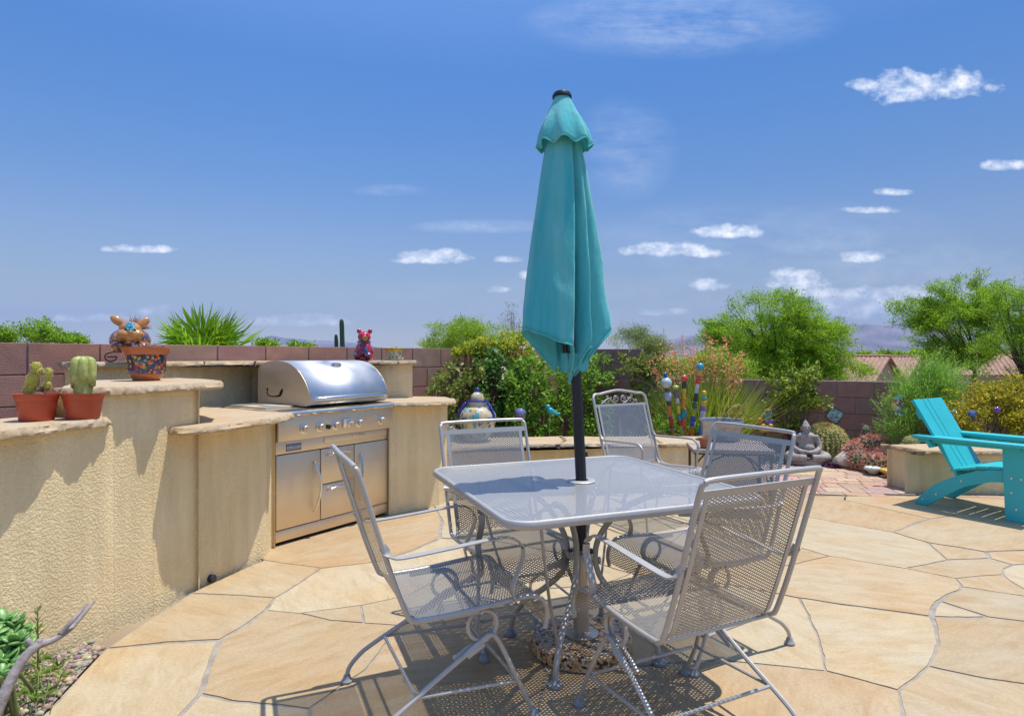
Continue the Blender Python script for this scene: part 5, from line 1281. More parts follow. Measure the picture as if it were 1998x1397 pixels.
def totems():
    defs = [((1298,728),(1313,852),[('b',.02,.05,(.02,.06,.4)),('b',.058,.11,(.45,.55,.55)),('c',.022,.04,(.12,.05,.04)),('b',.042,.10,(.35,.40,.52)),('c',.02,.05,(.03,.03,.05)),('c',.022,.10,(.65,.16,.02)),('f',.04,.01,(.5,.45,.4)),('c',.022,.13,(.45,.02,.02)),('f',.05,.01,(.4,.45,.4)),('c',.02,.3,(.65,.14,.03))],'tallest white bulb finial, leftmost'),
            ((1318,752),(1331,852),[('b',.038,.045,(.35,.45,.03)),('c',.022,.09,(.2,.1,.2)),('c',.02,.06,(.6,.5,.5)),('f',.034,.012,(.2,.3,.05)),('c',.02,.09,(.6,.5,.03)),('f',.03,.01,(.5,.5,.1)),('c',.022,.07,(.02,.25,.3)),('c',.026,.05,(.45,.03,.02)),('c',.022,.3,(.3,.4,.05))],'lime green cap'),
            ((1335,732),(1334,852),[('b',.036,.07,(.6,.07,.03)),('c',.022,.07,(.02,.02,.02)),('c',.02,.10,(.65,.38,.02)),('f',.03,.012,(.65,.25,.02)),('c',.022,.10,(.65,.26,.02)),('f',.032,.012,(.6,.3,.05)),('c',.03,.09,(.02,.25,.27)),('c',.026,.10,(.6,.1,.02)),('f',.034,.01,(.6,.2,.03)),('c',.022,.3,(.65,.14,.04))],'red ball top'),
            ((1367,709),(1347,852),[('b',.038,.07,(.03,.32,.5)),('c',.026,.06,(.5,.38,.05)),('c',.024,.09,(.6,.05,.03)),('c',.02,.05,(.6,.58,.55)),('c',.02,.05,(.5,.45,.5)),('c',.02,.09,(.02,.02,.03)),('f',.034,.012,(.02,.35,.3)),('c',.018,.06,(.1,.08,.05)),('f',.036,.012,(.2,.5,.35)),('c',.022,.07,(.4,.42,.03)),('c',.024,.10,(.03,.05,.4)),('f',.036,.012,(.1,.5,.4)),('c',.024,.09,(.65,.16,.02)),('c',.02,.3,(.05,.05,.1))],'sky blue ball top, tallest of the group'),
            ((1374,762),(1368,852),[('b',.026,.055,(.65,.45,.02)),('b',.03,.05,(.1,.4,.3)),('c',.032,.06,(.6,.45,.02)),('c',.032,.05,(.25,.12,.4)),('c',.03,.07,(.5,.5,.55)),('f',.04,.012,(.6,.6,.55)),('c',.03,.07,(.35,.4,.05)),('c',.03,.3,(.05,.2,.5))],'yellow bird top, rightmost')]
    d = 6.5; TM = attr_mat('glazed_beads', .2, .12, 30, coat=.5)
    for top, bot, segs, desc in defs:
        pt, pb_ = P(*top, d), P(*bot, d); ax = (pt - pb_).normalized(); base = pb_ + ax * ((0 - pb_.z) / ax.z)
        root = thing('totem_pole', 'garden totem of stacked glazed beads with ' + desc, 'garden totem', base, group='glazed totem poles behind the seat wall')
        L0 = (pt - base).length; q = Vector((0, 0, 1)).rotation_difference(ax).to_matrix().to_4x4()
        z = L0; b = MB(); b.M = q; fin = None
        for i, (k, r, h, c) in enumerate(segs):
            h = h * 1.0
            bb = MB() if i == 0 else b; bb.M = q; bb.cur = c
            z0 = max(-.02, z - h)
            if z0 >= z: break
            if k == 'b': bb.ball((0, 0, (z + z0) / 2), (r, r, (z - z0) / 2 + .004), 18, 12)
            elif k == 'c': bb.lathe([(r * .9, z0), (r, z0 + .006), (r, z - .006), (r * .9, z)], seg=18)
            else: bb.lathe([(r * .5, z0), (r, (z + z0) / 2), (r * .5, z)], seg=18)
            if i == 0: bb.build('finial', TM, root)
            z = z0
        b.build('bead_stack', TM, root)
totems()
tb = thing('metal_tub', 'galvanised tub planter standing on the seat wall behind the right chair', 'tub', (2.02, 5.93, .452))
MB().lathe([(.165, 0), (.17, .004), (.198, .17), (.202, .178), (.206, .186), (.202, .194), (.192, .19), (.175, .13), (0, .13)], seg=44).build('tub', mat('galvanised_steel', (.36, .37, .39), .38, metal=.7, var=.2, vs=22), tb)
B = []; Q = []
b = MB()
for (pts) in ([(0, 0, .13), (.06, 0, .26), (.16, 0, .33), (.26, 0, .28)], [(0, .02, .13), (.1, .02, .3), (.2, .03, .33), (.24, .03, .22)], [(0, 0, .13), (.02, 0, .24), (.05, 0, .32)], [(.05, 0, .13), (.18, 0, .24), (.27, 0, .40)], [(.02, .0, .13), (-.05, .02, .22)]):
    b.tube(pts, [.006, .005, .004, .003][:len(pts)], 6, smooth=4)
pl = thing('dry_plant', 'arching dry yellowish stems growing from the metal tub', 'plant', (2.02, 5.93, .452)); b.build('stems', mat('dry_stem', (.38, .30, .10), .7, var=.2, vs=30), pl)
C = np.array([(.1 + rng.normal() * .09, rng.normal() * .05, .26 + rng.normal() * .06) for _ in range(90)]); quads_mesh('leaves', leaves(C, .035, .016), leaf_mat('dry_leaf', (.34, .28, .08), (.42, .2, .08)), pl)
t2 = thing('terracotta_pot', 'small terracotta pot on the side table', 'pot', (1.55, 4.93, .522)); MB().lathe([(.036, 0), (.038, .004), (.048, .06), (.054, .062), (.055, .08), (.048, .08), (.042, .06), (0, .06)], seg=28).build('pot', TERRA, t2)

# statue
def buddha():
    root = thing('stone_statue', 'grey stone statue of a seated meditating figure on the gravel by the path', 'statue', (*P(1572, 905, 7.17).xy, .006), R(-10))
    ST = mat('cast_stone', (.33, .31, .29), .9, var=.25, vs=16, c2=(.36, .32, .29), bump=.5, bs=70)
    b = MB(); s = 1.0
    b.ball((0, 0, .26), (.095, .07, .10), 24, 18); b.ball((0, 0, .315), (.112, .065, .055), 22, 14); b.ball((0, -.01, .19), (.098, .082, .07), 22, 14)
    b.tube([(0, 0, .33), (0, -.005, .38)], .034, 14)
    for sx in (-1, 1):
        b.tube([(sx * .10, 0, .325), (sx * .135, -.01, .25), (sx * .135, -.04, .185), (sx * .08, -.105, .155), (sx * .02, -.125, .152)], [.036, .033, .03, .026, .022], 12, smooth=4)
        b.tube([(sx * .06, 0, .12), (sx * .16, -.045, .105), (sx * .205, -.075, .09), (sx * .14, -.13, .085), (sx * .03, -.15, .09)], [.06, .058, .05, .045, .035], 12, smooth=4)
    b.ball((0, -.13, .15), (.05, .03, .018), 14, 10)
    o = b.build('body', ST, root); md = o.modifiers.new('merge', 'REMESH'); md.voxel_size = .007; md.use_smooth_shade = True
    b = MB(); b.ball((0, -.008, .418), (.047, .052, .058), 24, 18); b.ball((0, .002, .468), (.03, .03, .026), 16, 12); b.ball((0, .002, .494), (.012, .012, .014), 10, 8); b.ball((0, -.03, .39), (.03, .03, .025), 14, 10)
    b.tube([(0, -.056, .43), (0, -.066, .408)], [.006, .010], 8); b.ball((0, -.056, .388), (.013, .008, .005), 10, 8)
    for sx in (-1, 1): b.ball((sx * .05, 0, .405), (.008, .014, .026), 10, 8); b.ball((sx * .018, -.053, .421), (.011, .006, .005), 10, 8); b.tube([(sx * .006, -.058, .436), (sx * .02, -.056, .44), (sx * .036, -.045, .434)], .004, 6, smooth=3)
    o = b.build('head', ST, root); md = o.modifiers.new('merge', 'REMESH'); md.voxel_size = .0035; md.use_smooth_shade = True
    b = MB(); pts = [(.215 * math.cos(a) * (1 + .06 * math.cos(2 * a)), -.04 + .125 * math.sin(a)) for a in np.linspace(0, 6.283, 40, endpoint=False)]
    b.prism(pts, 0, .055); o = b.build('plinth', ST, root); md = o.modifiers.new('bevel', 'BEVEL'); md.width = .008; md.segments = 2
buddha()
YB = (.13, .17, .04)
barrel('golden_barrel_cactus', 'large round golden barrel cactus right of the stone statue', 'cactus', (*P(1610, 895, 7.42).xy, -.02), .235, .44, 26, (.14, .19, .04), SPINE_Y, .052, .35, crown=leaf_mat('golden_wool', (.45, .2, .02), (.6, .3, .04), trans=0), nper=18, w=.0036, radial=9)
barrel('golden_barrel_cactus', 'golden barrel cactus with orange crown behind the scroll back chair', 'cactus', (*P(1285, 862, 6.5).xy, -.02), .14, .46, 20, (.15, .2, .05), SPINE_Y, .045, .3, crown=MATS['golden_wool'], nper=14, w=.002)
barrel('small_barrel_cactus', 'small round barrel cactus behind the square bench block', 'cactus', (*P(1777, 868, 6.35).xy, .12), .085, .30, 16, (.14, .2, .05), SPINE_Y, .028, .2, nper=12, w=.0014)
barrel('column_cactus', 'short dark green column cactus against the shaded wall', 'cactus', (*P(1690, 860, 7.1).xy, -.02), .062, .47, 11, (.05, .1, .03), SPINE_W, .018, .1, nper=16, w=.001)
barrel('small_barrel_cactus', 'small orange-topped cactus behind the red barrel cluster', 'cactus', (*P(1668, 868, 7.15).xy, -.02), .07, .30, 14, (.1, .13, .04), SPINE_Y, .03, .2, crown=leaf_mat('orange_wool', (.6, .22, .03), trans=0), nper=10, w=.0015)
def red_cluster():
    o = P(1700, 900, 6.85)
    root = thing('red_barrel_cluster', 'clump of green barrel cacti covered in red spines beside the bench block', 'cactus', (o.x, o.y, 0))
    for (px, py, d, r) in [(1672,885,6.92,.115),(1680,900,6.75,.11),(1703,902,6.68,.125),(1700,872,6.95,.12),(1727,895,6.75,.115),(1722,872,6.98,.11),(1738,905,6.66,.09),(1742,884,6.9,.1),(1708,888,6.85,.1)]:
        q = P(px, py, d)
        barrel('barrel', '', '', (q.x - o.x, q.y - o.y, max(-.03, q.z - r * .9)), r, r * 1.9, 14, (.07, .115, .04), SPINE_R, .05, -.1, parent=root, nper=8, tilt=(rng.normal() * .22, rng.normal() * .22, rng.uniform(0, 1)), w=.0034, radial=8)
red_cluster()
rk = thing('boulder', 'pale angular boulder between the golden barrel and the red cacti', 'rock', (*P(1653, 900, 6.95).xy, 0))
b = MB(); b.ball((0, 0, .07), (.155, .11, .115), 20, 14); b.v = [tuple(Vector(p) * (1 + .25 * noise.noise(Vector(p) * 9) + .1 * noise.noise(Vector(p) * 25))) for p in b.v]; b.build('rock', mat('pale_rock', (.45, .38, .31), .9, var=.25, vs=12, bump=.6, bs=30), rk, auto=25)
_, e = spiky_tuft('purple_succulent', 'dark purple rosette succulent in front of the pale boulder', (*P(1624, 903, 6.95).xy, .012), .10, .06, 90, leaf_mat('purple_leaf', (.10, .03, .08), (.16, .05, .12), trans=.1), w=.016)
def dish(name, label, px, py, d, c, r):
    q = P(px, py, d); root = thing(name, label, 'dish', (q.x, q.y, .012)); m = mat(name + '_glaze', c, .25, var=.15, vs=20, coat=.4)
    b = MB(); b.lathe([(r * .35, 0), (r * .5, .012), (r * .8, .04), (r, .062)], seg=20); b.build('bowl', m, root)
    b = MB()
    for k in range(9): a = k * 2 * math.pi / 9; b.ball((r * .72 * math.cos(a), r * .72 * math.sin(a), .06), (r * .30, r * .30, .022), 12, 8, None)
    for k in range(6): a = k * 2 * math.pi / 6 + .3; b.ball((r * .38 * math.cos(a), r * .38 * math.sin(a), .068), (r * .26, r * .26, .02), 12, 8)
    o = b.build('petals', m, root); md = o.modifiers.new('merge', 'REMESH'); md.voxel_size = .006; md.use_smooth_shade = True
dish('white_flower_dish', 'white flower shaped ceramic dish at the gravel edge', 1703, 916, 6.5, (.55, .56, .48), .085)
dish('yellow_flower_dish', 'yellow flower shaped ceramic dish next to the bench block', 1738, 921, 6.36, (.6, .38, .05), .10)
def wall_tile():
    k = (1628 - CX) / FPX; n = Vector((-RD.y, RD.x)); t = (k * RA_.y - RA_.x) / (RD.x - k * RD.y); p = RA_ + RD * t - n * .012
    root = thing('wall_tile', 'square painted blue tile hung askew on the shaded block wall', 'tile', (p.x, p.y, CH - (810 - HY) * p.y / FPX), math.atan2(RD.y, RD.x))
    b = MB(); b.box((0, 0, 0), (.155, .016, .155), Matrix.Rotation(R(32), 3, 'Y'), bev=.004); b.build('backing', mat('tile_edge', (.03, .06, .12), .3), root)
    b = MB(); b.box((0, -.009, 0), (.145, .006, .145), Matrix.Rotation(R(32), 3, 'Y')); b.build('painted_face', talavera('talavera_tile', [(.05,.3,.42),(.35,.55,.6),(.03,.06,.2),(.5,.5,.45),(.4,.15,.1),(.05,.2,.4)], 48, ground=(.25, .5, .55)), root)
wall_tile()
def figure_stack():
    q = P(1493, 838, 7.25); root = thing('stacked_figurine', 'garden ornament of stacked bright ceramic animals left of the rose bush', 'garden ornament', (q.x, q.y, 0)); z0 = q.z
    MB().tube([(0, 0, -.02), (0, 0, z0)], .012, 8).build('post', mat('dark_stake', (.05, .05, .05), .5), root)
    for (x, z, r, c, nm) in [(0, .02, (.09, .07, .055), (.5, .3, .03), 'yellow_owl'), (.03, .085, (.065, .05, .04), (.16, .1, .3), 'violet_fish'), (-.065, .10, (.038, .036, .042), (.65, .15, .04), 'orange_bird'), (.01, .155, (.055, .045, .045), (.03, .25, .25), 'teal_frog'), (.03, .215, (.045, .04, .03), (.25, .12, .08), 'brown_snail'), (.06, .19, (.02, .02, .02), (.6, .4, .35), 'pink_bead')]:
        b = MB(); b.ball((x, 0, z0 + z), r, 18, 12); b.ball((x - r[0] * .5, -r[1] * .7, z0 + z + r[2] * .6), (r[0] * .35, r[1] * .4, r[2] * .4), 10, 8); b.ball((x + r[0] * .5, -r[1] * .7, z0 + z + r[2] * .6), (r[0] * .35, r[1] * .4, r[2] * .4), 10, 8)
        o = b.build(nm, mat(nm + '_glaze', c, .25, coat=.4, var=.25, vs=25), root); md = o.modifiers.new('merge', 'REMESH'); md.voxel_size = .006; md.use_smooth_shade = True
figure_stack()
VG = mat('violet_glass', (.14, .04, .30), .08, var=.5, vs=20, coat=1); BG = mat('blue_glass', (.02, .05, .32), .06, var=.5, vs=20, c2=(.05, .12, .4), coat=1); AG = mat('aqua_glass', (.2, .45, .45), .08, var=.4, vs=20, coat=1)
c = P(1862, 805, 6.25); staked_ball('glass_flower', 'pale aqua glass bulb on a stake half behind the turquoise chair back', 'garden stake', c, .028, AG, 0, 'glass bulbs in the yellow shrub', True)
c = P(1897, 808, 6.05); staked_ball('glass_ball', 'cobalt blue glass ball on a stake in the yellow shrub', 'garden ball', c, .038, BG, 0, 'glass bulbs in the yellow shrub')
c = P(1945, 800, 6.05); staked_ball('glass_flower', 'violet glass flower on a stake in the yellow shrub, rightmost', 'garden stake', c, .032, VG, 0, 'glass bulbs in the yellow shrub', True)
def glass_plate():
    c = P(1758, 790, 6.75); root = thing('glass_plate', 'round painted clear glass plate on a stake before the feathery green shrub', 'garden stake', (c.x, c.y, 0)); z = c.z
    m, nt, bs = new_mat('painted_clear_glass'); N = nt.nodes; L = nt.links
    tc = N.new('ShaderNodeTexCoord'); vo = N.new('ShaderNodeTexVoronoi'); vo.inputs['Scale'].default_value = 16; L.new(tc.outputs['Object'], vo.inputs['Vector'])
    lt = N.new('ShaderNodeMath'); lt.operation = 'LESS_THAN'; lt.inputs[1].default_value = .32; L.new(vo.outputs['Distance'], lt.inputs[0])
    ml = N.new('ShaderNodeMath'); ml.operation = 'MULTIPLY_ADD'; ml.inputs[1].default_value = .5; ml.inputs[2].default_value = .14; L.new(lt.outputs[0], ml.inputs[0])
    L.new(vo.outputs['Color'], bs.inputs['Base Color']); bs.inputs['Roughness'].default_value = .1
    tr = N.new('ShaderNodeBsdfTransparent'); mx = N.new('ShaderNodeMixShader'); L.new(ml.outputs[0], mx.inputs[0]); L.new(tr.outputs[0], mx.inputs[1]); L.new(bs.outputs[0], mx.inputs[2]); L.new(mx.outputs[0], N['Material Output'].inputs['Surface'])
    b = MB(); b.M = Matrix.Translation((0, 0, z)) @ Matrix.Rotation(R(83), 4, 'X') @ Matrix.Rotation(.2, 4, 'Y'); b.lathe([(.118, 0), (.118, .005), (0, .004)], seg=44); b.lathe([(.118, -.001), (0, 0)], seg=44); b.build('plate', m, root)
    MB().tube([(0, .01, -.02), (0, .01, z + .02)], .005, 8).build('stake', STAKE, root)
glass_plate()
# ------------------------------------------------------------------ trees and shrubs
BARK = mat('bark', (.16, .11, .075), .9, var=.35, vs=18, bump=.6, bs=40)
BARKD = mat('dark_bark', (.07, .055, .04), .9, var=.35, vs=18)
def grow(rnd, start, ends, r0, b, wig=.12, hub=None):
    """limbs from a short trunk out to each end point, tapering"""
    start = Vector(start); hub = Vector(hub) if hub else start + V(0, 0, .5)
    b.tube([start, start.lerp(hub, .5) + V(rnd.uniform(-1, 1), rnd.uniform(-1, 1), 0) * r0, hub], [r0, r0 * .85, r0 * .75], 8, smooth=3)
    for e in ends:
        e = Vector(e); L = (e - hub).length; m = hub.lerp(e, .5) + V(rnd.uniform(-1, 1), rnd.uniform(-1, 1), rnd.uniform(-.2, .9)) * L * wig
        ra = r0 * rnd.uniform(.35, .55); b.tube([hub, hub.lerp(m, .6), m, e], [ra, ra * .7, ra * .5, ra * .12], 5, smooth=3, cap=False)
def tree(name, label, cat, base, blobs, n, leaf, m, trunk_r=.08, hub_z=None, seed=1, density_noise=1.2, droop=.3, sprays=26, group=None, bark=None, spray_len=.5, twig=True, limb_blobs=None, cover=.25):
    """blobs: list of (centre, radii) giving the crown its uneven outline; leaves sit on drooping sprays"""
    r = random.Random(seed); base = Vector(base)
    root = thing(name, label, cat, base, group=group)
    tips = []
    vol = [b_[1][0] * b_[1][1] * b_[1][2] for b_ in blobs]
    while len(tips) < sprays:
        c, rad = r.choices(blobs, vol)[0]
        d = Vector((r.gauss(0, 1), r.gauss(0, 1), r.gauss(0, 1))).normalized() * (r.random() ** .4)
        p = Vector(c) + V(d.x * rad[0], d.y * rad[1], d.z * rad[2])
        if noise.noise(p * density_noise + V(seed * 3.1, 0, 0)) < -cover and r.random() < .85: continue
        tips.append(p - base)
    hub = V(0, 0, (hub_z - base.z) if hub_z is not None else .6)
    b = MB(); lim = [Vector(c) - base for c, rad in (limb_blobs or blobs)]
    r2 = random.Random(seed + 5); grow(r2, (0, 0, -.1), lim + r2.sample(tips, min(len(tips), 22)), trunk_r, b, hub=hub)
    b.build('trunk', bark or BARK, root, auto=0)
    T = np.array([tuple(t) for t in tips]); k = max(1, n // len(tips)); C = []; D = []
    hubv = np.array(hub)
    for t in T:
        out = nunit((t - hubv)[None])[0]; out = nunit((out + rng.normal(size=3) * .55)[None])[0]; out[2] -= droop * .5; out = nunit(out[None])[0]
        u = rng.uniform(-.5, .5, k); side = nunit(rng.normal(size=(1, 3)))[0]
        sl = spray_len * rng.uniform(.6, 1.3)
        pts = t + np.outer(u * sl, out) + np.outer(-droop * (u + .5) ** 2 * sl * .6, [0, 0, 1]) + rng.normal(size=(k, 3)) * spray_len * np.array([.16, .16, .10])
        C.append(pts); D.append(np.broadcast_to(out, (k, 3)))
    C = np.concatenate(C); D = np.concatenate(D)
    quads_mesh('crown', leaves(C, leaf[0], leaf[1], D, droop=droop * .4, spread=1.0), m, root)
    return root
MESQ = leaf_mat('mesquite_leaf', (.115, .255, .012), (.23, .41, .025), trans=.5, rnd=.35)
MESQ2 = leaf_mat('palo_leaf', (.15, .29, .02), (.27, .43, .045), trans=.5, rnd=.3)
def X(px, py, d): return tuple(P(px, py, d))
d = 20; s = d / FPX
tree('mesquite_tree', 'broad bright green mesquite tree beyond the shaded wall, left of the tiled roof', 'tree', (*P(1510, 700, d).xy, terr_z(8.5, 20)),
     [(X(1440,640,d),(70*s,1.6,48*s)),(X(1500,605,d),(80*s,1.6,36*s)),(X(1470,700,d),(90*s,1.7,50*s)),(X(1580,680,d),(80*s,1.6,55*s)),(X(1545,655,d),(90*s,1.8,60*s)),(X(1640,705,d-.5),(50*s,1.0,36*s)),(X(1600,715,d-.5),(60*s,1.0,36*s)),(X(1400,660,d),(45*s,.9,50*s)),(X(1560,720,d),(90*s,1.6,40*s)),(X(1395,620,d),(35*s,.8,14*s)),(X(1560,610,d),(40*s,.8,22*s)),(X(1600,640,d),(45*s,.8,18*s)),(X(1420,600,d),(25*s,.5,12*s)),(X(1480,580,d),(30*s,.6,12*s)),(X(1530,578,d),(25*s,.5,10*s))],
     150000, (.092, .021), MESQ, .14, 1.0, 11, .9, .45, 620, spray_len=.66, bark=BARKD, cover=.25)
d = 15; s = d / FPX
tree('mesquite_tree', 'open airy mesquite tree beyond the shaded wall behind the turquoise chair', 'tree', (*P(1902, 700, d).xy, terr_z(11, 15)),
     [(X(1840,620,d),(60*s,1.0,34*s)),(X(1880,600,d),(50*s,1.0,42*s)),(X(1925,580,d),(36*s,.7,32*s)),(X(1868,655,d),(60*s,1.1,34*s)),(X(1790,595,d),(45*s,.6,14*s)),(X(1870,545,d),(32*s,.5,14*s)),(X(1800,632,d),(40*s,.7,18*s)),(X(1930,640,d),(40*s,.9,40*s)),(X(1890,690,d),(50*s,.9,22*s)),(X(1765,600,d),(20*s,.3,8*s)),(X(1830,560,d),(20*s,.3,10*s))],
     52000, (.072, .017), MESQ, .055, .9, 21, 1.3, .5, 215, spray_len=.5, bark=BARKD, cover=.05)
d = 12; s = d / FPX
tree('mesquite_tree', 'tall mesquite tree at the right edge beyond the wall', 'tree', (*P(2010, 700, d).xy, terr_z(10.1, 12)),
     [(X(1985,600,d),(38*s,.8,50*s)),(X(1975,670,d),(36*s,.8,50*s)),(X(2030,620,d),(50*s,.9,80*s)),(X(1995,560,d),(16*s,.4,24*s)),(X(1960,560,d),(22*s,.4,10*s)),(X(2040,690,d),(50*s,.9,50*s)),(X(1960,715,d),(30*s,.7,26*s))],
     34000, (.055, .014), MESQ, .07, .6, 25, 1.3, .5, 190, spray_len=.42, bark=BARKD, cover=.1)
d = 13; s = d / FPX
tree('feathery_shrub', 'feathery light green shrub rising beyond the mauve wall', 'shrub', (*P(870, 690, d).xy, terr_z(1.4, 13)),
     [(X(860,668,d),(42*s,.7,20*s)),(X(900,655,d),(45*s,.7,28*s)),(X(940,650,d),(40*s,.7,22*s)),(X(840,676,d),(26*s,.5,12*s)),(X(862,640,d),(18*s,.3,9*s)),(X(925,632,d),(18*s,.3,10*s)),(X(980,655,d),(40*s,.7,24*s))],
     24000, (.05, .012), MESQ2, .05, .7, 31, 1.4, .25, 170, spray_len=.36, cover=.1)
d = 14; s = d / FPX
tree('bare_shrub', 'thin nearly bare twiggy shrub poking up left of the parasol', 'shrub', (*P(1005, 690, d).xy, terr_z(1, 14)),
     [(X(1000,600,d),(14*s,.25,9*s)),(X(995,625,d),(22*s,.3,12*s)),(X(1012,640,d),(18*s,.3,16*s)),(X(985,615,d),(10*s,.2,7*s)),(X(970,632,d),(8*s,.2,6*s))],
     420, (.05, .014), leaf_mat('grey_green_leaf', (.13, .18, .06), (.2, .24, .1)), .03, 1.25, 33, 2, .1, 40, spray_len=.3, bark=mat('pale_bark', (.3, .25, .17), .9))
tree('feathery_shrub', 'wispy light green shrub beyond the wall right of the parasol', 'shrub', (*P(1235, 690, d).xy, terr_z(2.7, 14)),
     [(X(1235,668,d),(50*s,.6,20*s)),(X(1215,655,d),(30*s,.5,16*s)),(X(1270,675,d),(30*s,.5,16*s)),(X(1205,640,d),(12*s,.3,8*s)),(X(1245,648,d),(24*s,.3,8*s)),(X(1300,680,d),(40*s,.5,12*s))],
     14000, (.05, .010), leaf_mat('wispy_leaf', (.15, .24, .05), (.22, .30, .09)), .03, .8, 35, 1.6, .15, 120, spray_len=.4, cover=.05)
d = 17; s = d / FPX
tree('green_shrub', 'dense green shrub beyond the low wall behind the coral flowers', 'shrub', (*P(1370, 700, d).xy, terr_z(5.3, 17)),
     [(X(1330,700,d),(60*s,.9,22*s)),(X(1400,705,d),(60*s,.9,26*s)),(X(1290,712,d),(45*s,.8,18*s)),(X(1350,725,d),(80*s,.9,24*s)),(X(1430,725,d),(40*s,.8,22*s))], 26000, (.07, .022), MESQ2, .05, -.2, 37, 1.0, .3, 190, spray_len=.5, cover=.2)
for i, (px, py, w, h, lab) in enumerate([(8,655,30,22,'dark green tree at the far left edge beyond the mauve wall'),(72,645,38,24,'rounded green tree beyond the mauve wall above the left red pot'),(150,664,22,9,'lowest green tree in the row beyond the mauve wall'),(118,662,26,10,'low green tree right of the rounded tree beyond the mauve wall')]):
    d = 42; s = d / FPX
    tree('distant_tree', lab, 'tree', (*P(px, py, d).xy, terr_z(-30, 42)), [(X(px,py,d),(w*s,w*s*.8,h*s)),(X(px-w*.4,py+h*.5,d),(w*s*.6,w*s*.6,h*s*.6)),(X(px+w*.5,py+h*.4,d),(w*s*.6,w*s*.6,h*s*.7))], 2600, (.20, .085), MESQ, .12, .6, 41 + i, .5, .2, 60, group='trees beyond the left wall', spray_len=.8, cover=.2)
for i, (px, py, w, h, d, lab) in enumerate([(1725,691,16,5,120,'small distant tree above the tiled gable roof'),(1760,690,30,6,130,'low distant trees between two tiled roofs'),(1680,690,24,5,140,'small distant tree left of the tiled gable roof'),(1800,694,26,9,70,'dark distant shrub right of the small tiled gable'),(590,676,26,4,90,'flat distant desert shrub left of the column cactus'),(520,672,20,4,80,'flat distant desert shrub beyond the palm')]):
    s = d / FPX
    tree('distant_tree', lab, 'tree', (*P(px, py, d).xy, -3.1), [(X(px,py,d),(w*s,w*s*.6,h*s)),(X(px+w*.5,py+2,d),(w*s*.6,w*s*.6,h*s*.7)),(X(px-w*.6,py+2,d),(w*s*.5,w*s*.5,h*s*.6))], 900, (.45, .22), MESQ, .1, .2, 61 + i, .3, .1, 40, group='small trees far beyond the wall', spray_len=1.2)
# fan palm
def fan_palm():
    d = 7.6; c = P(392, 690, d); root = thing('fan_palm', 'spiky green fan palm rising behind the mauve wall', 'palm', (c.x, c.y, -.03))
    MB().tube([(0, 0, 0), (.02, 0, .5), (0, 0, 1.0)], [.16, .15, .13], 12).build('trunk', BARK, root)
    pm = leaf_mat('palm_leaf', (.15, .32, .015), (.26, .45, .03), trans=.45, rnd=.25); r = random.Random(5)
    spec = [(-172,38,.62,.45),(-140,62,.62,.55),(-105,78,.75,.5),(-60,72,.75,.55),(-20,60,.68,.6),(8,48,.66,.62),(35,62,.7,.55),(80,75,.6,.5),(120,50,.5,.5),(160,55,.6,.55),(-8,22,.72,.55),(-30,35,.5,.5),(-155,18,.78,.5),(180,70,.6,.6),(-75,40,.45,.5),(10,80,.85,.5),(-165,5,.95,.45),(2,10,.7,.5)]
    for az, el, Lp, fr in spec:
        a, e = R(az), R(el); out = V(math.cos(a) * math.cos(e), math.sin(a) * math.cos(e) * .6, math.sin(e)).normalized(); base = V(0, 0, .95); tip = base + out * Lp * .60
        sidev = out.cross(V(0, 0, 1)); sidev = sidev.normalized() if sidev.length > .05 else V(1, 0, 0)
        up = sidev.cross(out).normalized(); roll = r.uniform(-.5, .5); sv = sidev * math.cos(roll) + up * math.sin(roll); nv = out.cross(sv)
        q = []; nseg = 40
        for i in range(nseg):
            an = R(-105 + 210 * i / (nseg - 1)); dirv = out * math.cos(an) + sv * math.sin(an) + nv * .12 * (1 if i % 2 else -1)
            Lf = fr * 1.18 * (1 - .25 * abs(an) / 1.9) * r.uniform(.9, 1.08); wv = (sv * math.cos(an) - out * math.sin(an)) * (.016) + nv * .007
            p0 = tip + dirv * .02; p1 = tip + dirv * Lf * .55; p2 = tip + dirv * Lf - V(0, 0, .10 * Lf + .05 * abs(math.sin(an)) * Lf)
            q.append([p0 - wv * .4, p1 - wv, p2, p1 + wv])
        o = quads_mesh('frond', np.array([[tuple(p) for p in f] for f in q]), pm, root)
        MB().tube([base, base.lerp(tip, .6) + V(0, 0, .03), tip], [.012, .009, .006], 6, smooth=3).build('stalk', mat('palm_stalk', (.22, .28, .06), .6), o)
fan_palm()
def column_cactus():
    d = 11.5; c = P(668, 690, d); root = thing('column_cactus', 'dark two-stemmed column cactus beyond the mauve wall left of the red pig', 'cactus', (c.x, c.y, terr_z(c.x, c.y)))
    gm = mat('dark_cactus', (.035, .075, .03), .6, var=.3, vs=12)
    zt = P(668, 622, d).z - terr_z(c.x, c.y); zs = P(655, 652, d).z - terr_z(c.x, c.y); dx = P(656, 690, d).x - c.x
    for x, z, r in ((0, zt, .045), (dx, zs, .036)):
        b = MB(); pr = [(r * .8, 0), (r, .3)] + [(r, z * .5), (r, z - .12), (r * .9, z - .05), (r * .6, z - .012), (.004, z)]
        b.lathe(pr, (x, 0, 0), 48, ribs=8, amp=.28)
        b.v = [(v[0] + .02 * math.sin(v[2] * 2.0), v[1], v[2]) for v in b.v]
        b.build('stem', gm, root, auto=0)
column_cactus()

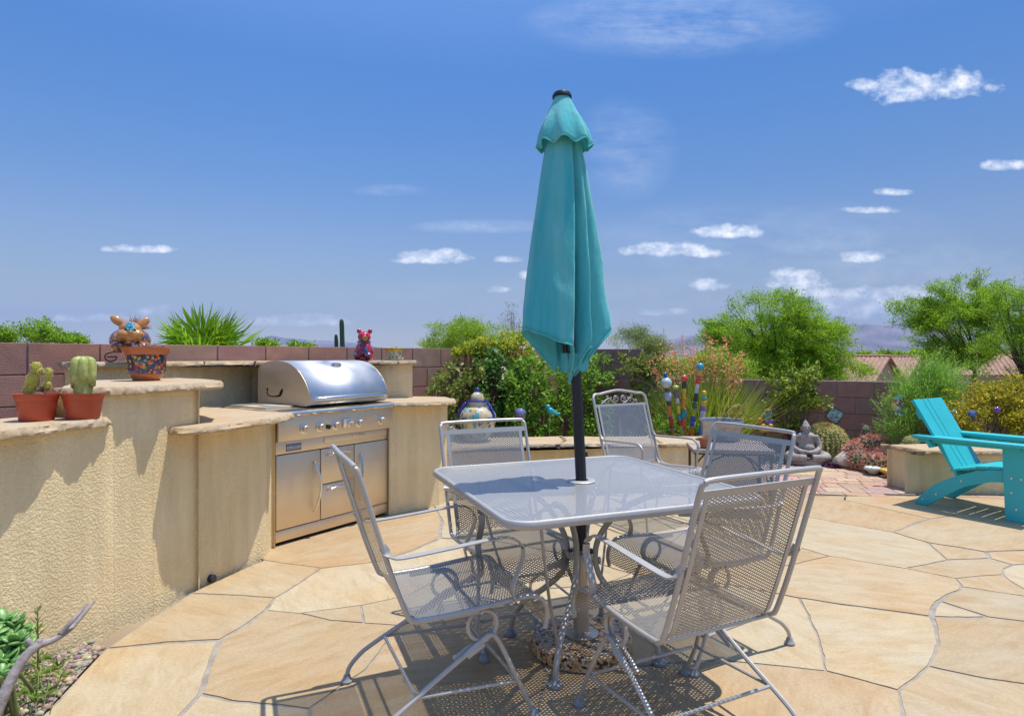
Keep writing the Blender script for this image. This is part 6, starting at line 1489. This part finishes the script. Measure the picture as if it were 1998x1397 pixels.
# wall plants: leaves spread over a sloping screen of stems in front of the wall
def wall_xy(px, off):
    k = (px - CX) / FPX; n = Vector((-WD.y, WD.x)); A = WA - n * off; t = (k * A.y - A.x) / (WD.x - k * WD.y); return A + WD * t
def wall_plant(name, label, x0, x1, topf, botf, n, leaf, m, depth, seed, dens=0.0, nscale=3.0, stems=10, m_stem=None, flowers=None):
    r = random.Random(seed); mid = wall_xy((x0 + x1) / 2, .3); root = thing(name, label, 'climber' if 'vine' in name else 'shrub', (mid.x, mid.y, 0))
    C = []; tries = 0
    while len(C) < n and tries < n * 60:
        tries += 1
        px = r.uniform(x0, x1); py = r.uniform(topf(px), botf(px)); off = .04 + depth * r.random()
        q = wall_xy(px, off); p = P(px, py, q.y)
        if noise.noise(V(px * .022 * nscale, py * .022 * nscale, seed)) + .5 * noise.noise(V(px * .06 * nscale, py * .06 * nscale, seed + 5)) < dens + r.uniform(-.25, .25): continue
        C.append((p.x - mid.x, p.y - mid.y, max(.0, p.z)))
    C = np.array(C); D = rng.normal(size=C.shape); D[:, 0] += .4 * -WD.y * -1; D[:, 1] -= .6; D[:, 2] += .1
    quads_mesh('leaves', leaves(C, leaf[0], leaf[1], D, droop=.3, spread=.9), m, root)
    b = MB()
    for i in range(stems):
        px = r.uniform(x0 + 8, x1 - 8); q = wall_xy(px, .05 + depth * .6); pt = []
        for t in np.linspace(0, 1, 6):
            py = botf(px) + (topf(px) + 6 - botf(px)) * t * r.uniform(.8, 1); q = wall_xy(px + r.uniform(-8, 8) * t + (r.random() - .5) * 26 * t, .05 + depth * .55); p = P(px, py, q.y); pt.append((q.x - mid.x, q.y - mid.y, max(-.02, p.z)))
        pt[0] = (pt[0][0], pt[0][1], -.03); b.tube(pt, [.009, .008, .007, .006, .004, .002], 6, smooth=3)
    b.build('stems', m_stem or BARK, root, auto=0)
    if flowers:
        fm, cen, k, sz = flowers; F = []
        for (px, py, sp_) in cen:
            for _ in range(k):
                x_, y_ = px + r.gauss(0, sp_), py + r.gauss(0, sp_); q = wall_xy(x_, .25); p = P(x_, y_, q.y); F.append((p.x - mid.x, p.y - mid.y, p.z))
        quads_mesh('blossoms', leaves(np.array(F), sz, sz * .7), fm, root)
    return root
ROSE = leaf_mat('rose_leaf', (.09, .16, .018), (.22, .25, .05), trans=.3, rnd=.4); IVY = leaf_mat('ivy_leaf', (.035, .12, .028), (.10, .22, .035), trans=.28, rnd=.4); TRUM = leaf_mat('trumpet_leaf', (.085, .20, .012), (.17, .32, .03), trans=.35, rnd=.4); YELG = leaf_mat('yellow_green_leaf', (.19, .28, .018), (.34, .40, .035), trans=.4, rnd=.35)
lin = lambda pts: (lambda x: float(np.interp(x, [p[0] for p in pts], [p[1] for p in pts])))
wall_plant('rose_bush', 'leggy olive green rose bush trained against the sunlit mauve wall', 828, 948, lin([(828,775),(850,735),(880,703),(910,706),(948,712)]), lin([(828,862),(948,852)]), 2900, (.052, .030), ROSE, .55, 3, .02, 2.2, 14)
wall_plant('ivy_vine', 'dark green ivy climbing the mauve wall left of the parasol', 925, 1030, lin([(925,705),(940,680),(965,676),(990,705),(1030,712)]), lin([(925,850),(1030,852)]), 3600, (.055, .045), IVY, .45, 5, .0, 2.0, 10)
wall_plant('trumpet_vine', 'dense fresh green vine covering the mauve wall behind the parasol pole', 985, 1198, lin([(985,735),(1010,700),(1040,690),(1080,720),(1120,700),(1160,690),(1185,686),(1198,720)]), lin([(985,855),(1198,858)]), 9500, (.058, .034), TRUM, .62, 8, -.10, 2.0, 16)
wall_plant('yellow_vine', 'yellow-green vine with yellow blossoms spilling over the wall top by the parasol', 885, 1040, lin([(885,684),(910,668),(950,656),(990,646),(1040,646)]), lin([(885,690),(930,690),(975,698),(1040,715)]), 2900, (.05, .026), YELG, .25, 9, -.05, 2.4, 8, flowers=(leaf_mat('yellow_petal', (.75, .48, .02), (.8, .55, .04), trans=.2), [(1015,680,4),(1018,690,5),(945,668,5),(1000,672,8),(1025,700,8)], 26, .035))
# free-standing bushes
def bush(name, label, px, d, blobs, n, leaf, m, seed, trunk=.012, group=None, sprays=120, spray=.14, cover=.1, droop=.1, hub=.18, bark=None, dn=3.0, flowers=None):
    q = P(px, 850, d); o = tree(name, label, 'shrub', (q.x, q.y, .0), [(X(a, b_, d + dd), (w * d / FPX, dp, h * d / FPX)) for (a, b_, dd, w, h, dp) in blobs], n, leaf, m, trunk, hub, seed, dn, droop, sprays, group, bark, spray, cover=cover)
    if flowers:
        fm, k, sz, zone = flowers; F = []
        for _ in range(k):
            (a, b_, dd, w, h, dp) = zone[rng.integers(len(zone))]; v = nunit(rng.normal(size=(1, 3)))[0] * rng.uniform(.5, 1.05)
            p = P(a + v[0] * w, b_ + v[2] * h, d + dd + v[1] * dp); F.append((p.x - q.x, p.y - q.y, p.z))
        quads_mesh('blossoms', leaves(np.array(F), sz, sz * .6), fm, o)
    return o
bush('rose_bush', 'rose bush with visible woody stems behind the stone statue', 1545, 7.45, [(1555,760,0,42,32,.28),(1530,790,0,30,34,.25),(1575,735,0,34,26,.22),(1590,780,0,32,26,.24),(1520,745,0,22,18,.18),(1640,765,0,24,9,.12),(1600,725,0,18,16,.15),(1545,825,0,26,18,.2),(1500,735,0,10,8,.1)], 3000, (.05, .030), leaf_mat('rose_leaf_bright', (.10, .19, .018), (.25, .33, .04), trans=.35, rnd=.4), 51, .018, sprays=150, spray=.13, cover=.08, hub=.2)
bush('rose_bush', 'small olive rose bush against the shaded wall left of the coral flowers', 1262, 8.05, [(1235,720,0,26,26,.25),(1262,740,0,32,34,.3),(1248,785,0,28,34,.3),(1275,705,0,22,16,.2),(1222,700,0,14,12,.15),(1285,790,0,26,36,.25)], 2600, (.055, .032), ROSE, 52, .015, sprays=110, spray=.15, cover=.08)
bush('broom_shrub', 'feathery bright green shrub before the shaded wall, left of the turquoise chair', 1800, 6.85, [(1760,800,0,34,40,.25),(1790,760,0,40,36,.25),(1830,745,0,44,36,.3),(1815,800,0,54,50,.3),(1760,845,0,36,26,.25),(1800,720,0,16,22,.15),(1845,705,0,24,26,.2),(1880,740,0,34,34,.25),(1735,840,0,18,18,.15),(1820,698,0,10,16,.1)], 15000, (.065, .006), leaf_mat('broom_leaf', (.15, .35, .035), (.28, .48, .08), trans=.45, rnd=.3), 53, .016, sprays=330, spray=.22, cover=.05, droop=-.35)
bush('yellow_shrub', 'large yellow-green flowering shrub behind the bench block at the right', 1930, 6.2, [(1890,810,0,44,44,.3),(1930,800,.1,54,50,.3),(1980,790,.1,50,46,.3),(1900,770,.1,36,24,.2),(1960,830,0,60,36,.3),(1870,840,0,32,24,.2),(2010,800,0,40,50,.3),(1950,760,.15,40,18,.2),(1990,750,.1,24,16,.2)], 12500, (.036, .017), leaf_mat('yellow_shrub_leaf', (.18, .23, .015), (.45, .40, .03), trans=.35, rnd=.35), 54, .016, sprays=300, spray=.16, cover=.05, flowers=(leaf_mat('yellow_bloom', (.6, .42, .02), (.7, .5, .04), trans=.2), 700, .022, [(1890,800,0,44,44,.3),(1930,790,.1,54,50,.3),(1980,780,.1,50,46,.3)]))
bush('leafy_shrub', 'low green undergrowth behind the seat wall near the totem poles', 1300, 6.7, [(1300,835,0,44,18,.2),(1350,838,0,40,14,.2),(1395,840,0,30,12,.2)], 1400, (.045, .02), TRUM, 56, .008, sprays=60, spray=.12)
# grassy coral-flowered plant
def red_yucca():
    d = 7.35; c = P(1372, 862, d); root = thing('red_yucca', 'tall grassy clump with many coral flower stalks behind the metal tub', 'plant', (c.x, c.y, 0)); r = random.Random(9); s = d / FPX
    Q = []
    for i in range(2600):
        a = r.gauss(0, .31) + (.10 if r.random() < .5 else 0); yw = r.gauss(0, .25); L_ = r.uniform(.5, 1.25); bx = r.gauss(0, .13)
        dirv = V(math.sin(a), yw, math.cos(a) * (1 if abs(a) < 1.3 else .4)).normalized(); p0 = V(bx, r.gauss(0, .09), 0); bend = V(math.sin(a) * .3, yw * .3, -.16) * L_ * r.random()
        w = V(math.cos(a), 0, -math.sin(a)) * r.uniform(.003, .006); p1 = p0 + dirv * L_ * .55 + bend * .3; p2 = p0 + dirv * L_ + bend
        Q.append([p0 - w, p0 + w, p1 + w * .8, p1 - w * .8]); Q.append([p1 - w * .8, p1 + w * .8, p2 + w * .1, p2 - w * .1])
    quads_mesh('blades', np.array([[tuple(p) for p in q] for q in Q]), leaf_mat('yucca_blade', (.11, .22, .018), (.27, .36, .045), trans=.35, rnd=.35), root)
    b = MB(); F = []; D = []
    heads = [(1300,672),(1312,690),(1268,700),(1330,662),(1345,680),(1352,672),(1385,665),(1398,690),(1410,672),(1425,690),(1440,700),(1448,712),(1290,690),(1320,705),(1305,722),(1362,690),(1372,705),(1408,710),(1432,725),(1340,700),(1395,715),(1420,745),(1452,690),(1385,680),(1280,720),(1355,720),(1400,740),(1330,735),(1310,668),(1378,655),(1442,735),(1418,658)]
    for (px, py) in heads:
        dd = d + r.uniform(-.35, .35); t = P(px, py, dd) - V(c.x, c.y, 0); p0 = V(r.gauss(0, .08), r.gauss(0, .06), 0); m_ = p0.lerp(t, .55) + V(0, 0, .08)
        b.tube([p0, m_, t], [.005, .004, .002], 5, smooth=4, cap=False)
        for _ in range(42):
            u = r.random() ** 1.3; q = t - (t - m_).normalized() * u * .24 + V(r.gauss(0, .035), r.gauss(0, .035), r.gauss(0, .025)); F.append(tuple(q)); D.append((r.gauss(0, .6), r.gauss(0, .6), -.3))
    b.build('flower_stalks', mat('coral_stem', (.34, .2, .07), .6), root, auto=0)
    quads_mesh('coral_blossoms', leaves(np.array(F), .04, .015, np.array(D)), leaf_mat('coral_petal', (.70, .26, .09), (.80, .40, .20), trans=.35, rnd=.25), root)
    # one tall thin green spike with a bud
    MB().tube([tuple(P(1297, 850, 7.4) - V(c.x, c.y, 0)), tuple(P(1296, 700, 7.4) - V(c.x, c.y, 0)), tuple(P(1295, 640, 7.4) - V(c.x, c.y, 0))], [.006, .005, .002], 6).build('tall_stalk', MATS['coral_stem'], root)
red_yucca()
def agave():
    q = P(1225, 858, 6.7); root = thing('agave', 'upright grey-green agave blades seen through the scroll back chair', 'plant', (q.x, q.y, -.02)); Q = []
    r = random.Random(4)
    for i in range(26):
        a = r.uniform(0, 6.28); t = r.uniform(.1, .5); L_ = r.uniform(.35, .62); o = V(math.cos(a) * math.sin(t), math.sin(a) * math.sin(t), math.cos(t)); sd_ = V(-math.sin(a), math.cos(a), 0) * .026; p0 = o * .02 + V(r.gauss(0, .08), r.gauss(0, .06), 0)
        Q.append([p0 - sd_ * .6, p0 + o * L_ * .5 - sd_, p0 + o * L_, p0 + o * L_ * .5 + sd_]); Q.append([p0 + sd_ * .6, p0 - sd_ * .6, p0 + o * L_ * .5 - sd_, p0 + o * L_ * .5 + sd_])
    quads_mesh('blades', np.array([[tuple(p) for p in q_] for q_ in Q]), leaf_mat('agave_blade', (.10, .19, .08), (.17, .26, .12), trans=.15), root)
agave()
# foreground plants at the lower left
def front_plants():
    LM = mat('jade_leaf', (.11, .27, .06), .4, var=.25, vs=12, c2=(.17, .33, .08)); r = random.Random(8)
    q = P(12, 1275, 2.12); root = thing('jade_plant', 'thick round-leaved green succulent at the lower left corner by the stucco wall', 'plant', (q.x, q.y, 0))
    b = MB(); st = MB()
    heads = [(30,1225,2.1),(18,1250,2.05),(40,1240,2.15),(8,1215,2.1),(25,1275,2.0),(5,1290,1.95),(45,1265,2.1),(10,1240,2.2),(0,1262,2.0),(-20,1240,2.0),(15,1300,1.95),(30,1255,2.0),(2,1320,1.9)]
    for (px, py, d) in heads:
        t = P(px, py, d) - V(q.x, q.y, 0); st.tube([(r.gauss(0, .05), r.gauss(0, .05), 0), t * .6 + V(0, 0, .02), t], [.007, .006, .005], 6, smooth=3)
        for k in range(9):
            a = k * 2.4 + r.random(); el = .15 + .11 * k; o = V(math.cos(a) * math.cos(el), math.sin(a) * math.cos(el), math.sin(el)); sv = V(-math.sin(a), math.cos(a), 0); nv = o.cross(sv); L_ = .052 * r.uniform(.7, 1.15)
            bb = MB(); bb.ball((0, 0, 0), (L_ * .5, L_ * .30, .006), 12, 8); M_ = Matrix((o, sv, nv)).transposed()
            b._add([t + o * L_ * .5 + M_ @ Vector(v) * 1.0 for v in bb.v], bb.f)
    b.build('leaves', LM, root, auto=0); st.build('stems', mat('green_stem', (.16, .2, .06), .6), root, auto=0)
    br = thing('dead_branch', 'forked bare grey branch in the lower left corner', 'branch', tuple(P(8, 1397, 1.62)))
    o = Vector(br.location); gb = mat('weathered_branch', (.30, .26, .24), .85, var=.3, vs=30, bump=.5, bs=60); b = MB()
    A = [(-30,1440),(5,1360),(35,1300),(68,1262),(100,1250),(130,1232),(148,1215),(165,1195),(188,1168)]
    b.tube([P(px, py, 1.62 + .04 * i) - o for i, (px, py) in enumerate(A)], [.017, .015, .013, .012, .0095, .008, .007, .006, .002], 9, smooth=4)
    b.tube([P(115, 1240, 1.80) - o, P(140, 1212, 1.82) - o, P(160, 1190, 1.85) - o, P(171, 1175, 1.87) - o], [.008, .006, .004, .002], 8, smooth=4)
    b.tube([P(66, 1264, 1.74) - o, P(58, 1254, 1.74) - o, P(52, 1246, 1.74) - o], [.009, .008, .007], 8); b.tube([P(72, 1262, 1.75) - o, P(78, 1248, 1.75) - o], [.010, .008], 8)
    b.tube([P(30, 1310, 1.7) - o, P(50, 1300, 1.72) - o, P(62, 1296, 1.74) - o], [.006, .005, .003], 7)
    b.build('wood', gb, br, auto=0)
    gq = P(70, 1330, 2.0); g = thing('ground_plant', 'low spreading plant with narrow bright green leaves on the pebbles', 'plant', (gq.x, gq.y, 0)); C = []; D = []; st = MB()
    for (px, py) in [(60,1315),(85,1310),(40,1345),(75,1350),(100,1330),(115,1318),(55,1370),(90,1372),(30,1385),(120,1345),(70,1390),(20,1360)]:
        t = G(px, py) - V(gq.x, gq.y, 0); h = r.uniform(.03, .07)
        st.tube([(t.x * .5, t.y * .5, 0), (t.x, t.y, h)], .002, 5)
        for k in range(16): a = r.uniform(0, 6.28); C.append((t.x, t.y, h * r.uniform(.6, 1))); D.append((math.cos(a), math.sin(a), r.uniform(.0, .8)))
    quads_mesh('leaves', leaves(np.array(C), .045, .009, np.array(D) * 3, spread=.3), leaf_mat('narrow_leaf', (.12, .24, .03), (.2, .32, .06)), g); st.build('stems', MATS['green_stem'], g, auto=0)
    w = P(72, 1255, 2.35); g = thing('upright_weed', 'thin upright green weed with whorled leaves against the stucco wall', 'plant', (w.x, w.y, 0)); C = []; D = []
    MB().tube([(0, 0, 0), (.004, 0, .1), P(73, 1183, 2.35) - V(w.x, w.y, 0)], .003, 6, smooth=3).build('stem', MATS['green_stem'], g, auto=0); zt = P(73, 1183, 2.35).z
    for k in range(70): a = r.uniform(0, 6.28); u = r.random(); C.append((.002, 0, zt * (.25 + .75 * u))); D.append((math.cos(a), math.sin(a), .5 + u))
    quads_mesh('leaves', leaves(np.array(C), .032, .006, np.array(D) * 3, spread=.25), MATS['narrow_leaf'], g)
front_plants()

# ------------------------------------------------------------------ houses beyond the wall
def tile_mat():
    m, nt, b = new_mat('clay_roof_tile'); N = nt.nodes; L = nt.links
    uv = N.new('ShaderNodeUVMap'); uv.uv_map = 'UVMap'; sp = N.new('ShaderNodeSeparateXYZ'); L.new(uv.outputs[0], sp.inputs[0])
    br = N.new('ShaderNodeTexBrick'); br.inputs['Scale'].default_value = 1; br.inputs['Brick Width'].default_value = .30; br.inputs['Row Height'].default_value = .42; br.inputs['Mortar Size'].default_value = .018; br.offset = 0
    br.inputs['Color1'].default_value = (.42, .255, .17, 1); br.inputs['Color2'].default_value = (.33, .19, .125, 1); br.inputs['Mortar'].default_value = (.16, .075, .05, 1)
    L.new(uv.outputs[0], br.inputs['Vector']); L.new(br.outputs['Color'], b.inputs['Base Color']); b.inputs['Roughness'].default_value = .85
    return m
TILE = tile_mat(); HOUSE = mat('house_stucco', (.42, .32, .22), .9, var=.1, vs=1.5)
def gable_house(name, label, A, B_, half, eave, ridge, base, over=.4, chimney=None, vent=True, group='houses beyond the wall'):
    A = Vector(A); B_ = Vector(B_); u = (B_ - A).normalized(); n = Vector((-u.y, u.x)); L_ = (B_ - A).length; ang = math.atan2(u.y, u.x)
    root = thing(name, label, 'house', (A.x, A.y, base), ang, group); e, rg = eave - base, ridge - base
    b = MB(); pr = [(-half + over, 0), (half - over, 0), (half - over, e - .02), (0, rg - .14), (-half + over, e - .02)]
    b._add([(.0, y, z) for y, z in pr] + [(L_ - .35, y, z) for y, z in pr], [tuple(range(5)), tuple(reversed(range(5, 10)))] + [(i, 5 + i, 5 + (i + 1) % 5, (i + 1) % 5) for i in range(5)])
    b.build('wall', HOUSE, root, smooth=False, recalc=True)
    sl_ = math.hypot(half, rg - e); nn = max(4, int(L_ / .30)); vs = []; fs = []; uvs = []
    for sgn in (-1, 1):
        o = len(vs); rows = 14; cols = nn * 4
        for i in range(cols + 1):
            x = L_ * i / cols; w = .035 * math.sin(2 * math.pi * x / .30)
            for k in range(rows + 1):
                t = k / rows; y = sgn * half * (1 - t); z = e + (rg - e) * t + w + .025 * ((t * rows) % 1); vs.append((x, y, z)); uvs.append((x, t * sl_))
        for i in range(cols):
            for k in range(rows): q = o + i * (rows + 1) + k; fs.append((q, q + rows + 1, q + rows + 2, q + 1))
    me = bpy.data.meshes.new('roof'); me.from_pydata(vs, [], fs); ul = me.uv_layers.new(name='UVMap')
    for l in me.loops: ul.data[l.index].uv = uvs[l.vertex_index]
    rf = link('roof', me, TILE, root)
    b = MB(); b.tube([(0, 0, rg + .03), (L_, 0, rg + .03)], .10, 10); b.build('ridge_cap', mat('ridge_clay', (.46, .25, .17), .85, var=.2, vs=5), rf)
    b = MB()
    for sgn in (-1, 1): b.tube([(L_, sgn * half, e - .06), (L_, 0, rg - .06)], .06, 4, flat=(.03, .09))
    b.build('barge_board', mat('barge_wood', (.26, .13, .09), .8), rf)
    if chimney: b = MB(); b.box((chimney[0], chimney[1], (rg + .3 + e) / 2), (.7, .6, rg + .3 - e), bev=.03); b.build('chimney', HOUSE, rf)
    if name == 'tile_roof_house': b = MB(); b.box((L_ - .34, -.2, e + (rg - e) * .6), (.04, .5, .4)); b.build('gable_vent', mat('vent_dark', (.04, .035, .03), .8), root, smooth=False)
d = 45
gable_house('tile_roof_house', 'tiled gable house right of the broad mesquite tree', (19.1, 53.4), (27.7, 45.0), 4.2, -.55, 1.25, -3.2, .3)
gable_house('tile_roof_house', 'smaller tiled gable house just right of the nearest gable, with a square chimney', (33.4, 66.3), (39.9, 60.0), 5.0, -.85, 1.22, -3.2, .3, (3.2, -1.6))
gable_house('tile_roof_house', 'tiled house half hidden behind the airy mesquite tree', (P(1842, 690, 48).x, 49), (P(2120, 690, 46).x, 45), 3.4, 1.255 - 38 * 43 / FPX, 1.5, -3.2, .3)
#gable_house('tile_roof_house', 'low tiled roof just visible over the wall left of the broad mesquite tree', (P(1420, 700, 38).x, 38), (P(1600, 700, 38).x, 38), 2.2, -.32, .10, -3.2, .3)

# ------------------------------------------------------------------ the far air
def haze():
    m = bpy.data.materials.new('haze_air'); m.use_nodes = True; nt = m.node_tree; nt.nodes.clear(); o = nt.nodes.new('ShaderNodeOutputMaterial'); v = nt.nodes.new('ShaderNodeVolumePrincipled')
    v.inputs['Color'].default_value = (.34, .56, 1.0, 1); v.inputs['Density'].default_value = .00008; v.inputs['Anisotropy'].default_value = 0.0
    nt.links.new(v.outputs[0], o.inputs['Volume'])
    b = MB(); b.box((0, 0, 395), (22000, 22000, 800)); q = b.build('haze', m, smooth=False); q['kind'] = 'stuff'
haze()
